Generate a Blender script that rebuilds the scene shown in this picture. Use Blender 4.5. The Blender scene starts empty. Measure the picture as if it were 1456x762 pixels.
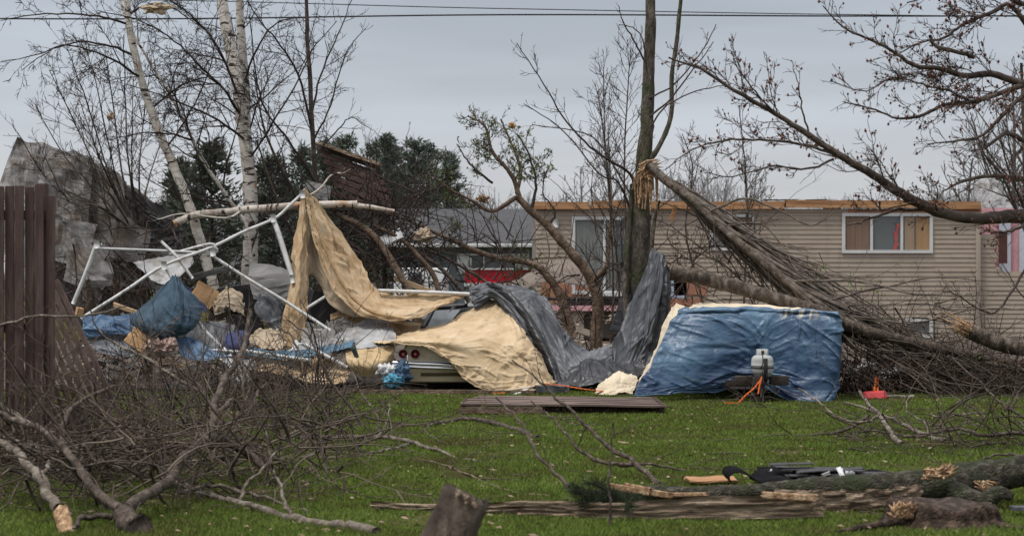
import bpy, math, random
import numpy as np
from mathutils import Vector, Matrix, noise
R = math.radians
F = 2600.0; HZ = 390.0; CX = 728.0; EYE = 1.8
scene = bpy.context.scene
# ---------------------------------------------------------------- camera
cam = bpy.data.cameras.new('camera'); camo = bpy.data.objects.new('camera', cam)
scene.collection.objects.link(camo); scene.camera = camo
camo.location = (0, 0, EYE); camo.rotation_euler = (R(90), 0, 0)
cam.sensor_width = 36; cam.lens = F / 1456 * 36; cam.shift_y = (HZ - 381) / 1456
cam.clip_end = 3000; cam.clip_start = .1
cam.dof.use_dof = True; cam.dof.focus_distance = 27; cam.dof.aperture_fstop = 3.4
# ---------------------------------------------------------------- sky and sun (overcast)
SUN_EL, SUN_AZ = 66, -55          # azimuth measured from straight behind the camera, negative = left
w = bpy.data.worlds.new('World'); scene.world = w; w.use_nodes = True
nt = w.node_tree; nt.nodes.clear(); N = nt.nodes.new; L = nt.links.new
sky = N('ShaderNodeTexSky'); sky.sky_type = 'NISHITA'; sky.sun_disc = False
sky.sun_elevation = R(SUN_EL); sky.sun_rotation = R(180 - SUN_AZ); sky.air_density = 1; sky.dust_density = 4
tc = N('ShaderNodeTexCoord'); sep = N('ShaderNodeSeparateXYZ'); L(tc.outputs['Generated'], sep.inputs[0])
mp = N('ShaderNodeMapping'); mp.inputs['Scale'].default_value = (1.2, 1.2, 9); L(tc.outputs['Generated'], mp.inputs[0])
nz = N('ShaderNodeTexNoise'); nz.inputs['Scale'].default_value = 2.2; nz.inputs['Detail'].default_value = 4; L(mp.outputs[0], nz.inputs[0])
cr = N('ShaderNodeValToRGB')     # cloud cover colour by height above the horizon
L(sep.outputs['Z'], cr.inputs[0])
e = cr.color_ramp.elements
e[0].position = 0; e[0].color = (.475, .487, .5, 1)
e[1].position = 1; e[1].color = (1.0, 1.02, 1.08, 1)
for p, c in ((.03, (.485, .495, .505)), (.075, (.415, .44, .475)), (.15, (.36, .398, .45)), (.35, (.5, .52, .57))):
    n_ = e.new(p); n_.color = (*c, 1)
cv = N('ShaderNodeMapRange'); cv.inputs[1].default_value = .35; cv.inputs[2].default_value = .65
cv.inputs[3].default_value = .87; cv.inputs[4].default_value = 1.12; L(nz.outputs[0], cv.inputs[0])
mul = N('ShaderNodeVectorMath'); mul.operation = 'SCALE'; L(cr.outputs[0], mul.inputs[0])
m10 = N('ShaderNodeMath'); m10.operation = 'MULTIPLY'; m10.inputs[1].default_value = 12.6; L(cv.outputs[0], m10.inputs[0])
L(m10.outputs[0], mul.inputs['Scale'])
mx = N('ShaderNodeMix'); mx.data_type = 'RGBA'; mx.inputs[0].default_value = .95
L(sky.outputs[0], mx.inputs[6]); L(mul.outputs[0], mx.inputs[7])
bg = N('ShaderNodeBackground'); bg.inputs['Strength'].default_value = .1; L(mx.outputs[2], bg.inputs[0])
ow = N('ShaderNodeOutputWorld'); L(bg.outputs[0], ow.inputs[0])
sun = bpy.data.lights.new('sun', 'SUN'); sun.energy = 2.5; sun.angle = R(12); sun.color = (1, .96, .9)
suno = bpy.data.objects.new('sun', sun); scene.collection.objects.link(suno)
suno.rotation_euler = (R(90 - SUN_EL), 0, R(SUN_AZ))
scene.view_settings.view_transform = 'Standard'; scene.view_settings.look = 'None'
scene.view_settings.exposure = 0.12; scene.view_settings.gamma = 1
scene.cycles.max_bounces = 5; scene.cycles.transparent_max_bounces = 12
# ---------------------------------------------------------------- helpers
def P(px, py, Y): return ((px - CX) * Y / F, Y, EYE + (HZ - py) * Y / F)
def GY(py): return EYE * F / (py - HZ)
def link(o): scene.collection.objects.link(o); return o
def tag(o, label=None, cat=None, group=None, kind=None):
    if label: o['label'] = label
    if cat: o['category'] = cat
    if group: o['group'] = group
    if kind: o['kind'] = kind
    return o
def empty(name, loc, label, cat, group=None):
    o = bpy.data.objects.new(name, None); o.location = loc; o.empty_display_size = .1
    link(o); return tag(o, label, cat, group)
def put(o, parent):
    """parent without moving"""
    if parent is not None:
        o.parent = parent
        o.matrix_parent_inverse = Matrix.Translation(-Vector(parent.location)) if parent.type == 'EMPTY' else parent.matrix_basis.inverted()
    return o
MATS = {}
def mat(name, cols, scale=5., stretch=(1, 1, 1), rough=.85, bump=.3, bs=None, detail=8, metallic=0., pos=None, spec=.3, dist=.02, trans=0, coord='Object', rot=(0,0,0), extra=None):
    if name in MATS: return MATS[name]
    m = bpy.data.materials.new(name); m.use_nodes = True; MATS[name] = m
    t = m.node_tree; b = t.nodes['Principled BSDF']
    N = t.nodes.new; L = t.links.new
    c = N('ShaderNodeTexCoord'); mp = N('ShaderNodeMapping'); mp.inputs['Scale'].default_value = stretch; mp.inputs['Rotation'].default_value = rot
    L(c.outputs[coord], mp.inputs[0])
    n = N('ShaderNodeTexNoise'); n.inputs['Scale'].default_value = scale; n.inputs['Detail'].default_value = detail; n.inputs['Roughness'].default_value = .62
    L(mp.outputs[0], n.inputs[0])
    r = N('ShaderNodeValToRGB'); e = r.color_ramp.elements
    k = len(cols); pos = pos or [.3 + .4 * i / max(1, k - 1) for i in range(k)]
    e[0].position = pos[0]; e[0].color = (*cols[0], 1)
    if k > 1: e[1].position = pos[-1]; e[1].color = (*cols[-1], 1)
    for i in range(1, k - 1):
        q = e.new(pos[i]); q.color = (*cols[i], 1)
    L(n.outputs[0], r.inputs[0]); L(r.outputs[0], b.inputs['Base Color'])
    b.inputs['Roughness'].default_value = rough; b.inputs['Metallic'].default_value = metallic
    b.inputs['Specular IOR Level'].default_value = spec
    if bump:
        n2 = N('ShaderNodeTexNoise'); n2.inputs['Scale'].default_value = bs or scale * 3; n2.inputs['Detail'].default_value = 6
        L(mp.outputs[0], n2.inputs[0])
        bp = N('ShaderNodeBump'); bp.inputs['Strength'].default_value = bump; bp.inputs['Distance'].default_value = dist
        L(n2.outputs[0], bp.inputs['Height']); L(bp.outputs[0], b.inputs['Normal'])
    if extra: extra(t, b, mp, r, n)
    if trans:
        tr = N('ShaderNodeBsdfTranslucent'); L(r.outputs[0], tr.inputs[0]); ms = N('ShaderNodeMixShader'); ms.inputs[0].default_value = trans
        L(b.outputs[0], ms.inputs[1]); L(tr.outputs[0], ms.inputs[2]); L(ms.outputs[0], t.nodes['Material Output'].inputs[0])
    return m
def overlay(col, scale, lo, hi, stretch=(1,1,1), coord='Object', zfade=None):
    """a second colour laid on in patches (moss, dirt, wear)"""
    def f(t, b, mp, r, n):
        N = t.nodes.new; L = t.links.new
        c = N('ShaderNodeTexCoord'); m2 = N('ShaderNodeMapping'); m2.inputs['Scale'].default_value = stretch; m2.inputs['Location'].default_value = (3.1, 7.7, 1.3)
        L(c.outputs[coord], m2.inputs[0]); n2 = N('ShaderNodeTexNoise'); n2.inputs['Scale'].default_value = scale; n2.inputs['Detail'].default_value = 7
        n2.inputs['Roughness'].default_value = .65
        L(m2.outputs[0], n2.inputs[0]); mr = N('ShaderNodeMapRange'); mr.inputs[1].default_value = lo; mr.inputs[2].default_value = hi
        L(n2.outputs[0], mr.inputs[0]); mx = N('ShaderNodeMix'); mx.data_type = 'RGBA'; L(mr.outputs[0], mx.inputs[0])
        L(r.outputs[0], mx.inputs[6]); mx.inputs[7].default_value = (*col, 1); L(mx.outputs[2], b.inputs['Base Color'])
    return f
# bark and wood
M_bark = mat('bark_grey', [(.02, .014, .01), (.078, .058, .044), (.19, .155, .125)], 12, (1, 1, .4), bump=1, dist=.04)
M_twig = mat('twig_brown', [(.03, .021, .016), (.085, .06, .047)], 4, bump=0)
M_twigd = mat('twig_dark', [(.022, .016, .013), (.06, .044, .036)], 4, bump=0)
M_limb = mat('bark_limb', [(.035, .024, .019), (.075, .055, .044), (.15, .12, .10)], 8, bump=.5)
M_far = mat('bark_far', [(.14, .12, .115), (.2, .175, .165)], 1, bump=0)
M_tan = mat('bark_tan', [(.05, .032, .021), (.14, .095, .065), (.24, .175, .13)], 8, bump=.9, dist=.03)
M_moss = mat('bark_mossy', [(.025, .019, .014), (.085, .07, .055), (.19, .165, .135)], 12, (1, 1, .35), bump=1, dist=.04, extra=overlay((.05, .06, .02), 2.4, .5, .66))
M_mosslog = mat('log_mossy', [(.01, .008, .006), (.045, .038, .026), (.15, .14, .105)], 20, (.75, 1, 1), bump=1, dist=.05, extra=overlay((.035, .045, .018), 4, .45, .62))
M_fresh = mat('wood_fresh', [(.1, .055, .03), (.36, .22, .12), (.62, .46, .3)], 22, (1, 1, 1), bump=.6, detail=4)
M_old = mat('wood_weathered', [(.05, .03, .018), (.24, .175, .12), (.5, .39, .28)], 6, (.5, 1, 5), bump=1, bs=18, dist=.04)
M_rot = mat('wood_rot', [(.014, .009, .006), (.05, .031, .021), (.15, .105, .075)], 14, bump=1, dist=.04)
M_orangewood = mat('plywood', [(.2, .095, .045), (.36, .19, .09), (.5, .3, .16)], 3, (.2, 1, 5), bump=.3)
M_lumber = mat('lumber', [(.38, .25, .14), (.56, .41, .26)], 3, (.3, 1, 5), bump=.2)
def birch_extra(sc):
  def f(t, b, mp, r, n):
      N = t.nodes.new; L = t.links.new
      c = N('ShaderNodeTexCoord'); m2 = N('ShaderNodeMapping'); m2.inputs['Scale'].default_value = sc; L(c.outputs['Object'], m2.inputs[0])
      v = N('ShaderNodeTexNoise'); v.inputs['Scale'].default_value = 2.0; v.inputs['Detail'].default_value = 5; L(m2.outputs[0], v.inputs[0])
      mr = N('ShaderNodeMapRange'); mr.inputs[1].default_value = .585; mr.inputs[2].default_value = .63; L(v.outputs[0], mr.inputs[0])
      mx = N('ShaderNodeMix'); mx.data_type = 'RGBA'; L(mr.outputs[0], mx.inputs[0]); L(r.outputs[0], mx.inputs[6]); mx.inputs[7].default_value = (.05, .035, .028, 1)
      v2 = N('ShaderNodeTexNoise'); v2.inputs['Scale'].default_value = 2.6; v2.inputs['Detail'].default_value = 3; L(c.outputs['Object'], v2.inputs[0])
      m3 = N('ShaderNodeMapRange'); m3.inputs[1].default_value = .6; m3.inputs[2].default_value = .7; L(v2.outputs[0], m3.inputs[0])
      mx2 = N('ShaderNodeMix'); mx2.data_type = 'RGBA'; L(m3.outputs[0], mx2.inputs[0]); mx2.inputs[7].default_value = (.4, .25, .16, 1)
      L(r.outputs[0], mx2.inputs[6]); L(mx2.outputs[2], mx.inputs[6]); L(mx.outputs[2], b.inputs['Base Color'])
  return f
M_birch = mat('bark_birch', [(.36, .31, .26), (.58, .53, .47), (.72, .68, .62)], 6, (1, 1, 3), bump=.3, extra=birch_extra((2.2, 2.2, 7.5)))
M_birchh = mat('bark_birch_lying', [(.3, .24, .19), (.5, .44, .38), (.62, .57, .51)], 6, (3, 1, 1), bump=.3, extra=birch_extra((8, 2.2, 2.2)))
# cloth and plastics
def weave(t, b, mp, r, n): pass
M_tancloth = mat('canvas_tan', [(.32, .2, .1), (.5, .36, .215), (.62, .5, .35)], 2.6, bump=.5, bs=14, dist=.02, rough=.8, trans=.18)
M_tanlight = mat('canvas_lining', [(.46, .36, .25), (.58, .48, .36)], 2, bump=.2, bs=9, trans=.2)
M_cover = mat('car_cover_cloth', [(.35, .25, .145), (.48, .36, .22), (.56, .445, .3)], 2.4, bump=.5, bs=12, dist=.02, extra=overlay((.3, .22, .14), 3, .58, .75), rough=.85)
M_cream = mat('cream_cloth', [(.5, .42, .3), (.66, .57, .43)], 3, bump=.3)
M_black = mat('black_film', [(.012, .012, .014), (.03, .03, .034)], 4, bump=.4, rough=.42, spec=.5)
M_grey = mat('grey_tarp', [(.022, .024, .028), (.06, .064, .073), (.145, .152, .165)], 2.4, (1, 1, .5), bump=.5, bs=12, rough=.5, spec=.5, dist=.03)
M_greylight = mat('pale_sheeting', [(.2, .2, .2), (.36, .36, .36), (.5, .5, .5)], 3, bump=.5, bs=12, rough=.55, trans=.15, extra=overlay((.2, .165, .13), 3.5, .5, .68))
def tarp_extra(t, b, mp, r, n):
    N = t.nodes.new; L = t.links.new
    uv = N('ShaderNodeTexCoord'); s = N('ShaderNodeSeparateXYZ'); L(uv.outputs['UV'], s.inputs[0])
    # pale scuffs worn through the blue coating, tan canvas showing at the top and a long pale tape line
    n2 = N('ShaderNodeTexNoise'); n2.inputs['Scale'].default_value = 9; n2.inputs['Detail'].default_value = 8
    m2 = N('ShaderNodeMapping'); m2.inputs['Scale'].default_value = (1, 4, 1); L(uv.outputs['UV'], m2.inputs[0]); L(m2.outputs[0], n2.inputs[0])
    mr = N('ShaderNodeMapRange'); mr.inputs[1].default_value = .54; mr.inputs[2].default_value = .75; mr.inputs[4].default_value = .55; L(n2.outputs[0], mr.inputs[0])
    mx = N('ShaderNodeMix'); mx.data_type = 'RGBA'; L(mr.outputs[0], mx.inputs[0]); L(r.outputs[0], mx.inputs[6]); mx.inputs[7].default_value = (.2, .29, .37, 1)
    def band(sock, a, bb, soft=.015):
        x = N('ShaderNodeMapRange'); x.inputs[1].default_value = a - soft; x.inputs[2].default_value = a + soft; L(sock, x.inputs[0])
        y = N('ShaderNodeMapRange'); y.inputs[1].default_value = bb - soft; y.inputs[2].default_value = bb + soft; y.inputs[3].default_value = 1; y.inputs[4].default_value = 0; L(sock, y.inputs[0])
        z = N('ShaderNodeMath'); z.operation = 'MULTIPLY'; L(x.outputs[0], z.inputs[0]); L(y.outputs[0], z.inputs[1]); return z.outputs[0]
    def both(a, b_):
        z = N('ShaderNodeMath'); z.operation = 'MULTIPLY'; L(a, z.inputs[0]); L(b_, z.inputs[1]); return z.outputs[0]
    hole = both(band(s.outputs['X'], .47, .65, .02), band(s.outputs['Y'], .24, .36, .02))
    n3 = N('ShaderNodeTexNoise'); n3.inputs['Scale'].default_value = 6; n3.inputs['Detail'].default_value = 3
    m3 = N('ShaderNodeMapping'); m3.inputs['Scale'].default_value = (6, .6, 1); L(uv.outputs['UV'], m3.inputs[0]); L(m3.outputs[0], n3.inputs[0])
    t3 = N('ShaderNodeMapRange'); t3.inputs[1].default_value = .48; t3.inputs[2].default_value = .56; L(n3.outputs[0], t3.inputs[0])
    hole = both(hole, t3.outputs[0])
    mh = N('ShaderNodeMix'); mh.data_type = 'RGBA'; L(hole, mh.inputs[0]); L(mx.outputs[2], mh.inputs[6]); mh.inputs[7].default_value = (.42, .34, .22, 1)
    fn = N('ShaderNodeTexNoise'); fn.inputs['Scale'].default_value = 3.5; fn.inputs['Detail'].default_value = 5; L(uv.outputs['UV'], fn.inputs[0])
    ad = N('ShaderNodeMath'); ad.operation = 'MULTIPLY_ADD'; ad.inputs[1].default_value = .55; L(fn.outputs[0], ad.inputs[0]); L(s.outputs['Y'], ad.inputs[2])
    fr = N('ShaderNodeMapRange'); fr.inputs[1].default_value = .52; fr.inputs[2].default_value = .85; fr.inputs[3].default_value = .42; fr.inputs[4].default_value = 0; L(ad.outputs[0], fr.inputs[0])  # lit top and shaded foot painted into the tarp colour, along with sun fading
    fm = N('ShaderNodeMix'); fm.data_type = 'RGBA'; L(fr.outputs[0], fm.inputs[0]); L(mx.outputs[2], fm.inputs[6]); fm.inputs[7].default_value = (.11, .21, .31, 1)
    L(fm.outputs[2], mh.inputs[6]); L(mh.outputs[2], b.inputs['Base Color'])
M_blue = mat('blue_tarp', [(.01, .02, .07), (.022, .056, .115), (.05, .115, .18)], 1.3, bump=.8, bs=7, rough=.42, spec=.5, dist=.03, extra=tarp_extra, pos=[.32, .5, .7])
M_bluecloth = mat('blue_cloth', [(.025, .042, .062), (.04, .07, .1), (.065, .1, .135)], 4, bump=.5)
M_bluesheet = mat('blue_sheet', [(.025, .05, .095), (.05, .1, .175), (.12, .2, .3)], 4, bump=.5, rough=.5)
M_navy = mat('navy_cloth', [(.02, .025, .07), (.05, .06, .14)], 3, bump=.3)
M_white = mat('white_plastic', [(.5, .5, .5), (.68, .68, .68)], 4, bump=.1, rough=.5)
M_pipe = mat('white_pipe', [(.42, .415, .4), (.62, .62, .61)], 6, bump=.08, rough=.45, spec=.5, extra=overlay((.22, .18, .14), 7, .54, .7))
M_metal = mat('grey_metal', [(.055, .05, .045), (.115, .108, .102), (.2, .195, .19)], 2.2, (1, 1, 1.6), bump=.6, bs=5, rough=.55, metallic=.15, dist=.05, extra=overlay((.08, .06, .045), 2.5, .5, .62))
M_darkmetal = mat('dark_sheet', [(.02, .02, .022), (.06, .058, .058)], 2, bump=.2, rough=.6)
M_greysiding = mat('grey_sheet', [(.06, .053, .048), (.12, .11, .1), (.19, .18, .17)], 2.5, bump=.6, bs=6, rough=.7, extra=overlay((.09, .065, .045), 2.5, .5, .65))
M_brownfence = mat('fence_brown', [(.04, .024, .021), (.075, .048, .041), (.11, .078, .068)], 4, (3, 3, .35), bump=.7, extra=overlay((.15, .12, .105), 3, .56, .8, (4, 4, .5)))
M_deck = mat('deck_brown', [(.028, .014, .011), (.055, .031, .025), (.085, .05, .041)], 3, (.4, 3, 3), bump=.3)
M_deckgrey = mat('deck_worn', [(.11, .075, .062), (.18, .135, .115)], 4, (.4, 3, 3), bump=.3)
M_siding = mat('siding_vinyl', [(.3, .242, .186), (.365, .303, .24)], 1.2, (1, 1, 3), bump=.05, bs=3, rough=.6, extra=overlay((.2, .155, .12), 1.6, .55, .8, (1, 1, .35)))
M_wframe = mat('window_white', [(.5, .5, .49), (.62, .62, .61)], 2, bump=0, rough=.5)
M_glass = mat('window_glass', [(.07, .08, .085), (.12, .13, .13)], .7, bump=0, rough=.12, spec=.7)
M_curtain = mat('curtain_brown', [(.16, .1, .07), (.22, .15, .11)], 3, (5, 1, .2), bump=.2)
M_curtgrey = mat('curtain_grey', [(.13, .14, .13), (.2, .21, .2)], 3, (5, 1, .2), bump=.2)
M_pink = mat('insulation_pink', [(.5, .25, .27), (.62, .36, .38)], 4, bump=.5)
M_brick = mat('sheathing_orange', [(.26, .12, .075), (.36, .18, .11)], 3, bump=.2)
M_red = mat('red_panel', [(.45, .006, .018), (.55, .012, .03)], 2, bump=0, rough=.45)
M_redp = mat('red_plastic', [(.4, .03, .035), (.5, .06, .06)], 5, bump=.1, rough=.5)
M_orange = mat('orange_strap', [(.55, .1, .02), (.7, .17, .04)], 6, bump=.2)
M_shingle = mat('shingle_grey', [(.045, .045, .048), (.085, .085, .09)], 6, (1, 1, 2.5), bump=.5)
M_hwall = mat('blue_grey_wall', [(.11, .13, .14), (.14, .165, .18)], 1, bump=0)
M_cream2 = mat('car_cream', [(.6, .5, .32), (.68, .58, .39)], 2.5, bump=.02, rough=.3, spec=.6, extra=overlay((.22, .17, .09), 7, .6, .8))
M_chrome = mat('chrome', [(.5, .5, .5), (.62, .62, .62)], 3, bump=0, rough=.16, metallic=1)
M_lamp = mat('red_lens', [(.09, .004, .006), (.14, .008, .01)], 5, bump=0, rough=.15, spec=.8)
M_rubber = mat('rubber', [(.012, .012, .012), (.022, .022, .022)], 9, bump=.2)
M_tank = mat('tank_grey', [(.3, .305, .3), (.43, .435, .425)], 5, bump=.1, rough=.5, extra=overlay((.22, .14, .09), 8, .63, .75))
M_leaf = mat('bud_green', [(.09, .13, .03), (.17, .2, .06)], 5, bump=0, trans=.3)
M_bud = mat('bud_red', [(.09, .03, .022), (.16, .06, .04)], 5, bump=0)
M_needle = mat('needles', [(.05, .06, .045), (.09, .105, .075)], .8, bump=0, trans=.1)  # needle colour lightened to carry the distance haze
M_needle2 = mat('needles_pine', [(.075, .095, .072), (.12, .142, .108)], .5, bump=0, trans=.1)  # paler still: haze of the farther evergreens put into their colour
M_dirt = mat('dirt', [(.03, .022, .016), (.075, .055, .04), (.13, .1, .075)], 3, bump=.8, dist=.05)
M_stone = mat('concrete', [(.16, .14, .125), (.28, .26, .24)], 8, bump=.6)
# ---- geometry accumulator
class Geo:
    def __init__(s): s.v = []; s.f = []; s.n = 0; s.lines = {}
    def add(s, verts, faces):
        s.v.append(np.asarray(verts, float).reshape(-1, 3)); b = s.n; s.n += len(s.v[-1])
        s.f.extend([tuple(i + b for i in f) for f in faces])
    def line(s, pts, rad, sides=3):
        s.lines.setdefault((len(pts), sides), []).append((pts, rad))
    def box(s, c, d, rot=None):
        c = Vector(c); h = [x / 2 for x in d]; vs = []
        for i in (-1, 1):
            for j in (-1, 1):
                for k in (-1, 1):
                    p = Vector((i * h[0], j * h[1], k * h[2]))
                    if rot is not None: p = rot @ p
                    vs.append(tuple(c + p))
        s.add(vs, [(0, 1, 3, 2), (4, 6, 7, 5), (0, 4, 5, 1), (2, 3, 7, 6), (0, 2, 6, 4), (1, 5, 7, 3)])
    def build(s, name, m, parent=None, smooth=True, bevel=0, loc=None):
        quads = []; 
        for (n, k), L_ in s.lines.items():
            A = np.array([l[0] for l in L_], float); Rr = np.array([l[1] for l in L_], float); q = len(L_)
            T = np.gradient(A, axis=1); T /= np.linalg.norm(T, axis=2, keepdims=True) + 1e-9
            m0 = A[:, -1] - A[:, 0]; ref = np.zeros_like(m0); ref[np.arange(q), np.argmin(abs(m0), axis=1)] = 1
            U = np.cross(T, ref[:, None, :]); U /= np.linalg.norm(U, axis=2, keepdims=True) + 1e-9; V = np.cross(T, U)
            ang = np.arange(k) * 2 * np.pi / k
            ring = A[:, :, None, :] + Rr[:, :, None, None] * (np.cos(ang)[None, None, :, None] * U[:, :, None, :] + np.sin(ang)[None, None, :, None] * V[:, :, None, :])
            if k > 6:
                wv = ring.reshape(-1, 3); ctr = np.repeat(A.reshape(-1, 3), k, axis=0)
                d = np.array([noise.noise(Vector(p) * 5) + .6 * noise.noise(Vector(p) * 14) + .5 * noise.noise(Vector(p) * 32) for p in wv])
                wv = ctr + (wv - ctr) * (1 + .16 * d)[:, None]; ring = wv.reshape(ring.shape)
            base = s.n; s.v.append(ring.reshape(-1, 3)); s.n += q * n * k
            idx = base + np.arange(q * n * k).reshape(q, n, k); a = idx[:, :-1]; b = idx[:, 1:]
            a2 = np.roll(a, -1, axis=2); b2 = np.roll(b, -1, axis=2)
            quads.append(np.stack([a, a2, b2, b], -1).reshape(-1, 4))
            if k > 4:
                for ii in range(q): s.f.append(tuple(idx[ii, 0])); s.f.append(tuple(idx[ii, -1][::-1]))
        if not s.v: print('EMPTY', name); return None
        V = np.concatenate(s.v)
        loops = [np.concatenate([x.reshape(-1) for x in quads])] if quads else []
        cnt = [np.full(sum(len(x) for x in quads), 4)] if quads else []
        if s.f:
            loops.append(np.fromiter((i for f in s.f for i in f), int)); cnt.append(np.array([len(f) for f in s.f]))
        return mesh_np(name, V, np.concatenate(loops), np.concatenate(cnt), m, parent, smooth, bevel, loc)
def mesh_np(name, V, loops, cnt, m, parent=None, smooth=True, bevel=0, loc=None):
    if loc is None: loc = Vector(parent.location) if parent is not None else Vector(((V[:, 0].min() + V[:, 0].max()) / 2, (V[:, 1].min() + V[:, 1].max()) / 2, V[:, 2].min()))
    loc = Vector(loc)
    me = bpy.data.meshes.new(name); me.vertices.add(len(V)); me.vertices.foreach_set('co', (V - np.array(loc)).astype(np.float32).ravel())
    me.loops.add(len(loops)); me.loops.foreach_set('vertex_index', loops.astype(np.int32))
    st = np.concatenate([[0], np.cumsum(cnt)[:-1]]); me.polygons.add(len(cnt)); me.polygons.foreach_set('loop_start', st.astype(np.int32))
    me.polygons.foreach_set('loop_total', cnt.astype(np.int32))
    me.update(calc_edges=True); me.validate()
    me.polygons.foreach_set('use_smooth', [smooth] * len(me.polygons)); me.materials.append(m)
    o = link(bpy.data.objects.new(name, me))
    if parent is None: o.location = loc
    else:
        o.parent = parent
        if parent.type != 'EMPTY': pass
    if bevel:
        b = o.modifiers.new('bevel', 'BEVEL'); b.width = bevel; b.segments = 2; b.limit_method = 'ANGLE'
    return o
def newobj(geo, name, m, parent=None, **k): return geo.build(name, m, parent, **k)
# mesh children keep the parent's local frame: for a mesh parent its origin is parent.location
# ---- curves
def catmull(pts, m):
    A = np.asarray(pts, float); n = len(A)
    if n == 2: return A[0] + (A[1] - A[0]) * np.linspace(0, 1, m).reshape(-1, *([1] * (A.ndim - 1)))
    E = np.concatenate([[2 * A[0] - A[1]], A, [2 * A[-1] - A[-2]]])
    t = np.linspace(0, n - 1 - 1e-9, m); i = t.astype(int); f = (t - i).reshape(-1, *([1] * (A.ndim - 1)))
    p0, p1, p2, p3 = E[i], E[i + 1], E[i + 2], E[i + 3]
    return .5 * (2 * p1 + (p2 - p0) * f + (2 * p0 - 5 * p1 + 4 * p2 - p3) * f ** 2 + (3 * p1 - p0 - 3 * p2 + p3) * f ** 3)
def gpath(g, m=None):
    A = np.array([P(*q[:3]) for q in g]); return catmull(A, m or max(6, len(A) * 4))
def rdir(rng):
    z = rng.uniform(-1, 1); a = rng.uniform(0, 6.2832); r = math.sqrt(1 - z * z); return (r * math.cos(a), r * math.sin(a), z)
def walk(p, d, L_, n, rng, wob, bias):
    pts = [p]; s = L_ / n; x, y, z = p; dx, dy, dz = d
    for _ in range(n):
        a, b, c = rdir(rng); dx += a * wob + bias[0]; dy += b * wob + bias[1]; dz += c * wob + bias[2]
        m_ = math.sqrt(dx * dx + dy * dy + dz * dz) + 1e-9; dx /= m_; dy /= m_; dz /= m_
        x += dx * s; y += dy * s; z += dz * s
        pts.append((x, y, z))
    return pts
ENDS = []
def sprout(geo, pts, rad, rng, lvl, dens, ratio=.5, bias=(0, 0, .05), ang=(.5, 1.1), wob=.18, t0=.12, rmin=.0038, maxlen=9, floor=None, ends=None, per=6, flat=1):
    """side branches along a polyline, recursively"""
    pts = [tuple(p) for p in pts]; n = len(pts)
    seg = [math.dist(pts[i], pts[i + 1]) for i in range(n - 1)]; tot = sum(seg)
    k = int(tot * dens + rng.random())
    k = min(k, 140)
    for _ in range(k):
        t = t0 + (1 - t0) * rng.random() ** .8; q = t * (n - 1); i = min(int(q), n - 2); f = q - i
        a, b = pts[i], pts[i + 1]; p = tuple(a[j] + (b[j] - a[j]) * f for j in range(3))
        d = [b[j] - a[j] for j in range(3)]; m_ = math.sqrt(sum(x * x for x in d)) + 1e-9; d = [x / m_ for x in d]
        r = rad[i] + (rad[i + 1] - rad[i]) * f
        u = rdir(rng); dot = sum(u[j] * d[j] for j in range(3)); u = [u[j] - dot * d[j] for j in range(3)]
        if flat != 1: u[2] *= flat
        m_ = math.sqrt(sum(x * x for x in u)) + 1e-9; an = rng.uniform(*ang); ca, sa = math.cos(an), math.sin(an)
        d2 = tuple(d[j] * ca + u[j] / m_ * sa for j in range(3))
        L_ = min(maxlen, tot * ratio * rng.uniform(.4, 1.15) * (1.15 - .75 * t))
        if L_ < .05: continue
        r2 = max(rmin, min(r * .55, L_ * .012))
        ns = per if lvl > 1 else max(3, per - 2)
        w_ = walk(p, d2, L_, ns, rng, wob, bias)
        if floor is not None: w_ = [(x, y, max(z, floor + .01)) for x, y, z in w_]
        rr = [r2 + (max(rmin * .6, r2 * .25) - r2) * j / ns for j in range(ns + 1)]
        geo.line(w_, rr, 5 if r2 > .02 else (4 if r2 > .01 else 3))
        if ends is not None and lvl <= 2:
            ends.append(w_[-1]); ends.append(w_[-2])
        if lvl > 1: sprout(geo, w_, rr, rng, lvl - 1, dens * (1.9 if lvl == 3 else 1.7), max(ratio, .5), bias, ang, wob, .15, rmin, maxlen, floor, ends, per, flat)
def guide(geo, g, w0, w1, sides=8, m=None, jit=.0, rng=None, wend=None):
    """main stem through (px, py, Y) points; widths in photo pixels at its depth -> returns points, radii"""
    pts = gpath(g, m); n = len(pts)
    rad = [(w0 + (w1 - w0) * i / (n - 1)) / 2 * pts[i][1] / F for i in range(n)]
    if jit and rng:
        for i in range(1, n): pts[i] = pts[i] + np.array(rdir(rng)) * jit
    geo.line([tuple(p) for p in pts], rad, sides)
    return pts, rad
def blobs(geo, pts, size, rng):
    o = np.array([(1, 0, 0), (0, 1, 0), (-1, 0, 0), (0, -1, 0), (0, 0, 1.7), (0, 0, -1.2)])
    fs = [(0, 1, 4), (1, 2, 4), (2, 3, 4), (3, 0, 4), (1, 0, 5), (2, 1, 5), (3, 2, 5), (0, 3, 5)]
    for p in pts: geo.add(np.array(p) + o * size * rng.uniform(.6, 1.3), fs)
def leaves(geo, pts, size, rng, n=1, spread=.05):
    for p in pts:
        for _ in range(n):
            c = np.array(p) + np.array(rdir(rng)) * spread * rng.random(); a = np.array(rdir(rng)); b = np.cross(a, rdir(rng)); b /= np.linalg.norm(b) + 1e-9
            s = size * rng.uniform(.6, 1.4)
            geo.add([c - a * s, c + b * s * .4, c + a * s, c - b * s * .4], [(0, 1, 2, 3)])
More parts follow.
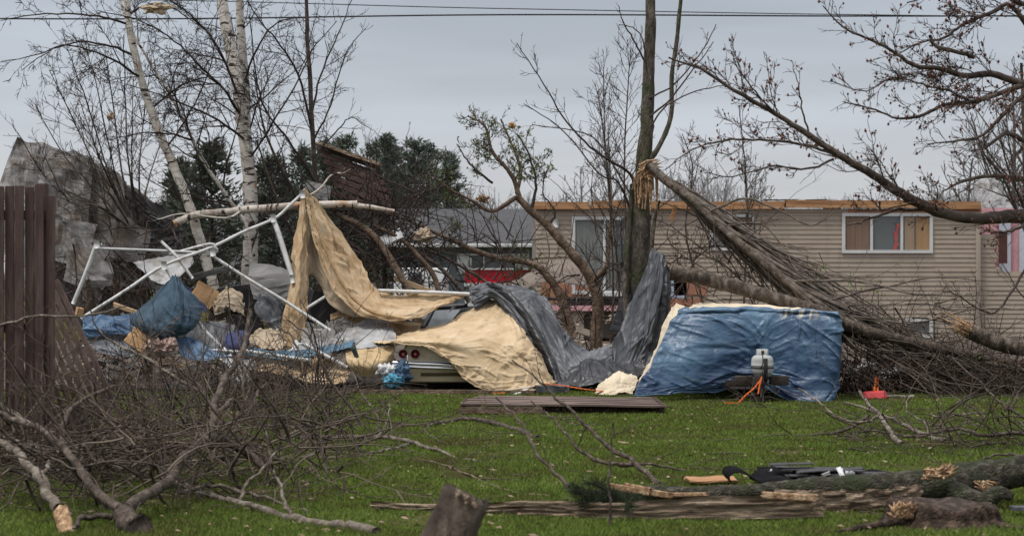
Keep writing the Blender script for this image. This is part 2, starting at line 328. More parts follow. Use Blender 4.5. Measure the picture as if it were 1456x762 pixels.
# ---- cloth
def cloth(name, rows, m, nu=70, nv=50, wr=.03, ws=3., st=(1, 1), hem=.02, thick=.006, parent=None, label=None, cat=None, seed=0, group=None, gather=None, smooth=True, tube=0, fd=55, fa=None):
    if smooth and nu < 75 and nv < 75: nu, nv = int(nu * 1.7), int(nv * 1.7)
    A = np.array([[P(*q) for q in r] for r in rows]); A = catmull(A, nv); A = catmull(A.transpose(1, 0, 2), nu).transpose(1, 0, 2)
    du = np.gradient(A, axis=1); dv = np.gradient(A, axis=0); nn = np.cross(du, dv); nn /= np.linalg.norm(nn, axis=2, keepdims=True) + 1e-9
    Lu = np.linalg.norm(du, axis=2).sum(1).max(); Lv = np.linalg.norm(dv, axis=2).sum(0).max()
    rng = random.Random(seed); so = seed * 7.3
    # straight tension folds: sharp ridges and troughs along short lines, directions agreeing locally
    GX, GYv = np.meshgrid(np.linspace(0, 1, nu) * Lu, np.linspace(0, 1, nv) * Lv); D = np.zeros_like(GX); cell = max(Lu / nu, Lv / nv)
    for _ in range(int(min(150, Lu * Lv * fd) + 6) if fd else 0):
        cx, cy = rng.uniform(-.05, 1.05) * Lu, rng.uniform(-.05, 1.05) * Lv; an = (fa if fa is not None else 3.0 * noise.noise(Vector((cx * .6, cy * .6, so)))) + rng.gauss(0, .33)
        ln = rng.uniform(.12, .55) * min(1.2, max(Lu, Lv)); dx, dy = math.cos(an), math.sin(an); am = rng.choice((1, 1, -.8)) * rng.uniform(.25, 1) * wr * .42; w_ = max(rng.uniform(.012, .045), cell * .9)
        a_ = (GX - cx) * dx + (GYv - cy) * dy; b_ = -(GX - cx) * dy + (GYv - cy) * dx + .12 * ln * np.sin(a_ / ln * 1.6 + cx)
        D += am * np.exp(-np.abs(b_) / w_) * np.clip(1 - np.abs(a_) / ln, 0, 1) ** .8
    nn0 = nn.copy()
    for j in range(nv):
        for i in range(nu):
            u, v = i / (nu - 1), j / (nv - 1); A[j, i] -= nn0[j, i] * D[j, i]
            x, y = u * Lu * ws * st[0], v * Lv * ws * st[1]
            q = Vector((x + .6 * noise.noise(Vector((x * .7, y * .7, so))), y, so))
            wq = Vector((noise.noise(q * .9), noise.noise(q * .9 + Vector((9, 9, 9))), 0)) * .9; q2 = q + wq
            rd = lambda v: (1 - min(1, abs(noise.noise(v)) * 2.6)) ** 2.2
            h = rd(q2 * .8) * .75 + rd(Vector((q2.x * 1.9 + q2.y * .5, q2.y * 1.1, 3))) * .45 + rd(Vector((q2.x * 1.2 - q2.y * 2.6, q2.y * 1.3 + q2.x * .8, 7))) * .35 + rd(q2 * 4.2) * .16 
            mk = min(1, max(.12, .5 + 1.6 * noise.noise(q * .38 + Vector((2, 8, 1))))); f1 = noise.voronoi(q2 * .75)[0]; f2 = noise.voronoi(q2 * 1.9 + Vector((3, 1, 2)))[0]; f3 = noise.voronoi(q2 * 4.3)[0]; h = .5 + (h - .3) * mk * .6 + noise.noise(q * .35) * .7 + (f1[0] - .4) * .9 + (f2[0] - .4) * .42 * (mk + .3) + (f3[0] - .4) * .16 * (mk + .3)
            A[j, i] -= nn[j, i] * (h - .5) * wr * .5
            ed = min(u, 1 - u, v, 1 - v)
            if ed < .04 and hem:
                k = (noise.noise(Vector((x * 2.2, y * 2.2, so + 9))) + .5 * noise.noise(Vector((x * 7, y * 7, so + 3)))) * hem
                A[j, i, 2] += k; A[j, i, 0] += noise.noise(Vector((x * 2.2, y * 2.2, so + 19))) * hem
            if A[j, i, 2] < .012: A[j, i, 2] = .012 + .004 * noise.noise(q * 3)
    V = A.reshape(-1, 3); idx = np.arange(nu * nv).reshape(nv, nu)
    Q = np.stack([idx[:-1, :-1], idx[:-1, 1:], idx[1:, 1:], idx[1:, :-1]], -1).reshape(-1, 4)
    o = mesh_np(name, V, Q.ravel(), np.full(len(Q), 4), m, parent, smooth)
    uv = o.data.uv_layers.new(name='UVMap'); ij = Q.ravel()
    uv.data.foreach_set('uv', np.stack([(ij % nu) / (nu - 1), (ij // nu) / (nv - 1)], -1).astype(np.float32).ravel())
    s = o.modifiers.new('thick', 'SOLIDIFY'); s.thickness = thick; s.offset = 0
    if label: tag(o, label, cat, group)
    if tube:
        g = Geo(); g.line([tuple(p) for p in A[-1]], [tube * (1 + .25 * noise.noise(Vector((i * .9, seed, 0)))) for i in range(nu)], 5)
        t_ = g.build('hem', m, None, loc=o.location); t_.location = (0, 0, 0); t_.parent = o
    return o
def plank(geo, a, b, wd, th, up=(0, 0, 1), jag=0., seed=0, n=8):
    """board from a to b (world), width wd across, thickness th; jagged broken ends"""
    rng = random.Random(seed); a = Vector(a); b = Vector(b); t = (b - a); Ln = t.length; t.normalize(); up = Vector(up)
    s = t.cross(up); s.normalize(); u = s.cross(t); k = 6 if jag else 2; vs = []
    for i in range(n + 1):
        for side in (0, 1):
            for c in range(k):
                f = c / (k - 1); e = 0
                if i == 0: e = jag * rng.random()
                if i == n: e = -jag * rng.random()
                x = Ln * i / n + e
                p = a + t * x + s * (f - .5) * wd + u * (side - .5) * th + u * .01 * noise.noise(Vector((x * 2, seed, 0)))
                vs.append(tuple(p))
    fs = []; m2 = 2 * k
    for i in range(n):
        o = i * m2
        for c in range(k - 1):
            fs.append((o + c, o + c + 1, o + m2 + c + 1, o + m2 + c)); q = o + k
            fs.append((q + c + 1, q + c, q + m2 + c, q + m2 + c + 1))
        fs.append((o, o + m2, o + m2 + k, o + k)); fs.append((o + k - 1, o + m2 - 1, o + 2 * m2 - 1, o + m2 + k - 1))
    for o, fl in ((0, 1), (n * m2, 0)):
        for c in range(k - 1):
            q = (o + c, o + k + c, o + k + c + 1, o + c + 1); fs.append(q if fl else q[::-1])
    geo.add(vs, fs)
# ================================================================= GROUND
def grid_sheet(name, x0, x1, y0, y1, nx, ny, z, m, amp=0, sc=.5):
    X, Yy = np.meshgrid(np.linspace(x0, x1, nx), np.linspace(y0, y1, ny)); Z = np.full_like(X, z)
    if amp: Z += amp * np.array([[noise.noise(Vector((x * sc, y * sc, 3))) for x, y in zip(a, b)] for a, b in zip(X, Yy)])
    V = np.stack([X, Yy, Z], -1).reshape(-1, 3); idx = np.arange(nx * ny).reshape(ny, nx)
    Q = np.stack([idx[:-1, :-1], idx[:-1, 1:], idx[1:, 1:], idx[1:, :-1]], -1).reshape(-1, 4)
    return mesh_np(name, V, Q.ravel(), np.full(len(Q), 4), m, loc=(0, 0, 0))
M_ground = mat('lawn_soil', [(.045, .042, .018), (.065, .07, .024), (.085, .095, .03)], 1.2, bump=.9, bs=30, dist=.04, rough=1, spec=0, extra=overlay((.1, .075, .04), .9, .5, .64))
tag(grid_sheet('ground', -900, 900, -100, 2500, 2, 2, 0, M_ground), kind='structure')
tag(grid_sheet('dirt_yard', -16, 22, 28.35, 48.8, 120, 60, .016, M_dirt, .012, 1.5), kind='structure')
# grass
rg = np.random.default_rng(5); ng = 380000
yy = 11.6 + (28.6 - 11.6) * rg.random(ng) ** 1.25; xx = (rg.random(ng) - .5) * 2 * yy * .30
cl = np.array([noise.noise(Vector((x * .9, y * .9, 0))) + .5 * noise.noise(Vector((x * 3, y * 3, 5))) for x, y in zip(xx, yy)])
keep = cl > -.26 - rg.random(ng) * .5; xx, yy, cl = xx[keep], yy[keep], cl[keep]; ng = len(xx)
h = (.016 + .024 * rg.random(ng)) * (1 + .6 * cl); an = rg.random(ng) * 6.283; wd = .002 + .0028 * rg.random(ng) + .00022 * yy
lean = h * (.3 + .9 * rg.random(ng)); la = rg.random(ng) * 6.283
B0 = np.stack([xx - np.cos(an) * wd, yy - np.sin(an) * wd, 0 * xx], -1); B1 = np.stack([xx + np.cos(an) * wd, yy + np.sin(an) * wd, 0 * xx], -1)
B2 = np.stack([xx + np.cos(la) * lean, yy + np.sin(la) * lean, h], -1)
def grass_extra(t, b, mp, r, n):
    N = t.nodes.new; L = t.links.new; c = N('ShaderNodeTexCoord'); n2 = N('ShaderNodeTexNoise'); n2.inputs['Scale'].default_value = 60; L(c.outputs['Object'], n2.inputs[0])
    mr = N('ShaderNodeMapRange'); mr.inputs[1].default_value = .62; mr.inputs[2].default_value = .68; L(n2.outputs[0], mr.inputs[0])
    mx = N('ShaderNodeMix'); mx.data_type = 'RGBA'; L(mr.outputs[0], mx.inputs[0]); L(r.outputs[0], mx.inputs[6]); mx.inputs[7].default_value = (.14, .12, .06, 1); L(mx.outputs[2], b.inputs['Base Color'])
M_grass = mat('grass_blade', [(.11, .1, .037), (.115, .163, .033), (.16, .22, .05)], 1.0, bump=0, rough=.95, spec=.05, trans=.25, extra=grass_extra)
grass = mesh_np('grass', np.stack([B0, B1, B2], 1).reshape(-1, 3), np.arange(ng * 3), np.full(ng, 3), M_grass, loc=(0, 0, 0), smooth=False)
tag(grass, 'short green lawn grass across the whole yard', 'grass', kind='stuff')
# leaf and bark litter on the lawn
g = Geo(); rng = random.Random(8)
for _ in range(2400):
    y = rng.uniform(12, 28.3); x = rng.uniform(-.3, .3) * y; s = rng.uniform(.003, .013) + (.012 if rng.random() < .06 else 0)
    if noise.noise(Vector((x * .5, y * .5, 8))) < -.1 and rng.random() < .7: continue
    a = rng.uniform(0, 6.28); z = rng.uniform(.015, .045); l = s * rng.uniform(1, 3.5)
    ca, sa = math.cos(a), math.sin(a)
    g.add([(x - ca * l, y - sa * l, z), (x + sa * s, y - ca * s, z + .012), (x + ca * l, y + sa * l, z + rng.uniform(0, .015)), (x - sa * s, y + ca * s, z)], [(0, 1, 2, 3)])
M_litter = mat('litter_brown', [(.07, .045, .028), (.2, .14, .09), (.34, .26, .18)], 2, bump=0)
tag(g.build('litter', M_litter, loc=(0, 0, 0)), 'scattered wood chips, bark flakes and dead leaves on the lawn', 'litter', kind='stuff')
# ================================================================= FAR BACKGROUND
rng = random.Random(21)
def bare_tree(name, label, base, H, rng, m=M_far, mt=None, spread=.35, n0=9, lvl=3, dens=1.2, rmin=.02, cat='tree', group=None, trunk=.16):
    e_ = empty(name, base, label, cat, group); g = Geo(); c = Geo()
    x, y, z = base; pts = walk((x, y, z), (rng.uniform(-.05, .05), 0, 1), H * .92, 9, rng, .05, (0, 0, .03)); rad = [trunk * (1 - .85 * i / 9) for i in range(10)]
    g.line(pts, rad, 6); 
    for k in range(n0):
        t = .25 + .7 * k / n0; i = int(t * 9); p = pts[i]; a = rng.uniform(0, 6.283); s_ = rng.uniform(.5, .9)
        L_ = H * spread * (1.2 - .7 * t) * rng.uniform(.8, 1.2)
        wk = walk(p, (math.cos(a) * s_, math.sin(a) * s_, .8), L_, 7, rng, .1, (0, 0, .05)); rr = [rad[i] * .5 * (1 - .8 * j / 7) + rmin * .5 for j in range(8)]
        c.line(wk, rr, 4); sprout(c, wk, rr, rng, lvl - 1, dens, .55, (0, 0, .06), rmin=rmin, wob=.14)
    sprout(c, pts, rad, rng, 2, dens * .7, .25, (0, 0, .06), t0=.4, rmin=rmin)
    g.build('trunk', m, e_); c.build('crown', mt or m, e_); return e_
def copy_tree(o, loc, rz, s, label, group):
    r = o.copy(); link(r); r.location = loc; r.rotation_euler = (0, 0, rz); r.scale = (s, s, s); tag(r, label, None, group)
    for ch in list(o.children):
        c = ch.copy(); link(c); c.parent = r
    return r
FARG = 'hazy bare trees on the horizon'
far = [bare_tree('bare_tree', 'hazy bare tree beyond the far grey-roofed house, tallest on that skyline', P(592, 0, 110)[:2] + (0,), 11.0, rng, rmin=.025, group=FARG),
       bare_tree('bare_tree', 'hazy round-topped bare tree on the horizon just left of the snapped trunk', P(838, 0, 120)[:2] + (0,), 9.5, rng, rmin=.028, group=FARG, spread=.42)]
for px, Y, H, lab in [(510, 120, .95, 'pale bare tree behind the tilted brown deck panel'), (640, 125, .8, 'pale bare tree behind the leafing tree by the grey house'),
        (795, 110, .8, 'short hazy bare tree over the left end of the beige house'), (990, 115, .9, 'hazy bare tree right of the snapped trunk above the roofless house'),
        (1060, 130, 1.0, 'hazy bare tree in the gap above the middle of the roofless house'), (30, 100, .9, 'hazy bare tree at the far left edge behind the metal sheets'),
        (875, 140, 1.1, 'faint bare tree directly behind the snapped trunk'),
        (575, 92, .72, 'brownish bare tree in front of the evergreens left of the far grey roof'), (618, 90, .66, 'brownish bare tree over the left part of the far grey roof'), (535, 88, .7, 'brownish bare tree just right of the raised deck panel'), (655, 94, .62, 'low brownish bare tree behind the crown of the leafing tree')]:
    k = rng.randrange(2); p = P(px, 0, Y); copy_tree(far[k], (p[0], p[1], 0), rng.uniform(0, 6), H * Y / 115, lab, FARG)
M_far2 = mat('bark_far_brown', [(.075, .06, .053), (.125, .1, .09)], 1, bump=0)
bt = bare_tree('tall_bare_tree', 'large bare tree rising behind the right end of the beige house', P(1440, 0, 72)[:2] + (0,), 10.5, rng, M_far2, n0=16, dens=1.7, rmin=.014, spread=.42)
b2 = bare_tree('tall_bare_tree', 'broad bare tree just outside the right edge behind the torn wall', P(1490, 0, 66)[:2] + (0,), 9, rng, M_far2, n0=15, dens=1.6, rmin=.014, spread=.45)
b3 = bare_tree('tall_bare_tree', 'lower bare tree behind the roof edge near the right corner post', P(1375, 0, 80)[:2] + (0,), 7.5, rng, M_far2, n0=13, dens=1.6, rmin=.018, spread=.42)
# distant wood: one mass of thin upright stems
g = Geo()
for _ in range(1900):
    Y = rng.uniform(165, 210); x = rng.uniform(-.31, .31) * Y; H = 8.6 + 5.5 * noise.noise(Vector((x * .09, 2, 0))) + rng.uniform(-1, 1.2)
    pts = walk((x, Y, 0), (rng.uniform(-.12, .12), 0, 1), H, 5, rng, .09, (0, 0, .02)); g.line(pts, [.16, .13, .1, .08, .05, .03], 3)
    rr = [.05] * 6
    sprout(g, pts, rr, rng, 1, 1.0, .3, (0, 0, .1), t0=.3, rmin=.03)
M_farw = mat('far_wood', [(.2, .19, .195), (.26, .25, .255)], .1, bump=0)  # pale grey stands in for haze in front of the distant stems
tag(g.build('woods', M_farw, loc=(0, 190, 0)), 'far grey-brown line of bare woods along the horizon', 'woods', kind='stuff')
def evergreen(name, label, base, H, Wd, rng, m, n=2600, cat='pine tree', group=None, size=.22, low=.12):
    e_ = empty(name, base, label, cat, group); g = Geo(); c = Geo(); x, y, z = base
    tr = walk((x, y, z), (0, 0, 1), H, 8, rng, .03, (0, 0, .03)); g.line(tr, [.16 * (1 - .85 * i / 8) * H / 9 for i in range(9)], 6)
    for k in range(int(n / 50)):
        t = low + (1 - low) * (k + rng.random()) / (n / 50); q = t * 8; i = min(7, int(q)); p = tr[i]; a = rng.uniform(0, 6.283)
        rr = Wd * (1 - t) ** .75 * rng.uniform(.5, 1.15) + .12; zz = z + H * t
        br = walk((p[0], p[1], zz), (math.cos(a), math.sin(a), .3), rr, 5, rng, .12, (0, 0, .06)); g.line(br, [.035, .03, .025, .02, .015, .01], 3)
        for j in range(50):
            f = .25 + .75 * rng.random() ** .6; q = f * 5; ii = min(4, int(q)); b_ = br[ii]; cc = br[ii + 1]
            pt = [b_[w_] + (cc[w_] - b_[w_]) * (q - ii) + rng.gauss(0, .16) * (1 if w_ < 2 else .6) for w_ in range(3)]
            d = np.array([math.cos(a) + rng.gauss(0, .6), math.sin(a) + rng.gauss(0, .6), .5 + rng.gauss(0, .4)]); d /= np.linalg.norm(d); s_ = size * rng.uniform(.5, 1.2)
            sd = np.cross(d, rdir(rng)); sd /= np.linalg.norm(sd) + 1e-9; pt = np.array(pt)
            c.add([pt - sd * s_ * .2, pt + sd * s_ * .2, pt + d * s_], [(0, 1, 2)])
    g.build('trunk', M_twigd, e_); c.build('crown', m, e_); return e_
EG = 'dark evergreens behind the far house'
for i, (px, Y, top, Wd, lab) in enumerate([(300, 62, 208, 2.2, 'dark bushy evergreen showing between the birch trunks'), (262, 66, 232, 1.6, 'low dark evergreen left of the twin birch trunks'),
        (455, 78, 205, 1.7, 'evergreen behind the top edge of the tilted brown deck panel'), (500, 80, 198, 1.5, 'narrow evergreen beyond the raised deck panel'),
        (548, 84, 196, 2.0, 'tall blue-green evergreen right of the raised deck panel'), (592, 86, 202, 1.8, 'bushy evergreen above the left end of the grey roof'),
        (635, 88, 222, 1.9, 'low evergreen above the middle of the grey roof'), (395, 64, 226, 1.8, 'dark evergreen right of the twin birch trunks'),
        (425, 82, 212, 2.0, 'evergreen close to the slim dark tree trunk'), (475, 90, 208, 2.2, 'broad evergreen directly behind the raised deck panel'), (525, 92, 205, 2.4, 'broad evergreen at the lower right corner of the raised deck panel'), (570, 95, 212, 2.6, 'broad evergreen between the deck panel and the grey roof'), (612, 96, 208, 2.5, 'rounded evergreen above the middle of the far grey roof')]):
    top_z = EYE + (HZ - top) * Y / F
    evergreen('evergreen_tree', lab, (P(px, 0, Y)[0], Y, 0), top_z, Wd, random.Random(40 + i), M_needle if i in (0, 1, 7) else M_needle2, n=4200, group=EG, size=.26)
# power lines
for y0, y1, y2, r, lab in ((-2, 13, 24, .016, 'thin upper power line drooping to the right across the sky'), (27, 21.5, 23, .026, 'thicker lower power line running level across the sky')):
    g = Geo(); pts = catmull([P(-1500, y0 - 20 if y0 > 20 else y0, 60), P(0, y0, 60), P(728, y1, 60), P(1456, y2, 60), P(3000, y2 + (10 if y0 < 20 else -12), 60)], 60)
    g.line([tuple(p) for p in pts], [r] * 60, 5); tag(g.build('power_line', M_rubber), lab, 'cable')
# ================================================================= FAR GREY HOUSE
e_ = empty('grey_house', P(672, 0, 76)[:2] + (0,), 'far blue-grey house with a grey shingle roof and white gutter', 'house')
Y = 76.
def WX(px, Y): return (px - CX) * Y / F
def WZ(py, Y): return EYE + (HZ - py) * Y / F
g = Geo(); x0, x1 = WX(560, Y), WX(785, Y); z1 = WZ(352, Y)
g.box(((x0 + x1) / 2, Y + 4, z1 / 2), (x1 - x0, 8, z1)); g.build('wall', M_hwall, e_, smooth=False)
g = Geo(); zr = WZ(303, Y + 4)
g.add([(x0 - .4, Y - .5, z1 + .02), (x1 + .4, Y - .5, z1 + .02), (x1 + .4, Y + 4, zr), (x0 - .4, Y + 4, zr), (x0 - .4, Y + 8.5, z1 + .02), (x1 + .4, Y + 8.5, z1 + .02),
       (x0 - .4, Y - .5, z1 + .2), (x1 + .4, Y - .5, z1 + .2), (x1 + .4, Y + 4, zr + .18), (x0 - .4, Y + 4, zr + .18), (x0 - .4, Y + 8.5, z1 + .2), (x1 + .4, Y + 8.5, z1 + .2)],
      [(6, 7, 8, 9), (9, 8, 11, 10), (0, 3, 2, 1), (3, 4, 5, 2), (0, 1, 7, 6), (4, 10, 11, 5), (0, 6, 9, 3), (3, 9, 10, 4), (1, 2, 8, 7), (2, 5, 11, 8)])
roof = g.build('roof', M_shingle, e_, smooth=False)
g = Geo(); g.box(((x0 + x1) / 2, Y - .57, z1 + .08), (x1 - x0 + .8, .13, .16)); g.build('gutter', M_wframe, e_, bevel=.02)
def window(parent, Y, px0, px1, py0, py1, mull=(), t=.07, curtains=(), glass=M_glass, name='window', dep=.09):
    x0, x1, za, zb = WX(px0, Y), WX(px1, Y), WZ(py1, Y), WZ(py0, Y); g = Geo(); cx, cz = (x0 + x1) / 2, (za + zb) / 2
    g.box((cx, Y, zb - t / 2), (x1 - x0, dep, t)); g.box((cx, Y, za + t / 2), (x1 - x0, dep, t))
    for x in (x0 + t / 2, x1 - t / 2): g.box((x, Y, cz), (t, dep, zb - za - 2 * t))
    for pm in mull: g.box((WX(pm, Y), Y, cz), (t * .8, dep * .9, zb - za - 2 * t))
    fr = g.build(name, M_wframe, parent, smooth=False)
    g = Geo(); g.box((cx, Y + .02, cz), (x1 - x0 - 2 * t + .01, .012, zb - za - 2 * t + .01)); gl = g.build('glass', glass, None, smooth=False, loc=parent.location)
    gl.location = (0, 0, 0); gl.parent = fr
    for a, b, mm in curtains:
        g = Geo(); xa, xb = WX(a, Y), WX(b, Y); n = 24; vs = []; fs = []
        for i in range(n + 1):
            x = xa + (xb - xa) * i / n; y = Y - .004 - .008 * math.sin(i * 2.1)   # pleats hung against the pane
            vs += [(x, y, za + t + .01), (x, y, zb - t - .01)]
        for i in range(n): fs.append((2 * i, 2 * i + 2, 2 * i + 3, 2 * i + 1))
        g.add(vs, fs); c = g.build('curtain', mm, None, loc=parent.location); c.location = (0, 0, 0); c.parent = fr
    return fr
window(e_, Y - .06, 668, 735, 361, 384, (688, 712), .08)
for a, b in ((650, 667), (736, 752)):
    g = Geo(); g.box((WX((a + b) / 2, Y), Y - .04, WZ(375, Y)), ((b - a) * Y / F, .06, .85)); g.build('shutter', M_wframe, e_, smooth=False)
# red dump trailer and white truck
e_ = empty('dump_trailer', P(708, 0, 58)[:2] + (0,), 'red sided trailer with white rails parked before the far grey house', 'trailer'); Y = 58.
g = Geo(); g.box((WX(708, Y), Y + 1, WZ(393, Y)), (WX(755, Y) - WX(661, Y), 2, .46)); g.build('body', M_red, e_, bevel=.02)
g = Geo(); g.box((WX(708, Y), Y - .03, WZ(382.4, Y)), (2.15, .09, .05)); g.box((WX(708, Y), Y - .03, WZ(404.5, Y)), (2.15, .09, .1)); g.box((WX(757, Y), Y - .03, WZ(393, Y)), (.06, .1, .5)); g.build('rail', M_wframe, e_, smooth=False)
g = Geo(); g.box((WX(708, Y), Y + 1, .62), (2.1, 1.9, .9)); g.build('chassis', M_white, e_, bevel=.02)
for px in (680, 735):
    g = Geo(); q = WX(px, Y); g.line([(q, Y - .1, .36), (q, Y + .14, .36)], [.36, .36], 20); g.build('wheel', M_rubber, e_)
e_ = empty('white_truck', P(600, 0, 56)[:2] + (0,), 'white utility truck with a dark rear window behind the brush heap', 'truck'); Y = 56.
g = Geo(); xa, xb = WX(560, Y), WX(632, Y); g.box(((xa + xb) / 2, Y + 1.8, 1.2), (xb - xa, 3.6, 1.6)); g.box(((xa + xb) / 2, Y + 2.2, .5), (xb - xa - .1, 4, .4)); g.build('body', M_white, e_, bevel=.06)
g = Geo(); g.box((WX(590, Y), Y - .02, WZ(399, Y)), (.42, .06, .5)); g.build('window', M_glass, e_, bevel=.02)
g = Geo(); g.box((WX(594, Y), Y - .02, WZ(415, Y)), (.5, .05, .34)); g.build('door', mat('dark_green', [(.02, .05, .045), (.03, .07, .06)], 3), e_, bevel=.02)
for px in (570, 622):
    g = Geo(); q = WX(px, Y); g.line([(q, Y - .05, .36), (q, Y + .2, .36)], [.36, .36], 20); g.build('wheel', M_rubber, e_)
# ================================================================= BEIGE HOUSE
YH = 49.
e_ = empty('beige_house', (WX(1080, YH), YH, 0), 'beige vinyl-sided house stripped of its roof, torn open along the top', 'house')
XL, XR = WX(762, YH), WX(1393, YH); ZT = WZ(297, YH)
opens = [(813, 893, 308, 418), (1010, 1072, 305, 356), (1197, 1326, 303, 360), (1285, 1326, 452, 480), (830, 900, 432, 486), (796, 812.9, 378, 398)]
def in_open(px, py): return any(a <= px <= b and c <= py <= d for a, b, c, d in opens)
g = Geo(); co = .125; nrow = int(ZT / co) + 1
def course(g, xa, xb, z0, z1, Y, seed=0):
    o = .022
    g.add([(xa, Y - o, z0), (xb, Y - o, z0), (xb, Y - .004, z1), (xa, Y - .004, z1), (xa, Y, z0), (xb, Y, z0)], [(0, 1, 2, 3), (4, 5, 1, 0)])
for k in range(nrow):
    z0 = k * co; z1 = min(ZT, z0 + co); pyc = HZ - (z0 + co / 2 - EYE) * F / YH
    cuts = sorted([(a, b) for a, b, c, d in opens if c - 1 < pyc < d + 1]); cur = 762
    ivs = []
    for a, b in cuts:
        if a > cur: ivs.append((WX(cur, YH), WX(a, YH)))
        cur = max(cur, b)
    ivs.append((WX(cur, YH), XR)); js = [XL + 1.1 + (k * 1.37) % 3.66 + 3.66 * q for q in range(4)]
    for xa_, xb_ in ivs:
        ed = [xa_] + [j for j in js if xa_ + .2 < j < xb_ - .2] + [xb_]
        for q in range(len(ed) - 1): course(g, ed[q], ed[q + 1] - (.006 if q < len(ed) - 2 else 0), z0 + .004 * noise.noise(Vector((ed[q], k, 0))), z1, YH - .003 * (q % 2) - .004 * noise.noise(Vector((k * .7, q, 4))))
g.build('wall', M_siding, e_, smooth=False)
# sheathing core behind the siding, sides and back, floor
g = Geo()
g.box(((XL + XR) / 2, YH + 9.1, ZT / 2), (XR - XL, .2, ZT)); g.box((XL + .1, YH + 4.5, ZT / 2), (.2, 8.7, ZT)); g.box((XR - .1, YH + 4.5, ZT / 2), (.2, 8.7, ZT))
g.box(((XL + XR) / 2, YH + 4.6, .9), (XR - XL - .5, 8.6, .2)); g.box(((XL + XR) / 2, YH + .7, ZT / 2), (XR - XL - .5, .1, ZT - .1)); g.build('inner_wall', mat('drywall', [(.16, .14, .12), (.24, .21, .18)], 2, bump=0), e_, smooth=False)
# exposed top plate: orange wood with splintered edges and torn white felt
g = Geo(); xa = XL - .15
sg = random.Random(4); x = XL - .12
while x < XR:
    L_ = sg.uniform(1.2, 2.8); x2 = min(XR + .05, x + L_); zz = ZT + .11 + sg.uniform(-.03, .03)
    plank(g, (x, YH - .01 + sg.uniform(-.012, .012), zz), (x2 - .012, YH - .01, zz + sg.uniform(-.012, .012)), .3, .2, jag=.05, seed=int(x * 10)); x = x2
g.build('top_plate', M_orangewood, e_, smooth=False)
g = Geo()
for k in range(10):
    x = sg.uniform(XL + 1, XR - 1); plank(g, (x, YH - .02, ZT + .225), (x + sg.uniform(.3, 1.5), YH - .02, ZT + .225 + sg.uniform(0, .03)), .25, .03, jag=.12, seed=k)
g.build('roofing_felt', M_white, e_, smooth=False)
# trims
g = Geo(); g.box((XR - .05, YH - .035, ZT / 2 - .04), (.13, .05, ZT - .1)); g.build('corner_post', mat('trim_beige', [(.3, .25, .2), (.34, .28, .23)], 2, bump=0), e_, bevel=.01)
g = Geo(); g.box((WX(1010, YH), YH - .03, ZT - .05), (XR * 0 + WX(1190, YH) - WX(800, YH), .03, .09)); g.build('frieze', M_siding, e_, smooth=False)
g = Geo(); g.box((WX(1300, YH), YH - .028, WZ(300, YH)), (WX(1385, YH) - WX(1195, YH), .02, .12)); g.build('exposed_sheathing', M_brick, e_, smooth=False)
g = Geo(); g.box((WX(1183, YH), YH - .028, WZ(295.5, YH)), (.5, .02, .1)); g.build('insulation', M_pink, e_, smooth=False)
window(e_, YH - .02, 813, 893, 308, 418, (859,), .09, ((816, 856, M_curtgrey), (862, 876, M_curtgrey)), name='patio_door')
window(e_, YH - .02, 1010, 1072, 305, 356, (1040,), .07, ((1042, 1070, M_curtain),))
window(e_, YH - .02, 1197, 1326, 303, 360, (1239, 1282), .085, ((1200, 1236, M_curtain), (1286, 1300, mat('curtain_tan', [(.28, .2, .14), (.36, .27, .19)], 3, (5, 1, .2))), (1302, 1322, mat('curtain_gold', [(.3, .18, .09), (.38, .25, .14)], 3, (5, 1, .2)))))
window(e_, YH - .02, 1285, 1326, 452, 480, (), .09)
g = Geo(); q = P(1273, 342, YH - .05); 
for k in range(7): g.box((q[0] + .02 * math.sin(k * 1.3) + .01 * k, YH - .03, q[2] - .2 + k * .1), (.1 + .03 * math.sin(k * 2.2), .012, .098))
g.build('red_cloth', mat('faded_red', [(.32, .06, .06), (.42, .12, .12)], 6, bump=.2), e_, smooth=False)
# lower left of the wall where siding is ripped off: brick-coloured sheathing, dark void, pale boards
g = Geo()
for a, b, c, d in ((797, 812, 375, 386), (800, 842, 404, 425), (958, 1005, 388, 420), (935, 1000, 424, 440), (770, 800, 400, 430), (905, 930, 440, 452)):
    g = Geo(); g.box((WX((a + b) / 2, YH), YH - .035, WZ((c + d) / 2, YH)), ((b - a) * YH / F, .02, (d - c) * YH / F)); g.build('bare_sheathing', M_brick, e_, smooth=False)
g = Geo(); g.box((WX(955, YH), YH - .035, WZ(408, YH)), (.8, .02, .62)); g.build('blue_panel', mat('blue_board', [(.3, .34, .42), (.4, .44, .52)], 2, bump=0), e_, smooth=False)
g = Geo(); g.box((WX(860, YH), YH - .06, WZ(428, YH)), (2.4, .06, .22)); g.build('sill_gap', M_rubber, e_, smooth=False)
g = Geo(); g.box((WX(880, YH), YH - .12, WZ(418.5, YH)), (1.6, .1, .09)); g.build('door_sill', M_wframe, e_, smooth=False)
g = Geo(); g.box((WX(830, YH), YH - .11, WZ(438, YH)), (2.6, .08, .14)); g.build('rim_board', M_pink, e_, smooth=False)
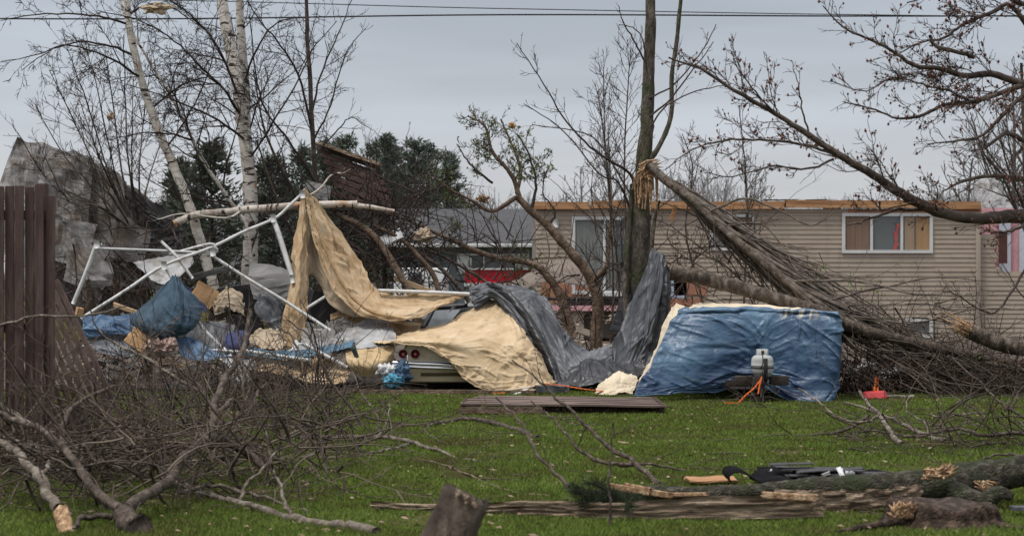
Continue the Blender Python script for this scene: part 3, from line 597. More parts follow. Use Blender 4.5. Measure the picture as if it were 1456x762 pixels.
# side wing past the corner post: siding with torn top, pink insulation behind, grey opening
g = Geo(); xw0, xw1 = WX(1393.5, YH), WX(1475, YH)
for k in range(int(WZ(330, YH) / co)):
    z0 = k * co; py = HZ - (z0 - EYE) * F / YH
    xe = xw1 if py > 392 else WX(1420 + 6 * math.sin(k * 2.2), YH)
    course(g, xw0, xe, z0, z0 + co * .98, YH + .12)
g.box(((xw0 + xw1) / 2, YH + .4, WZ(400, YH) / 2), (xw1 - xw0, .5, WZ(400, YH)))
g.build('wing_wall', M_siding, e_, smooth=False)
g = Geo(); g.box((WX(1440, YH), YH + .6, WZ(345, YH)), (2.2, .1, 1.9)); g.build('wing_insulation', M_pink, e_, smooth=False)
g = Geo(); g.box((WX(1436, YH), YH + .5, WZ(345, YH)), (.3, .06, 1.7)); g.box((WX(1470, YH), YH + .5, WZ(340, YH)), (.5, .06, 1.9)); g.build('house_wrap', mat('wrap', [(.42, .45, .52), (.55, .57, .62)], 3, bump=.3), e_, smooth=False)
g = Geo(); g.box((WX(1427, YH), YH + .06, WZ(352, YH)), (.22, .05, .85)); g.build('shutter', mat('maroon', [(.06, .025, .02), (.1, .04, .03)], 3), e_, smooth=False)
cloth('housewrap_sheet', [[(1385, 262, 50.4), (1402, 250, 50.3), (1420, 258, 50.2)], [(1388, 285, 50.2), (1410, 280, 50), (1440, 292, 50)], [(1400, 300, 50.0), (1425, 305, 49.8), (1456, 310, 49.8)]], M_greylight, 40, 34, .06, 2.5, label='torn pale house wrap flapping above the pink insulation', cat='house wrap', seed=3)
# outdoor lamp on wall
g = Geo(); q = P(790, 312, YH - .1); g.line([q, (q[0], q[1], q[2] - .12), (q[0], q[1], q[2] - .22)], [.05, .09, .07], 10); g.build('wall_lamp', M_white, e_)
# ================================================================= TREES IN THE YARD
TWM = 2.0
def tree(name, label, base, stems, spec, m=M_bark, mt=M_twig, seed=1, cat='tree', group=None, twig='crown', tw=1):
    """stems: list of (guide, w0, w1, sprout kwargs or None); the first is the trunk"""
    rng = random.Random(seed); e_ = empty(name, base, label, cat, group); g = Geo(); c = Geo(); ends = []
    for i, (gd, w0, w1, kw) in enumerate(stems):
        big = w0 > 5 or i == 0
        pts, rad = guide(g if big else c, gd, w0, w1, 12 if w0 > 10 else 7 if w0 > 4 else 5, jit=.012 if not big else .006, rng=rng)
        k = dict(spec); k.update(kw or {})
        if kw is not None or i > 0 or spec.get('all'):
            k.pop('all', None); sprout(c, pts, rad, rng, k.pop('lvl', 3), k.pop('dens', 1.5) * TWM * tw, ends=ends, **k)
    tr = g.build('trunk', m, e_); cr_ = c.build(twig, mt, e_); return e_, ends, tr, cr_
UP = (0, 0, .05)
# twin birch
base = (P(355, 0, 31)[0], 31, 0)
bt_, ends, _, _ = tree('birch_tree', 'twin-trunked white birch standing behind the collapsed canopy', base, [
    ([(358, 541, 31), (357, 470, 31), (354, 400, 31), (357, 330, 31), (355, 260, 31), (350, 210, 31), (339, 130, 31), (326, 60, 31), (315, 0, 31), (306, -70, 31)], 25, 14, None),
    ([(354, 250, 31), (350, 190, 31.2), (349, 130, 31.4), (344, 60, 31.4), (340, 0, 31.4), (336, -70, 31.4)], 15, 10, None),
    ([(345, 170, 31), (320, 130, 30.5), (285, 95, 30), (250, 60, 29.8), (200, 30, 29.6), (140, 15, 29.5)], 4.5, 1.2, dict(dens=2.2)),
    ([(340, 140, 31), (310, 70, 30.2), (280, 30, 29.8), (240, 0, 29.4), (200, -20, 29.2)], 4, 1.2, dict(dens=2)),
    ([(346, 120, 31.4), (370, 60, 31), (400, 30, 31), (450, 24, 31)], 3.5, 1, dict(dens=1.6)),
    ([(350, 200, 31), (300, 165, 30), (240, 140, 29.6), (180, 120, 29.4)], 4, 1, dict(dens=2)),
    ([(352, 230, 31), (385, 180, 30.6), (420, 120, 30.4), (445, 70, 30.2), (480, 30, 30)], 3.5, 1, dict(dens=1.8)),
], dict(lvl=3, dens=1.8, ratio=.42, bias=(0, 0, -.01), rmin=.0046), M_birch, M_twigd, 3, tw=1.35)
# leaning birch
tree('birch_tree', 'slender white birch leaning left of the twin birch, base in the debris', (P(318, 0, 30.2)[0], 30.2, 0), [
    ([(322, 545, 30.2), (318, 500, 30.2), (314, 450, 30.2), (300, 395, 30.2), (284, 340, 30.2), (272, 300, 30.2), (256, 258, 30.2), (236, 212, 30.2), (216, 160, 30.2), (196, 95, 30.2), (184, 40, 30.2), (180, 0, 30.2), (178, -60, 30.2)], 17, 9, None),
    ([(190, 80, 30.2), (160, 66, 30), (110, 60, 29.8), (60, 75, 29.5), (0, 90, 29.2)], 4, 1, dict(dens=2.2)),
    ([(183, 35, 30.2), (150, 25, 30), (100, 20, 30), (40, 22, 30), (0, 30, 29.6)], 4, 1, dict(dens=2.2)),
    ([(200, 110, 30.2), (150, 80, 29.4), (90, 65, 29), (30, 100, 28.6)], 4, 1, dict(dens=2.0)),
    ([(215, 155, 30.2), (260, 120, 30), (300, 110, 29.6), (340, 112, 29.2)], 3.5, 1, dict(dens=1.8)),
    ([(182, 20, 30.2), (220, 5, 30), (260, 20, 30), (300, 50, 29.6)], 3.5, 1, dict(dens=2)),
    ([(236, 212, 30.2), (270, 160, 30), (300, 90, 29.6), (310, 20, 29.2)], 3, 1, dict(dens=1.8)),
], dict(lvl=3, dens=1.8, ratio=.42, bias=(0, 0, -.01), rmin=.0046), M_birch, M_twigd, 4, tw=1.35)
tree('birch_sapling', 'thin mottled birch stem bending across between the two larger birches', (P(350, 0, 30.6)[0], 30.6, 0), [
    ([(362, 545, 30.6), (360, 430, 30.6), (352, 330, 30.6), (335, 298, 30.6), (306, 255, 30.4), (285, 222, 30.4), (270, 190, 30.4), (240, 132, 30.4), (208, 80, 30.4), (182, 34, 30.4), (165, -20, 30.4)], 7, 3, dict(dens=1.6, ratio=.25)),
    ([(275, 200, 30.4), (240, 190, 30), (200, 190, 29.7), (150, 200, 29.5)], 3, 1, dict(dens=2)),
], dict(lvl=3, dens=1.6, ratio=.35, bias=(0, 0, 0), rmin=.0046), M_birch, M_twigd, 5, tw=1.6)
# broken horizontal birch log
e_ = empty('birch_log', P(380, 300, 29.9), 'snapped white birch trunk hanging level across the twin birch', 'log'); g = Geo(); rng = random.Random(6)
p1, r1 = guide(g, [(250, 317, 30), (275, 307, 30), (310, 302, 29.9), (345, 299, 29.8), (400, 294, 29.8), (450, 291, 29.8), (508, 290, 29.8)], 11, 10, 10)
p2, r2 = guide(g, [(505, 292, 30), (530, 295, 30), (560, 300, 30.2)], 8, 5, 8)
g.build('trunk', M_birchh, e_); g = Geo(); guide(g, [(248, 318, 30), (252, 316, 30)], 12, 11, 9); g.build('cut_end', M_fresh, e_)
g = Geo(); pp, rr = guide(g, [(345, 299, 29.8), (320, 310, 29.6), (260, 304, 29.5), (225, 312, 29.4)], 3.5, 1.5, 6); sprout(g, pp, rr, rng, 2, 2); g.build('branch', M_birch, e_); g = Geo()
pp, rr = guide(g, [(430, 285, 29.8), (455, 268, 29.6), (470, 250, 29.6), (485, 246, 29.5)], 3.5, 1.5, 6); sprout(g, pp, rr, rng, 2, 2); g.build('branch', M_birch, e_)
# shrub-like fan of stems at the left
st = []; rq = random.Random(9)
for (x, y) in ((70, 100), (95, 70), (120, 60), (150, 75), (50, 150), (25, 190), (175, 50), (110, 130), (60, 215), (190, 110), (215, 90), (240, 150)):
    st.append(([(212 + rq.uniform(-8, 8), 540, 31.5), (208 + rq.uniform(-6, 6), 430, 31.5), (200 + (x - 150) * .08, 340, 31.5), (175 + (x - 150) * .35, 260 + (y - 100) * .3, 31.3 + rq.uniform(-.8, .8)), (x * .7 + 55, y + 70, 31.2 + rq.uniform(-1.2, 1.2)), (x, y, 31 + rq.uniform(-1.5, 1.5))], rq.uniform(4, 6), 1, dict(dens=2.3, t0=.5)))
tree('multistem_tree', 'bare many-stemmed tree fanning up and left above the brown fence', (P(212, 0, 31.5)[0], 31.5, 0), st, dict(lvl=3, dens=2.2, ratio=.24, bias=(0, 0, .03), rmin=.0046, ang=(.35, .8)), M_bark, M_bark, 10, tw=.62)
# dark slim tree left of the deck panel
tree('slim_tree', 'slim dark bare tree rising just left of the raised deck panel', (P(455, 0, 32)[0], 32, 0), [
    ([(458, 536, 32), (456, 400, 32), (452, 300, 32), (446, 220, 32), (441, 120, 32), (437, 50, 32), (436, 0, 32), (435, -60, 32)], 9, 4.5, dict(dens=1.5, ratio=.16)),
    ([(444, 190, 32), (425, 110, 31.7), (395, 60, 31.5), (370, 30, 31.4), (345, -10, 31.2)], 4, 1.5, dict(dens=2)),
    ([(443, 170, 32), (455, 110, 32.2), (480, 50, 32.4), (500, 0, 32.5)], 3.5, 1.2, dict(dens=2)),
    ([(446, 200, 32), (470, 150, 32), (490, 80, 32), (520, 40, 32)], 3, 1, dict(dens=2)),
    ([(450, 260, 32), (410, 200, 31.6), (375, 150, 31.4), (362, 90, 31.2), (355, 20, 31)], 4, 1.5, dict(dens=1.8)),
    ([(450, 220, 32), (480, 185, 31.8), (500, 168, 31.6), (530, 186, 31.4)], 2.5, 1, dict(dens=2)),
    ([(455, 380, 32), (430, 300, 31.5), (400, 240, 31.2), (375, 180, 31), (360, 100, 31)], 6, 2, dict(dens=1.6)),
    ([(456, 400, 32), (415, 330, 31), (385, 260, 30.8), (365, 200, 30.8)], 6, 2, dict(dens=1.6)),
], dict(lvl=3, dens=1.8, ratio=.34, bias=UP, rmin=.0045), M_limb, M_twigd, 12, tw=1.4)
# leafing small tree thrown over: crown with pale green buds
lt, ends, _, _ = tree('leafing_tree', 'twisted small tree with green buds, split and bent towards the grey house', (P(848, 0, 33)[0], 33, 0), [
    ([(850, 532, 33), (848, 480, 33), (850, 430, 33), (842, 400, 33), (826, 375, 33), (800, 345, 33), (780, 322, 33), (755, 300, 33), (735, 280, 33)], 19, 9, None),
    ([(842, 400, 33), (862, 380, 32.8), (866, 340, 32.8), (870, 300, 32.8)], 9, 3, dict(dens=1)),
    ([(815, 480, 32.6), (800, 430, 32.6), (780, 395, 32.6), (755, 375, 32.6), (700, 365, 32.6), (650, 345, 32.7), (600, 322, 32.8), (560, 305, 33)], 14, 3, dict(dens=1.6, ratio=.22)),
    ([(735, 280, 33), (700, 300, 32.8), (670, 285, 32.6), (640, 270, 32.4), (615, 250, 32.3)], 7, 2, dict(dens=2.6)),
    ([(740, 285, 33), (728, 250, 33), (700, 215, 33), (690, 180, 33), (665, 165, 33)], 8, 2, dict(dens=3)),
    ([(735, 275, 33), (740, 240, 33.4), (725, 200, 33.5), (712, 170, 33.5)], 6, 2, dict(dens=3)),
    ([(755, 300, 33), (762, 260, 33), (750, 215, 33), (735, 190, 33)], 5, 1.5, dict(dens=3)),
    ([(700, 260, 33), (670, 235, 32.6), (650, 205, 32.4)], 4, 1.5, dict(dens=3)),
    ([(780, 322, 33), (790, 300, 33), (772, 275, 33), (778, 240, 33)], 4, 1.3, dict(dens=2)),
], dict(lvl=3, dens=2.4, ratio=.42, bias=(0, 0, .02), rmin=.0048, wob=.26), M_tan, M_twig, 14, tw=2)
g = Geo(); rng = random.Random(1); leaves(g, [e for e in ends if e[0] < WX(790, 33) and rng.random() < .5], .028, rng, 1, .04)
tag(g.build('leaves', M_leaf, lt), kind='stuff')
# sprouts behind it
SAP = 'upright bare saplings round the snapped trunk'
for i, (gd, lab) in enumerate([([(862, 540, 32), (872, 430, 32), (868, 300, 32), (860, 200, 32), (858, 100, 32)], 'bare sapling rising just left of the snapped trunk'),
        ([(885, 540, 31), (880, 400, 31), (870, 300, 31), (858, 190, 31), (850, 130, 31)], 'thin bare sapling touching the left side of the snapped trunk'),
        ([(892, 540, 31), (893, 420, 31), (888, 240, 31), (893, 130, 31), (897, 70, 31)], 'straight bare whip in front of the sliding glass door'),
        ([(1048, 545, 33), (1058, 430, 33), (1062, 300, 33), (1060, 240, 33), (1050, 150, 33)], 'bare sapling in front of the small middle window'),
        ([(990, 545, 33), (1000, 440, 33), (975, 330, 33), (985, 240, 33), (970, 190, 33)], 'bare sapling just right of the hanging grey tarp')]):
    Y_ = gd[0][2]
    tree('sapling', lab, (P(gd[0][0], 0, Y_)[0], Y_, 0), [(gd, 4, 1.2, dict(dens=2.2, t0=.25))], dict(lvl=2, ratio=.22, bias=(0, 0, .12), rmin=.0046), M_bark, M_twig, 60 + i, cat='sapling', group=SAP, tw=1.6)
# ---- snapped tree
base = (P(905, 0, 30)[0], 30, 0); e_ = empty('snapped_tree', base, 'tall mossy tree snapped open at mid height with its fallen half hanging right', 'tree')
rng = random.Random(17); g = Geo(); c = Geo()
g.line([tuple(p) for p in gpath([(904, 548, 30), (905, 500, 30), (905, 440, 30), (907, 380, 30), (909, 330, 30), (910, 290, 30), (911, 262, 30)], 22)], [(46 - 17 * (i / 21) ** .5) / 2 * 30 / F for i in range(22)], 14)
p0, r0 = guide(g, [(912, 285, 30.1), (914, 240, 30.1), (919, 190, 30.1), (921, 150, 30.1), (923, 90, 30.1), (925, 40, 30.1), (925, -10, 30.1), (926, -90, 30.1)], 22, 13, 12)
p1, r1 = guide(g, [(918, 235, 30.1), (935, 212, 30), (948, 185, 30), (955, 158, 30), (955, 110, 30), (962, 60, 30), (968, 0, 30), (972, -60, 30)], 8, 5, 8)
sprout(c, p1, r1, rng, 3, 2.5, .2, (0, 0, .05), t0=.3)
g.line([tuple(p) for p in gpath([(893, 548, 29.75), (892, 470, 29.75), (890, 400, 29.8), (893, 330, 29.85), (899, 270, 29.9)], 16)], [(13 - 6 * i / 15) / 2 * 30 / F for i in range(16)], 8)
g.line([tuple(p) for p in gpath([(927, 430, 29.9), (926, 370, 29.8), (930, 320, 29.9), (938, 285, 29.9)], 12)], [(9 - 6 * i / 11) / 2 * 30 / F for i in range(12)], 7)
g.line([P(884, 372, 29.8), P(888, 380, 29.8), P(894, 396, 29.9)], [.02, .07, .05], 8)
# side shoots
for gd, w0 in (([(905, 300, 30), (898, 250, 30), (870, 230, 29.7), (835, 205, 29.5), (800, 165, 29.3), (770, 115, 29.2), (735, 62, 29)], 5),
               ([(918, 90, 30), (900, 55, 29.8), (885, 30, 29.6), (880, 8, 29.6)], 3), ([(920, 110, 30), (915, 60, 29.9), (900, 40, 30), (880, 35, 30)], 2.5),
               ([(925, 165, 30), (955, 140, 29.8), (985, 100, 29.6), (1015, 60, 29.4)], 3.5), ([(922, 140, 30), (960, 120, 30), (1000, 70, 30), (1018, 35, 30)], 3),
               ([(900, 310, 30), (880, 260, 29.6), (850, 245, 29.4), (800, 185, 29.2), (745, 148, 29)], 3.5), ([(905, 290, 30), (860, 215, 30), (830, 190, 30), (757, 178, 30)], 3),
               ([(925, 180, 30), (948, 150, 29.8), (990, 130, 29.6), (1040, 120, 29.4)], 3)):
    pp, rr = guide(c, gd, w0, 1.2, 5, jit=.01, rng=rng); sprout(c, pp, rr, rng, 3, 4.5, .24, (0, 0, .06), rmin=.0045)
tr = g.build('trunk', M_moss, e_); c.build('twigs', M_twig, e_)
# splintered break
g = Geo()
for k in range(90):
    x = 901 + 22 * rng.random(); y0 = 262 + rng.uniform(-8, 40) - (x - 901) * .3; y1 = 232 + rng.uniform(0, 26) + abs(x - 914) * 1.1
    q0 = P(x + rng.uniform(-1, 1), y0, 29.80 + rng.uniform(-.02, .05) + .004 * (x - 912) ** 2 * .3); q1 = P(x + rng.uniform(-3, 4), y1, 29.86 + rng.uniform(-.08, .08))
    mid = tuple((q0[j] + q1[j]) / 2 + rng.uniform(-.02, .02) for j in range(3)); wdt = rng.uniform(.004, .017)
    g.line([q0, mid, q1], [wdt, wdt * .9, .002], 4)
for k in range(34):
    q0 = P(912 + rng.uniform(-6, 10), 243 + rng.uniform(-10, 12), 29.82); q1 = P(932 + rng.uniform(-10, 14), 238 + rng.uniform(-12, 22), 29.66 + rng.uniform(-.05, .05))
    g.line([q0, tuple((q0[j] + q1[j]) / 2 + (.03 if j == 2 else 0) for j in range(3)), q1], [.016, .018, .003], 4)
for k in range(16):
    x = 925 + rng.uniform(-3, 10); q0 = P(x, 246, 29.8); q1 = P(x + rng.uniform(-4, 3), 270 + rng.uniform(0, 45), 29.75); g.line([q0, tuple((q0[j] + q1[j]) / 2 for j in range(3)), q1], [.012, .012, .003], 4)
g.build('splinters', M_fresh, e_)
# fallen half: trunk and many parallel branches swept down to the right
g = Geo(); c = Geo()
pt, rt = guide(g, [(922, 234, 29.7), (945, 255, 29.5), (985, 285, 29.2), (1020, 318, 29), (1060, 352, 28.7), (1110, 392, 28.4), (1155, 425, 28.2), (1210, 460, 28), (1280, 485, 27.8), (1370, 508, 27.6), (1470, 530, 27.4)], 13, 7, 12)
rq = random.Random(31)
for k in range(78):
    t = rq.uniform(.0, .55); i = int(t * (len(pt) - 1)); a = pt[i]; ax = CX + a[0] * F / a[1]; ay = HZ + (EYE - a[2]) * F / a[1]; Y_ = a[1]
    ex = ax + rq.uniform(200, 420) * (1 - .25 * t); ey = min(548, ay + (ex - ax) * rq.uniform(.55, .86) + rq.uniform(-12, 25)); o = rq.uniform(-18, 22)
    gd = [(ax, ay, Y_), (ax + (ex - ax) * .28, ay + (ey - ay) * .30 + o * .5, Y_ - rq.uniform(0, .4)), (ax + (ex - ax) * .6, ay + (ey - ay) * .66 + o, Y_ - rq.uniform(0, .9)), (ex, ey, Y_ - rq.uniform(.2, 1.4))]
    pp, rr = guide(c if k > 9 else g, gd, rq.uniform(3, 8) if k > 9 else rq.uniform(6, 11), 1.5, 6, jit=.01, rng=rq)
    sprout(c, pp, rr, rq, 2, 1.5, .28, (.03, 0, -.02), ang=(.2, .6), rmin=.0036, floor=0)
for gd in ([(1010, 300, 29), (1060, 283, 28.8), (1110, 300, 28.8), (1155, 320, 28.6), (1200, 290, 28.5)], [(1020, 322, 29), (1080, 318, 28.8), (1105, 340, 28.6), (1125, 372, 28.4)],
           [(1130, 400, 28.3), (1220, 400, 28), (1300, 418, 27.9), (1420, 420, 27.8)], [(1160, 430, 28.2), (1240, 412, 28), (1330, 395, 27.8), (1400, 400, 27.8)], [(1180, 440, 28.2), (1290, 460, 27.8), (1380, 440, 27.6), (1456, 440, 27.4)]):
    pp, rr = guide(c, gd, 4, 1.2, 5, jit=.01, rng=rq); sprout(c, pp, rr, rq, 2, 2, .3, (0, 0, .02), rmin=.0045)
ends2 = []
sprout(c, pt, rt, rq, 3, 2.2, .18, (0, 0, .03), rmin=.0036, floor=0, ends=ends2)
g.build('fallen_limb', mat('bark_limb_mossy', [(.03, .023, .018), (.1, .08, .062), (.2, .172, .14)], 12, bump=1, dist=.03, extra=overlay((.06, .065, .028), 3, .55, .7)), e_); c.build('fallen_branches', mat('bark_tanbranch', [(.035, .027, .021), (.11, .088, .07), (.2, .17, .14)], 8, bump=.4), e_)
g = Geo(); leaves(g, [q for q in ends2 if q[0] > 2.5 and rq.random() < .25], .03, rq, 1, .05); g.build('leaves', M_leaf, e_)
# separate sawn log leaning from the tarp and the splintered one at the right
def logobj(name, label, gd, w0, w1, m, cut=(True, False), seed=1, cat='log', tw=0, splinter=None, group=None):
    e_ = empty(name, P(*gd[0]), label, cat, group); g = Geo(); rng = random.Random(seed); pp, rr = guide(g, gd, w0, w1, 14, m=len(gd) * 7); g.build('trunk', m, e_)
    for k, en in ((0, cut[0]), (-1, cut[1])):
        if en:
            d = np.array(pp[k]) - np.array(pp[1 if k == 0 else -2]); d /= np.linalg.norm(d); g = Geo()
            g.line([tuple(pp[k] - d * .03), tuple(pp[k] + d * .008)], [rr[k] * .96, rr[k] * .9], 14); g.build('cut_end', M_fresh, e_)
    if splinter is not None:
        g = Geo(); k = splinter; d = np.array(pp[k]) - np.array(pp[1 if k == 0 else -2]); d /= np.linalg.norm(d)
        for _ in range(90):
            o = np.array(rdir(rng)) * rr[k] * .85; q = pp[k] + o; L_ = rng.uniform(.05, .24) * (2.2 if rng.random() < .12 else 1)
            g.line([tuple(q - d * .12), tuple(q + d * L_ * .5 + o * .1), tuple(q + d * L_ + o * .3)], [.013, .01, .002], 4)
        g.build('splinters', M_fresh, e_)
    if tw:
        g = Geo(); sprout(g, pp, rr, rng, 2, tw, .2, (0, 0, .06), rmin=.004, floor=0); g.build('twigs', M_twig, e_)
    return e_
logobj('log', 'long grey log with pale sawn end lying across the blue tarp', [(955, 386, 27.6), (1000, 395, 27.5), (1060, 412, 27.4), (1115, 428, 27.3), (1160, 442, 27.2), (1230, 470, 27.3), (1320, 492, 27.4), (1420, 512, 27.6)], 23, 13, M_bark, seed=2, tw=.8)
logobj('log', 'grey log with a splintered end poking up at the right edge', [(1378, 470, 26.8), (1400, 480, 26.8), (1430, 490, 26.8), (1470, 497, 26.8), (1560, 512, 26.8)], 21, 24, M_bark, (False, False), 5, splinter=0)
g = Geo(); plank(g, P(1330, 448, 26.8), P(1384, 472, 26.8), .06, .03, jag=.1, seed=4); tag(g.build('splinter', M_old), 'long dark splinter jutting from the broken log at the right', 'wood splinter')
logobj('log', 'smooth grey log low in the brush behind the red tub', [(1190, 462, 27.9), (1260, 480, 27.9), (1330, 510, 28), (1400, 525, 28.1), (1470, 545, 28.2)], 13, 11, M_bark, (False, False), 6, tw=1)
# ---- big overhanging limbs at the upper right: tree rooted outside the frame
st = [
 ([(1600, 640, 18.7), (1590, 500, 18.7), (1570, 350, 18.7), (1560, 200, 18.7), (1550, 60, 18.7), (1540, -100, 18.7)], 60, 40, None),
 ([(1565, 330, 18.7), (1500, 305, 18.6), (1440, 308, 18.5), (1390, 311, 18.4), (1340, 303, 18.3), (1305, 288, 18.2), (1270, 268, 18.1), (1235, 245, 18), (1195, 222, 18), (1150, 192, 18), (1100, 160, 18), (1050, 132, 18), (1000, 100, 18), (950, 82, 18)], 22, 2.5, dict(dens=1.5, ratio=.2)),
 ([(1195, 222, 18), (1150, 207, 18), (1090, 200, 17.9), (1040, 198, 17.8), (990, 210, 17.8), (945, 240, 17.8)], 5, 1.5, dict(dens=2.2)),
 ([(1320, 296, 18.3), (1270, 300, 18.2), (1235, 312, 18.1), (1205, 322, 18)], 5, 2.5, dict(dens=1)),
 ([(1185, 226, 18), (1150, 240, 18), (1100, 236, 18), (1040, 250, 18), (1000, 245, 18)], 4, 1.2, dict(dens=2.2)),
 ([(1545, 130, 18.7), (1500, 120, 18.5), (1456, 119, 18.4), (1410, 106, 18.3), (1370, 108, 18.2), (1340, 98, 18.1), (1300, 93, 18), (1265, 70, 18), (1235, 55, 18), (1200, 40, 17.9), (1170, 8, 17.8)], 13, 1.5, dict(dens=2.1, ratio=.22)),
 ([(1456, 121, 18.4), (1415, 135, 18.2), (1380, 145, 18.1), (1340, 150, 18), (1310, 165, 18), (1275, 168, 18), (1240, 155, 17.9), (1200, 146, 17.8)], 8, 1.5, dict(dens=2.1, ratio=.25)),
 ([(1545, 120, 18.7), (1490, 80, 18.6), (1440, 10, 18.5), (1410, 18, 18.3), (1370, 35, 18.2), (1340, 55, 18.1), (1310, 60, 18), (1270, 80, 18)], 9, 1.5, dict(dens=2.1, ratio=.25)),
 ([(1384, 82, 18.2), (1362, 74, 18.1), (1340, 70, 18), (1326, 62, 18), (1323, 50, 18)], 6, 5, dict(dens=1)),
 ([(1550, 60, 18.7), (1500, 10, 18.6), (1450, 5, 18.4), (1400, -20, 18.3), (1340, -10, 18.2), (1290, 5, 18)], 11, 2, dict(dens=2.1, ratio=.25)),
 ([(1555, 150, 18.7), (1500, 128, 18.3), (1450, 140, 18), (1400, 190, 17.9), (1360, 200, 17.8), (1320, 205, 17.8)], 10, 1.5, dict(dens=1.9, ratio=.25)),
 ([(1560, 250, 18.7), (1500, 252, 18.6), (1456, 254, 18.5), (1410, 250, 18.3), (1370, 258, 18.2), (1340, 272, 18.1)], 12, 2, dict(dens=1.6, ratio=.25)),
 ([(1456, 200, 18.5), (1430, 190, 18.3), (1400, 210, 18.2), (1380, 215, 18)], 8, 1.5, dict(dens=1.6)),
 ([(1560, 300, 18.7), (1480, 310, 18.2), (1456, 320, 18), (1430, 330, 17.9), (1400, 328, 17.8)], 8, 2, dict(dens=1.3)),
 ([(1380, 145, 18.1), (1350, 130, 18), (1310, 120, 18), (1270, 110, 17.9), (1230, 130, 17.8), (1180, 115, 17.8)], 4, 1.2, dict(dens=2.3)),
 ([(1100, 160, 18), (1075, 130, 17.9), (1050, 100, 17.8), (1040, 75, 17.8)], 3, 1, dict(dens=2.5)),
 ([(1150, 190, 18), (1140, 150, 17.9), (1135, 120, 17.8), (1125, 85, 17.8)], 3, 1, dict(dens=2.5)),
]
ot, ends, _, _ = tree('budding_tree', 'tree outside the frame whose dark budding limbs reach in from the upper right', (WX(1600, 18.7), 18.7, 0), st,
    dict(lvl=3, dens=2.6, ratio=.34, bias=(-.01, 0, .03), rmin=.0036, wob=.3, ang=(.4, 1.0)), M_limb, M_limb, 25, tw=2.7)
rng = random.Random(2); g = Geo(); blobs(g, [q for q in ends if rng.random() < .17], .0125, rng); tag(g.build('buds', M_bud, ot), kind='stuff')
# low branches leaning into frame at far right (dark)
tree('low_tree', 'dark slim tree with crossing twigs behind the torn house corner', (WX(1462, 40), 40, 0), [
    ([(1462, 507, 40), (1462, 400, 40), (1458, 300, 40), (1456, 200, 40), (1452, 90, 40)], 8, 4, dict(dens=1)),
    ([(1460, 380, 40), (1420, 440, 39.5), (1395, 440, 39), (1350, 415, 38.5), (1330, 425, 38)], 4, 1, dict(dens=1.4)),
    ([(1458, 300, 40), (1430, 230, 39.5), (1415, 150, 39.4)], 4, 1, dict(dens=1.8)),
    ([(1458, 330, 40), (1425, 250, 40), (1400, 220, 40), (1380, 160, 40)], 4, 1, dict(dens=1.8))],
    dict(lvl=3, dens=1.4, ratio=.35, bias=UP, rmin=.006), M_limb, M_twigd, 27)
# ================================================================= FENCE
def fence_panel(name, label, tops, bots, Y0, Y1, n, m, wdt, gap, cat='fence', rails=True):
    """boards between a top line and a bottom line given in photo pixels"""
    e_ = empty(name, P(*bots[0], Y0)[:2] + (0,), label, cat); g = Geo(); rq = random.Random(len(label))
    for k in range(n):
        f = (k + .5) / n; Yk = Y0 + (Y1 - Y0) * f
        a = P(tops[0][0] + (tops[1][0] - tops[0][0]) * f, tops[0][1] + (tops[1][1] - tops[0][1]) * f + rq.uniform(-1.5, 1.5), Yk); b = P(bots[0][0] + (bots[1][0] - bots[0][0]) * f, bots[0][1] + (bots[1][1] - bots[0][1]) * f, Yk)
        b = (b[0], b[1], max(.01, b[2])); plank(g, b, a, wdt * rq.uniform(.93, 1.0), .022, up=(0, 1, 0), seed=k, n=2)
    g.build('board_panel', m, e_, smooth=False, bevel=.003); return e_
YF = 17.
e_ = empty('fence', (WX(30, YF), YF, 0), 'tall brown board fence standing upright at the left edge', 'fence'); g = Geo(); rq = random.Random(3)
x = WX(-130, YF); k = 0
while x < WX(74, YF):
    zt = WZ(265, YF) + (0 if x < WX(62, YF) else -.09) + rq.uniform(-.012, .012); off = .0 if k % 2 else .035
    plank(g, (x, YF + off, .02), (x + rq.uniform(-.006, .006), YF + off, zt), .083, .02, up=(0, 1, 0), seed=k, n=2); x += .0935; k += 1
g.build('board_panel', M_brownfence, e_, smooth=False, bevel=.003)
for z in (.35, 1.3, 2.35):
    g = Geo(); g.box((WX(-28, YF), YF + .075, z), (WX(74, YF) - WX(-130, YF), .04, .09)); g.build('rail', M_brownfence, e_, smooth=False)
for px in (54, -70):
    g = Geo(); g.box((WX(px, YF), YF + .15, WZ(260, YF) / 2), (.1, .1, WZ(260, YF))); g.build('post', M_brownfence, e_, smooth=False, bevel=.006)
# leaning panel
M_fence2 = mat('fence_brown_lit', [(.06, .038, .032), (.1, .067, .057), (.14, .1, .088)], 4, (2, 2, .5), bump=.6)  # paler copy of the fence brown: light on the tilted boards painted in
e_ = empty('leaning_fence', P(110, 0, 17.6)[:2] + (0,), 'fallen brown fence panel leaning diagonally against the upright fence', 'fence panel'); g = Geo()
for k in range(10):
    f = k / 9.; a = P(76 - 24 * 0 + f * 2 - 60 * (1 - f), 392 + 0 * f, 18.2); 
    tx = 80 - 96 * (1 - f); ty = 398 + 0 * f; bx = 188 - 112 * (1 - f); by = 628 + 18 * (1 - f)
    a = P(tx, ty, 17.9); b = P(bx, by, 17.3); b = (b[0], b[1], max(b[2], .03)); plank(g, b, a, .052, .02, up=(.15, 1, .2), seed=k + 40, n=2)
g.build('board_panel', M_fence2, e_, smooth=False, bevel=.003)
g = Geo(); plank(g, P(84, 533, 17.28), P(134, 530, 17.35), .04, .06, up=(0, 1, 0), jag=.06, seed=3)
g.build('rail', M_old, e_, smooth=False)
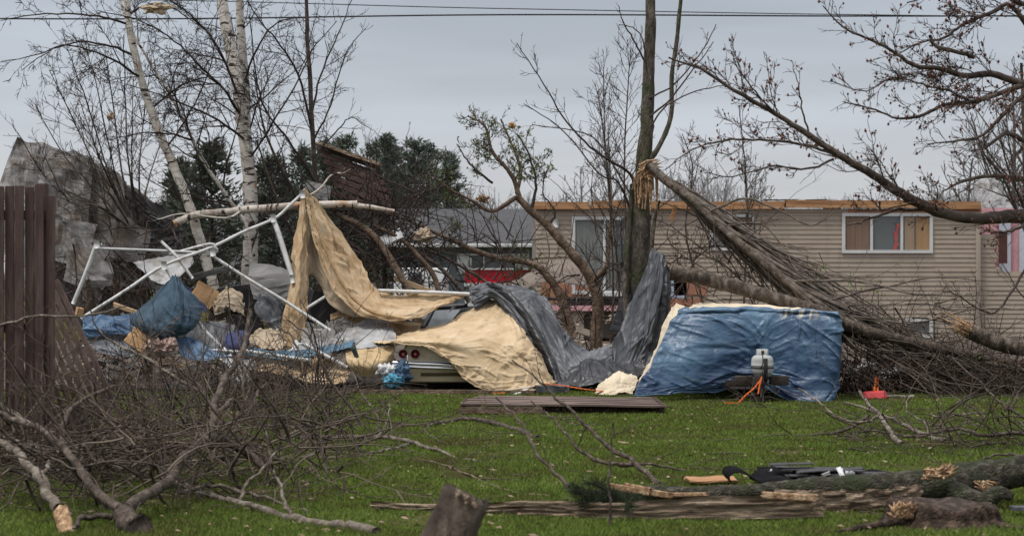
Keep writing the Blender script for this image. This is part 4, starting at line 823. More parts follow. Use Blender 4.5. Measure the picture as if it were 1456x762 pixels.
# ================================================================= TORN METAL SHEETS, LEFT
SH = 'torn grey roofing sheets piled behind the fence'
cloth('metal_sheet', [[(22, 198, 33), (50, 206, 33.2), (76, 214, 33.4)], [(8, 240, 32.6), (38, 250, 32.6), (68, 258, 32.8)], [(-8, 285, 32), (30, 300, 32), (60, 310, 32.2)]], M_metal, 15, 12, .13, 1.6, (1.2, .6), 0, .01, smooth=False, label='pale grey metal sheet standing highest beside the upright fence', cat='metal sheet', seed=1, group=SH)
cloth('metal_sheet', [[(70, 212, 32.4), (100, 218, 32.2), (132, 231, 32.2)], [(60, 250, 32), (95, 262, 31.8), (130, 268, 31.8)], [(48, 300, 31.6), (90, 330, 31.4), (125, 330, 31.4)]], M_metal, 15, 12, .13, 1.6, (1.2, .6), 0, .01, smooth=False, label='middle grey metal sheet with a bent upper edge', cat='metal sheet', seed=2, group=SH)
cloth('metal_sheet', [[(128, 230, 32.4), (152, 240, 32.4), (178, 262, 32.4)], [(122, 270, 32), (150, 285, 32), (182, 300, 32)], [(112, 330, 31.6), (145, 345, 31.6), (178, 350, 31.6)]], M_greysiding, 15, 12, .13, 1.6, (1.2, .6), 0, .01, smooth=False, label='darker grey sheet sloping down behind the many-stemmed tree', cat='metal sheet', seed=3, group=SH)
cloth('metal_sheet', [[(70, 308, 31), (100, 315, 31), (140, 322, 31)], [(62, 330, 30.8), (100, 345, 30.8), (130, 352, 30.8)], [(50, 350, 30.6), (90, 375, 30.6), (125, 372, 30.6)]], M_metal, 13, 11, .12, 1.8, (1.4, .6), 0, .01, smooth=False, label='crumpled grey sheet lying lowest, right against the fence top', cat='metal sheet', seed=4, group=SH)
cloth('metal_sheet', [[(85, 350, 30.6), (110, 345, 30.8), (150, 356, 30.8)], [(95, 375, 30.4), (120, 380, 30.4), (160, 382, 30.4)], [(90, 400, 30.2), (120, 410, 30.2), (165, 405, 30.2)]], M_metal, 11, 9, .12, 2, (1, 1), 0, .01, smooth=False, label='small crushed grey sheet behind the left pipe leg', cat='metal sheet', seed=7, group=SH)
cloth('metal_sheet', [[(165, 300, 31.4), (190, 320, 31.4), (215, 330, 31.4)], [(160, 330, 31.2), (185, 345, 31.2), (212, 352, 31.2)], [(150, 356, 31), (180, 372, 31), (205, 376, 31)]], M_greysiding, 11, 9, .12, 2, (1, 1), 0, .01, smooth=False, label='folded grey sheet between the black curved sheet and the fence', cat='metal sheet', seed=8, group=SH)
cloth('metal_sheet', [[(175, 262, 33), (200, 275, 33), (228, 300, 33)], [(172, 290, 32.8), (200, 305, 32.8), (225, 325, 32.8)], [(165, 320, 32.6), (195, 335, 32.6), (222, 350, 32.6)]], M_greysiding, 11, 9, .12, 2, (1, 1), 0, .01, smooth=False, label='dull grey sheet whose top slopes down behind the many-stemmed tree base', cat='metal sheet', seed=9, group=SH)
cloth('metal_sheet', [[(215, 350, 31.5), (240, 360, 31.5), (262, 372, 31.5)], [(208, 380, 31.3), (235, 390, 31.3), (258, 396, 31.3)], [(200, 405, 31.1), (230, 415, 31.1), (256, 420, 31.1)]], M_metal, 11, 9, .12, 2, (1, 1), 0, .01, smooth=False, label='crushed pale grey sheet just left of the leaning birch', cat='metal sheet', seed=10, group=SH)
cloth('dark_sheet', [[(175, 262, 32), (205, 285, 32), (240, 300, 32), (262, 330, 32)], [(180, 310, 31.8), (205, 330, 31.8), (235, 350, 31.8), (262, 370, 31.8)], [(185, 350, 31.6), (205, 380, 31.6), (235, 400, 31.6), (262, 410, 31.6)]], M_darkmetal, 50, 50, .14, 1.6, (1, .7), 0, .01, label='black curved sheet under the broken birch trunk', cat='roofing sheet', seed=5)
cloth('siding_sheet', [[(80, 345, 33), (140, 350, 33), (200, 360, 33)], [(75, 400, 32.8), (140, 410, 32.8), (205, 420, 32.8)], [(75, 455, 32.6), (140, 470, 32.6), (210, 480, 32.6)]], M_greysiding, 60, 50, .2, 1.4, (1, .8), 0, .01, label='dull brown-grey wall sheet behind the leaning pipe frame', cat='wall sheet', seed=6)
# ================================================================= RAISED DECK PANEL
e_ = empty('broken_decking', P(505, 250, 32), 'dark brown slatted deck section tilted up in the broken trees', 'deck panel'); g = Geo(); rq = random.Random(5)
TL, TR, BL, BR = (450, 208), (542, 240), (472, 270), (562, 305)
for k in range(7):
    f = k / 6.; a = P(TL[0] + (BL[0] - TL[0]) * f + rq.uniform(-8, 4), TL[1] + (BL[1] - TL[1]) * f, 32.6 - .5 * f); b = P(TR[0] + (BR[0] - TR[0]) * f, TR[1] + (BR[1] - TR[1]) * f, 31.8 - .5 * f)
    plank(g, a, b, .088, .03, up=(.1, 1, -.25), jag=.06, seed=k)
g.build('board_panel', M_deck, e_, smooth=False, bevel=.003); g = Geo()
for f in (.15, .5, .93):
    g = Geo(); a = P(TL[0] + (TR[0] - TL[0]) * f, TL[1] + (TR[1] - TL[1]) * f - 4, 32.7 - .8 * f); b = P(BL[0] + (BR[0] - BL[0]) * f, BL[1] + (BR[1] - BL[1]) * f + 3, 32.25 - .8 * f); plank(g, a, b, .09, .05, up=(1, 0, 0), seed=int(f * 10)); g.build('joist', M_deck, e_, smooth=False)
g = Geo(); plank(g, P(455, 205, 32.5), P(541, 235, 31.7), .12, .06, up=(0, .4, 1), seed=1); g.build('top_rail', M_old, e_, smooth=False)
# ================================================================= WHITE PIPE FRAME
e_ = empty('collapsed_canopy', P(300, 0, 29)[:2] + (0,), 'collapsed white tubular canopy frame sprawled over the left debris', 'canopy frame')
pipes = [([(137, 347, 28.2), (122, 388, 28.2), (104, 432, 28.2)], 6), ([(137, 353, 28.2), (220, 356, 28.5), (302, 359, 28.8), (306, 352, 28.8), (296, 347, 28.8), (240, 362, 28.7)], 4),
    ([(115, 453, 27.8), (180, 412, 28), (232, 378, 28.3), (300, 352, 28.8), (345, 330, 29.1), (390, 311, 29.4), (410, 294, 29.5), (428, 277, 29.6)], 4.5),
    ([(233, 376, 28.3), (262, 425, 28.2), (290, 468, 28.1), (320, 497, 28)], 4.5), ([(229, 343, 28.6), (252, 366, 28.5), (274, 396, 28.5)], 4.5),
    ([(388, 310, 29.4), (397, 335, 29.3), (408, 370, 29.2), (417, 398, 29.1)], 8), ([(433, 290, 29.6), (434, 320, 29.6), (434, 352, 29.6)], 6),
    ([(302, 364, 28.8), (355, 398, 28.8), (405, 428, 28.8), (470, 470, 28.6)], 4.5), ([(538, 413, 29.4), (600, 415, 29.3), (668, 418, 29.2)], 6),
    ([(428, 443, 29), (446, 432, 29.1), (462, 422, 29.2)], 4.5), ([(115, 492, 28), (200, 505, 27.9), (290, 498, 27.9), (340, 500, 27.9)], 4.5), ([(430, 488, 28), (462, 505, 28), (494, 522, 28)], 5), ([(345, 498, 28), (390, 505, 28), (440, 512, 28)], 5)]
for gd, wpx in pipes:
    g = Geo(); pts = gpath(gd, 24); g.line([tuple(p) for p in pts], [wpx / 2 * 28.6 / F] * 24, 6); g.build('pipe', M_pipe, e_)
for gd in ((137, 347, 28.15), (233, 377, 28.25), (388, 310, 29.35), (430, 276, 29.55), (302, 358, 28.75), (416, 396, 29.05)):
    g = Geo(); q = P(*gd); g.line([(q[0], q[1], q[2] + .06), (q[0] + .01, q[1], q[2] - .07)], [.045, .045], 8); g.build('joint', M_pipe, e_)
# ================================================================= CANOPY FABRIC
cloth('canopy_cloth', [[(429, 272, 29.6), (434, 270, 29.6), (438, 274, 29.6)], [(424, 320, 29.5), (430, 320, 29.4), (437, 322, 29.5)], [(416, 380, 29.3), (425, 380, 29.1), (438, 380, 29.3)], [(408, 430, 29.1), (420, 430, 28.9), (436, 430, 29.1)], [(400, 490, 28.9), (415, 495, 28.7), (432, 492, 28.9)]],
      M_tancloth, 50, 110, .08, 4, (2.5, .25), .01, .004, fa=1.57, fd=60, label='tan canvas strip hanging straight down from the frame peak', cat='canvas', seed=11)
cloth('canopy_cloth', [
    [(431, 271, 29.6), (450, 292, 29.7), (475, 325, 29.8), (500, 360, 29.8), (520, 395, 29.7), (550, 420, 29.5), (600, 421, 29.4), (662, 419, 29.3)],
    [(434, 285, 29.55), (452, 312, 29.5), (475, 350, 29.5), (498, 380, 29.5), (520, 412, 29.4), (552, 436, 29.2), (602, 432, 29.2), (655, 423, 29.2)],
    [(437, 295, 29.5), (450, 335, 29.4), (468, 372, 29.3), (490, 405, 29.2), (515, 432, 29.1), (552, 448, 28.9), (600, 444, 28.9), (648, 428, 29.1)],
    [(438, 305, 29.5), (448, 350, 29.3), (460, 385, 29.2), (480, 420, 29.1), (510, 448, 28.9), (552, 458, 28.8), (598, 452, 28.8), (640, 433, 29.0)]],
    M_tancloth, 220, 100, .12, 2.2, (.5, 1.8), .03, .004, tube=.012, fa=0.05, fd=40, label='large tan canvas sheet sweeping from the frame peak to the ridge pipe', cat='canvas', seed=12)
cn_ = [o for o in bpy.data.objects if o.get('label', '').startswith('large tan canvas')][0]
g = Geo(); sp_ = catmull([P(*q) for q in ((442, 292, 29.3), (452, 325, 29.15), (466, 362, 29.05), (482, 395, 28.95), (502, 424, 28.85), (530, 444, 28.75), (570, 452, 28.65))], 30)
g.line([tuple(p) for p in sp_], [.022 + .006 * math.sin(i * 1.7) for i in range(30)], 6); sm_ = g.build('seam', mat('seam_tan', [(.25, .15, .07), (.4, .27, .14)], 9, bump=.6), None, loc=cn_.location); sm_.location = (0, 0, 0); sm_.parent = cn_
cloth('canopy_lining', [[(440, 300, 29.75), (452, 330, 29.75), (468, 360, 29.7)], [(438, 340, 29.7), (455, 370, 29.6), (485, 400, 29.5)], [(437, 385, 29.6), (470, 400, 29.5), (505, 430, 29.3)], [(438, 370, 29.7), (478, 440, 29.4), (540, 455, 29.2)]], M_tanlight, 40, 40, .06, 2.5, (1, 1), .02, label='pale pinkish lining under the large tan canvas', cat='canvas', seed=13)
cloth('canopy_cloth', [[(470, 448, 29.5), (505, 436, 29.5), (545, 452, 29.5), (600, 462, 29.4)], [(468, 470, 29.4), (505, 462, 29.4), (550, 472, 29.3), (590, 478, 29.2)], [(450, 480, 29.2), (500, 480, 29.2), (550, 488, 29.2), (580, 492, 29.1)]], M_tancloth, 50, 30, .1, 2, (1, 1), .03, label='shadowed tan canvas fold low behind the pale tent panel', cat='canvas', seed=14)
cloth('tent_cloth', [[(468, 482, 28.9), (500, 464, 29.2), (535, 450, 29.4), (548, 455, 29.3)], [(460, 490, 28.6), (500, 478, 28.7), (540, 470, 28.8), (562, 474, 28.7)], [(455, 501, 28.3), (495, 498, 28.2), (540, 494, 28.2), (562, 490, 28.2)]], M_greylight, 50, 36, .05, 2.5, (1, 1), .02, label='pale grey peaked tent panel left of the old car', cat='tent panel', seed=15)
cloth('canopy_cloth', [[(491, 498, 28.2), (520, 497, 28.1), (545, 493, 28.1), (562, 488, 28.1)], [(494, 515, 27.9), (520, 518, 27.8), (545, 512, 27.8), (560, 500, 27.9)], [(505, 530, 28), (525, 535, 27.9), (545, 530, 27.9), (558, 522, 28)]], mat('canvas_stained', [(.3, .2, .1), (.47, .35, .2), (.55, .42, .26)], 4, bump=.3), 50, 30, .05, 2, (1, 1), .02, label='stained tan canvas pocket bulging just left of the car bumper', cat='canvas', seed=16)
cloth('canopy_cloth', [[(330, 505, 28.4), (380, 500, 28.5), (430, 510, 28.5), (470, 518, 28.4), (500, 528, 28.3)], [(345, 520, 28.2), (390, 515, 28.2), (430, 530, 28.2), (470, 535, 28.1), (498, 536, 28.1)], [(360, 530, 28), (400, 535, 28), (440, 545, 27.9), (470, 548, 27.9), (490, 544, 27.9)]], M_tancloth, 60, 30, .08, 2.5, (1, 1), .03, label='tan canvas crumpled along the lawn edge under the debris', cat='canvas', seed=17)
# ================================================================= LEFT DEBRIS
cloth('blue_blanket', [[(244, 397, 28.3), (249, 394, 28.3), (255, 398, 28.3)], [(225, 420, 28.2), (246, 418, 28.0), (270, 418, 28.2)], [(200, 443, 28.1), (240, 446, 27.8), (288, 442, 28.1)], [(185, 455, 28), (235, 468, 27.7), (280, 462, 28)], [(190, 468, 28), (230, 478, 27.8), (262, 474, 28)]], M_bluecloth, 50, 50, .08, 1.8, (1.6, .6), .02, label='dark blue cloth draped in a peak over the white pipe', cat='cloth', seed=21)
cloth('blue_sheet', [[(116, 452, 28.2), (150, 450, 28.2), (200, 450, 28.2), (240, 458, 28.2)], [(118, 462, 28), (150, 466, 28), (200, 464, 28), (240, 474, 28)], [(120, 480, 27.9), (155, 476, 27.9), (200, 480, 27.9), (240, 488, 27.9)]], M_bluesheet, 60, 30, .09, 2.5, (1, 2), .03, label='bright blue plastic sheet low beside the leaning fence panel', cat='plastic sheet', seed=22)
cloth('blue_sheet', [[(250, 478, 28), (265, 480, 28), (275, 482, 28)], [(255, 500, 27.8), (280, 505, 27.8), (310, 500, 27.8)], [(258, 508, 27.7), (285, 514, 27.7), (330, 508, 27.7)]], M_bluesheet, 30, 26, .05, 3, label='small blue sheet scrap below the dark blue cloth', cat='plastic sheet', seed=23)
cloth('blue_sheet', [[(300, 500, 28.3), (350, 497, 28.3), (400, 500, 28.3), (470, 492, 28.3), (505, 485, 28.4)], [(300, 508, 28.1), (350, 506, 28.1), (400, 510, 28.1), (470, 502, 28.1), (500, 494, 28.1)]], mat('teal_sheet', [(.05, .1, .14), (.09, .16, .22)], 3), 60, 10, .05, 2.5, label='long teal-blue strip trapped under the white pipes', cat='plastic sheet', seed=24)
cloth('grey_sheet', [[(118, 480, 28), (160, 472, 28.2), (190, 480, 28.2)], [(130, 495, 27.8), (165, 492, 27.8), (192, 492, 27.8)], [(150, 505, 27.7), (175, 510, 27.7), (192, 505, 27.7)]], M_grey, 26, 20, .05, 2, label='grey sheet folded under the bright blue plastic', cat='plastic sheet', seed=25)
cloth('grey_blanket', [[(190, 375, 29.4), (225, 366, 29.5), (270, 362, 29.6)], [(205, 388, 29.2), (240, 385, 29.2), (276, 375, 29.3)], [(218, 402, 29), (245, 405, 29), (262, 390, 29.1)]], M_greylight, 36, 30, .08, 2, label='pale grey cloth crumpled where the white pipes cross', cat='cloth', seed=26)
cloth('grey_mat', [[(258, 460, 28.8), (300, 458, 28.8), (335, 462, 28.8)], [(262, 482, 28.5), (300, 484, 28.5), (330, 485, 28.5)], [(268, 500, 28.3), (300, 502, 28.3), (325, 500, 28.3)]], M_grey, 30, 24, .05, 2, label='dark grey mat hanging right of the blue cloth', cat='mat', seed=27)
cloth('navy_cloth', [[(262, 408, 28.9), (280, 418, 28.9), (296, 436, 28.9)], [(270, 425, 28.7), (282, 435, 28.7), (292, 448, 28.7)]], M_navy, 20, 14, .06, 3, label='small navy cloth behind the dark blue cloth', cat='cloth', seed=28)
cloth('navy_bag', [[(322, 478, 28.5), (345, 470, 28.5), (356, 466, 28.6)], [(318, 490, 28.2), (340, 486, 28.1), (354, 480, 28.2)], [(316, 502, 28.2), (338, 500, 28.1), (352, 494, 28.2)]], M_navy, 24, 20, .06, 3, label='navy fabric bundle right of the leaning birch base', cat='bundle', seed=29)
cloth('grey_blanket', [[(355, 372, 29.9), (385, 378, 29.9), (410, 385, 29.9)], [(355, 400, 29.7), (385, 398, 29.6), (412, 404, 29.7)], [(360, 425, 29.6), (385, 430, 29.6), (410, 425, 29.6)]], mat('grey_liner', [(.16, .155, .15), (.25, .245, .24)], 2, bump=.2), 34, 30, .05, 1.6, (1, .6), label='warm grey padded sheet right of the twin birch trunk', cat='sheet', seed=30)
cloth('plastic_sheet', [[(370, 418, 29.6), (392, 422, 29.6), (402, 440, 29.6)], [(362, 440, 29.4), (385, 450, 29.4), (400, 465, 29.4)], [(375, 460, 29.3), (390, 475, 29.3), (398, 490, 29.3)]], M_grey, 34, 34, .12, 3, label='crinkled dark plastic under the warm grey sheet', cat='plastic sheet', seed=31)
WS = 'white and grey sheet scraps strewn along the canopy wreck'
for i, (r, mm, lab) in enumerate([
    ([[(355, 480, 28.8), (380, 472, 28.8), (400, 478, 28.8)], [(350, 496, 28.5), (380, 498, 28.5), (405, 496, 28.5)]], M_tanlight, 'pale beige scrap between the birch and the hanging canvas strip'),
    ([[(430, 470, 28.9), (455, 468, 28.9), (458, 486, 28.9)], [(430, 495, 28.6), (450, 500, 28.6), (456, 505, 28.5)]], M_greylight, 'light grey panel right of the hanging canvas strip'),
    ([[(415, 500, 28.5), (430, 488, 28.5), (438, 505, 28.5)], [(410, 510, 28.3), (425, 512, 28.3), (440, 515, 28.3)]], M_white, 'small bright white scrap at the foot of the hanging canvas strip'),
    ([[(330, 515, 28.1), (350, 510, 28.2), (368, 512, 28.2)], [(322, 530, 27.9), (340, 545, 27.8), (352, 540, 27.8)]], M_greylight, 'pale grey sheet hanging low behind the brush branch'),
    ([[(300, 508, 28.1), (320, 512, 28.1), (330, 508, 28.1)], [(302, 518, 27.9), (318, 522, 27.9), (330, 520, 27.9)]], M_white, 'narrow white sheet below the long white ground pipe'),
    ([[(300, 425, 29.3), (325, 410, 29.3), (345, 420, 29.3)], [(305, 445, 29.2), (325, 440, 29.1), (345, 448, 29.2)]], M_tanlight, 'dusty pink-beige scrap between the birch trunks'),
    ([[(462, 462, 29.1), (480, 455, 29.2), (500, 460, 29.2)], [(468, 482, 29), (485, 478, 29), (500, 475, 29)]], M_metal, 'crumpled grey foil left of the tent panel'),
    ([[(462, 492, 28.4), (500, 490, 28.4), (530, 500, 28.3)], [(470, 505, 28.2), (498, 508, 28.2), (495, 515, 28.2)]], M_greylight, 'grey cloth bunched beneath the tent panel')]):
    cloth('sheet_scrap', r, mm, 36, 30, .13, 4, (1, 1), .09, label=lab, cat='scrap', seed=50 + i, group=WS)
def slab(name, label, cat, c, d, rot, m, seed=0, group=None, parts=True):
    g = Geo(); rm = Matrix.Rotation(R(rot[2]), 3, 'Z') @ Matrix.Rotation(R(rot[1]), 3, 'Y') @ Matrix.Rotation(R(rot[0]), 3, 'X')
    c = Vector(P(*c)); n = 6; vs = []; fs = []; rq = random.Random(seed)
    for s_ in (-1, 1):
        for j in range(n + 1):
            for i in range(n + 1):
                x, y = (i / n - .5) * d[0], (j / n - .5) * d[1]
                if i in (0, n): x += rq.uniform(-.03, .03) * d[0]
                if j in (0, n): y += rq.uniform(-.03, .03) * d[1]
                z = s_ * d[2] / 2 + .06 * d[0] * noise.noise(Vector((x * 2 / d[0], y * 2 / d[1], seed)))
                vs.append(tuple(c + rm @ Vector((x, y, z))))
    m_ = (n + 1) ** 2
    for j in range(n):
        for i in range(n):
            a = j * (n + 1) + i; fs.append((a, a + n + 1, a + n + 2, a + 1)); fs.append((m_ + a, m_ + a + 1, m_ + a + n + 2, m_ + a + n + 1))
    for i in range(n):
        a = i; fs.append((a, a + 1, m_ + a + 1, m_ + a)); a = n * (n + 1) + i; fs.append((a + 1, a, m_ + a, m_ + a + 1))
        a = i * (n + 1); fs.append((a + n + 1, a, m_ + a, m_ + a + n + 1)); a = i * (n + 1) + n; fs.append((a, a + n + 1, m_ + a + n + 1, m_ + a))
    g.add(vs, fs); o = g.build(name, m, smooth=False, bevel=.003); tag(o, label, cat, group); return o
M_card = mat('cardboard', [(.36, .21, .1), (.46, .29, .15)], 3, bump=.2)
slab('foam_board', 'orange-tan board lying under the blue cloth, edge up', 'board', (200, 486, 27.8), (.42, .3, .03), (60, 35, 10), M_card, 1)
slab('foam_board', 'tan carton side standing behind the leaning birch', 'board', (290, 420, 28.9), (.36, .34, .05), (75, 30, 20), M_card, 2)
slab('foam_board', 'small tan block beside the fence panel top', 'board', (113, 443, 28.1), (.1, .1, .12), (10, 10, 30), M_card, 3)
slab('broken_wallboard', 'grey broken wall panel left of the tent panel', 'panel', (452, 482, 28.8), (.5, .32, .03), (80, 5, 10), mat('panel_grey', [(.3, .27, .25), (.42, .39, .36)], 4, extra=overlay((.4, .2, .1), 6, .6, .66)), 4)
slab('broken_wallboard', 'dusty beige panel right of the hanging canvas strip', 'panel', (388, 487, 28.7), (.36, .25, .03), (75, -10, 0), mat('panel_beige', [(.28, .22, .18), (.38, .31, .26)], 4), 5)
slab('concrete_block', 'grey concrete slab standing on the lawn edge below the canvas strip', 'block', (396, 527, 28.2), (.42, .12, .32), (0, 6, 5), M_stone, 6)
slab('concrete_block', 'small grey paver under the blue plastic bags', 'block', (553, 553, 27.9), (.24, .2, .12), (0, 0, 10), M_stone, 7)
slab('green_board', 'dark green board slanting under the tent panel', 'board', (510, 510, 28.1), (.06, .3, .42), (10, -25, 0), mat('dkgreen', [(.02, .04, .035), (.04, .07, .06)], 4), 8)
slab('brown_board', 'dark brown board lying flat at the lawn edge', 'board', (435, 545, 28.1), (1.1, .1, .14), (0, 2, 2), M_rot, 9)
slab('cabinet', 'dark broken cabinet behind the hanging canvas strip', 'cabinet', (465, 440, 30.2), (.7, .5, .5), (0, 15, 20), M_darkmetal, 11)
slab('cabinet', 'dark cabinet side beneath the crossing pipes', 'cabinet', (340, 440, 30.4), (.7, .4, .8), (0, -8, 10), M_darkmetal, 12)
slab('wallboard', 'grey shingled panel wedged above the broken birch trunk', 'panel', (452, 272, 31), (.45, .3, .04), (60, 15, 0), M_metal, 13)
slab('wallboard', 'white-grey torn panel stuck in the brush heap', 'panel', (556, 338, 31), (.4, .2, .04), (60, -25, 0), M_white, 14)
slab('broken_plank', 'orange plank scrap hanging on the snapped tree', 'scrap', (958, 303, 29.6), (.07, .02, .26), (0, 15, 0), M_orangewood, 19)
def crumple(name, label, cat, c, size, m, seed=0, group=None):
    g = Geo(); c = P(*c); nu_, nv_ = 26, 16; vs = []
    for j in range(nv_):
        for i in range(nu_):
            a_, b_ = i / nu_ * 6.2832, (j / (nv_ - 1) - .5) * math.pi; d = Vector((math.cos(a_) * math.cos(b_), math.sin(a_) * math.cos(b_), math.sin(b_)))
            k = .75 + .9 * noise.noise(d * 1.7 + Vector((seed * 5, 0, 0))) + .8 * (abs(noise.noise(d * 4 + Vector((0, seed, 0)))) - .2) + .3 * noise.noise(d * 9)
            vs.append((c[0] + d.x * size[0] * k, c[1] + d.y * size[1] * k, max(.02, c[2] + d.z * size[2] * k)))
    g.add(vs, [(j * nu_ + i, j * nu_ + (i + 1) % nu_, (j + 1) * nu_ + (i + 1) % nu_, (j + 1) * nu_ + i) for j in range(nv_ - 1) for i in range(nu_)])
    o = g.build(name, m, smooth=False); tag(o, label, cat, group); return o
crumple('tan_scrap', 'tan crumpled scrap caught in branches above the brush heap', 'scrap', (602, 335, 31), (.17, .1, .12), M_tanlight, 15)
crumple('tan_scrap', 'tan scrap lodged high in the birch twigs at the top edge', 'scrap', (222, 12, 29.5), (.2, .1, .09), M_tanlight, 16)
crumple('tan_scrap', 'tiny orange wood bit perched on the leafing tree', 'scrap', (727, 178, 33), (.07, .06, .06), M_card, 17)
crumple('tan_scrap', 'orange broken bit under the leafing tree crown', 'scrap', (688, 283, 33), (.1, .08, .07), M_orangewood, 18)
crumple('tan_scrap', 'pale tan tuft snagged on the many-stemmed tree', 'scrap', (158, 166, 31), (.06, .05, .07), M_tanlight, 19)
crumple('insulation_lump', 'rosy insulation lump in the brush below the blue cloth', 'insulation', (228, 494, 27.7), (.24, .14, .12), mat('pinkish', [(.3, .2, .17), (.4, .28, .25)], 6, bump=.8), 20)
for i, (a, b, lab) in enumerate([((740, 404, 34), (835, 432, 34), 'grey roof shingle slab slumped beside the red trailer'), ]):
    cloth('roof_slab', [[(712, 412, 35), (770, 378, 35), (830, 372, 35)], [(730, 418, 34), (785, 400, 34), (835, 410, 34)]], mat('roof_brown', [(.14, .11, .09), (.2, .165, .14)], 4), 20, 12, .04, 1, label=lab, cat='roof section', seed=70)
g = Geo(); plank(g, P(755, 425, 33), P(955, 424, 33), .05, .06, seed=3); tag(g.build('steel_rail', M_darkmetal), 'thin dark rail running behind the saplings left of the snapped trunk', 'rail')
# dark clutter behind left pile and under trees: fence posts, boards
PL = 'loose boards tumbled in the left wreck'
for i, (a, b, wd_, mm, lab) in enumerate([((165, 392, 30), (166, 455, 30), .09, M_rot, 'short dark post standing behind the long white pipe'), ((125, 395, 29), (130, 480, 29), .07, M_rot, 'dark stake beside the leaning fence panel top'),
        ((205, 448, 28.3), (160, 432, 28.6), .06, M_lumber, 'pale stick under the bright blue sheet'), ((270, 395, 29.2), (330, 380, 29.4), .09, M_metal, 'grey metal strip through the pipe crossing'),
        ((305, 452, 29.2), (345, 440, 29.2), .08, M_rot, 'dark board between the birch trunks'), ((365, 435, 30), (410, 440, 30), .12, M_rot, 'dark board under the warm grey sheet'),
        ((560, 395, 31), (640, 425, 30.6), .08, M_lumber, 'pale board sloping behind the ridge pipe'), ((470, 420, 30.6), (540, 370, 31), .08, M_rot, 'dark board leaning into the brush heap')]):
    g = Geo(); plank(g, P(*a), P(*b), wd_, .04, up=(0, 1, .2), jag=.05, seed=i); tag(g.build('board', mm, smooth=False), lab, 'board', PL)
for lab, nm, mm, n_, sd in (('small broken wood shards and lath strewn through the left wreck', 'debris', M_old, 150, 1), ('small white and grey fragments strewn through the left wreck', 'debris', M_greylight, 90, 2), ('small dark fragments strewn through the left wreck', 'debris', M_darkmetal, 130, 3), ('small pink and tan insulation flakes strewn through the left wreck', 'debris', M_tanlight, 60, 4), ('pale lath and torn siding strips strewn under the brush heap', 'debris', M_siding, 70, 5)):
    g = Geo(); rng = random.Random(500 + sd)
    for k in range(n_):
        px = rng.uniform(110, 520) if sd < 5 else rng.uniform(440, 900); Y_ = rng.uniform(28.2, 31.5) if sd < 5 else rng.uniform(30, 36); p = P(px, rng.uniform(430, 552) if sd < 5 else rng.uniform(440, 550), Y_); z = max(.03, p[2]); z = min(z, .06 + (Y_ - 28) * .3)
        d = Vector(rdir(rng)); d.z *= .4; d.normalize(); L_ = rng.uniform(.06, .4) * (1 if sd != 4 else .5)
        plank(g, (p[0], p[1], z), Vector((p[0], p[1], z)) + d * L_, rng.uniform(.02, .12), rng.uniform(.005, .025), up=rdir(rng), jag=.03, seed=k, n=2)
    tag(g.build(nm, mm, smooth=False), lab, 'debris', kind='stuff')
# ================================================================= BRUSH HEAPS (twig tangles: stuff) AND THEIR STEMS
M_twigp2 = mat('twig_tan', [(.06, .045, .036), (.14, .115, .09)], 3, bump=0)
def tangle(name, label, boxes, seed, m=M_twig, L0=(.5, 1.6), w=(1.2, 3), dirb=(0, 0, .3), lvl=2, dens=2.2, rmin=.0036, gr=True, flat=1):
    g = Geo(); rng = random.Random(seed)
    for (x0, x1, y0, y1, Y0, Y1, n) in boxes:
        for _ in range(n):
            Y_ = rng.uniform(Y0, Y1); px = rng.uniform(x0, x1); py = rng.uniform(y0, y1); p = P(px, py, Y_)
            if gr and p[2] < .02: p = (p[0], p[1], .02)
            d = rdir(rng); d = tuple(d[j] + dirb[j] for j in range(3)); L_ = rng.uniform(*L0); r = rng.uniform(*w) / 2 * Y_ / F
            wk = walk(p, d, L_, 7, rng, .22, (0, 0, -.02)); wk = [(x, y, max(z, .015)) for x, y, z in wk]; rr = [r * (1 - .75 * j / 7) for j in range(8)]
            g.line(wk, rr, 5 if r > .012 else 4); sprout(g, wk, rr, rng, lvl, dens, .5, (0, 0, .02), rmin=rmin, floor=0, flat=flat)
    o = g.build(name, m, loc=(0, boxes[0][4], 0)); return tag(o, label, 'brush', kind='stuff')
tangle('brush', 'brown tangle of twigs behind the fence and pipe frame', [(80, 260, 320, 430, 29.5, 33, 90), (90, 320, 400, 540, 28.8, 33, 110)], 101, M_twig)
tangle('brush', 'dense dark brush heap under the raised deck panel', [(440, 610, 270, 400, 30.5, 33.5, 260), (560, 740, 330, 430, 31, 34, 120), (440, 560, 290, 340, 31, 32.5, 90)], 102, M_twigd)
tangle('brush', 'fine twig thicket round the saplings and snapped trunk base', [(760, 900, 380, 520, 31, 34, 80), (940, 1080, 340, 440, 29, 32, 70), (840, 1010, 300, 420, 30, 34, 40)], 103, M_twig)
tangle('brush', 'long brown brush row under the fallen limb at right', [(1195, 1470, 515, 560, 27.2, 29, 170), (1195, 1470, 525, 560, 27, 28.6, 220)], 104, M_twig, dirb=(.4, 0, .1))
tangle('brush', 'tan fine twigs sweeping down to the right across the beige siding', [(1130, 1350, 430, 520, 27, 28.8, 70), (1250, 1470, 495, 550, 26.8, 28.4, 90)], 106, M_twigp2, (.7, 2.0), (1.2, 3), (1.6, 0, -.75), 2, 1.6)
g = Geo(); rng = random.Random(5)
for _ in range(7000):
    x = rng.uniform(1195, 1475); q = P(x, rng.uniform(512, 556) , rng.uniform(27.2, 28.8)); s = rng.uniform(.012, .035); a = np.array(rdir(rng)); b = np.array(rdir(rng)); c_ = np.array((q[0], q[1], max(.02, q[2])))
    g.add([c_ - a * s, c_ + b * s, c_ + a * s], [(0, 1, 2)])
tag(g.build('leaves', mat('dead_leaf', [(.05, .026, .016), (.11, .06, .036)], 5, bump=0)), 'dead brown leaves packed low in the brush row', 'dead leaves', kind='stuff')
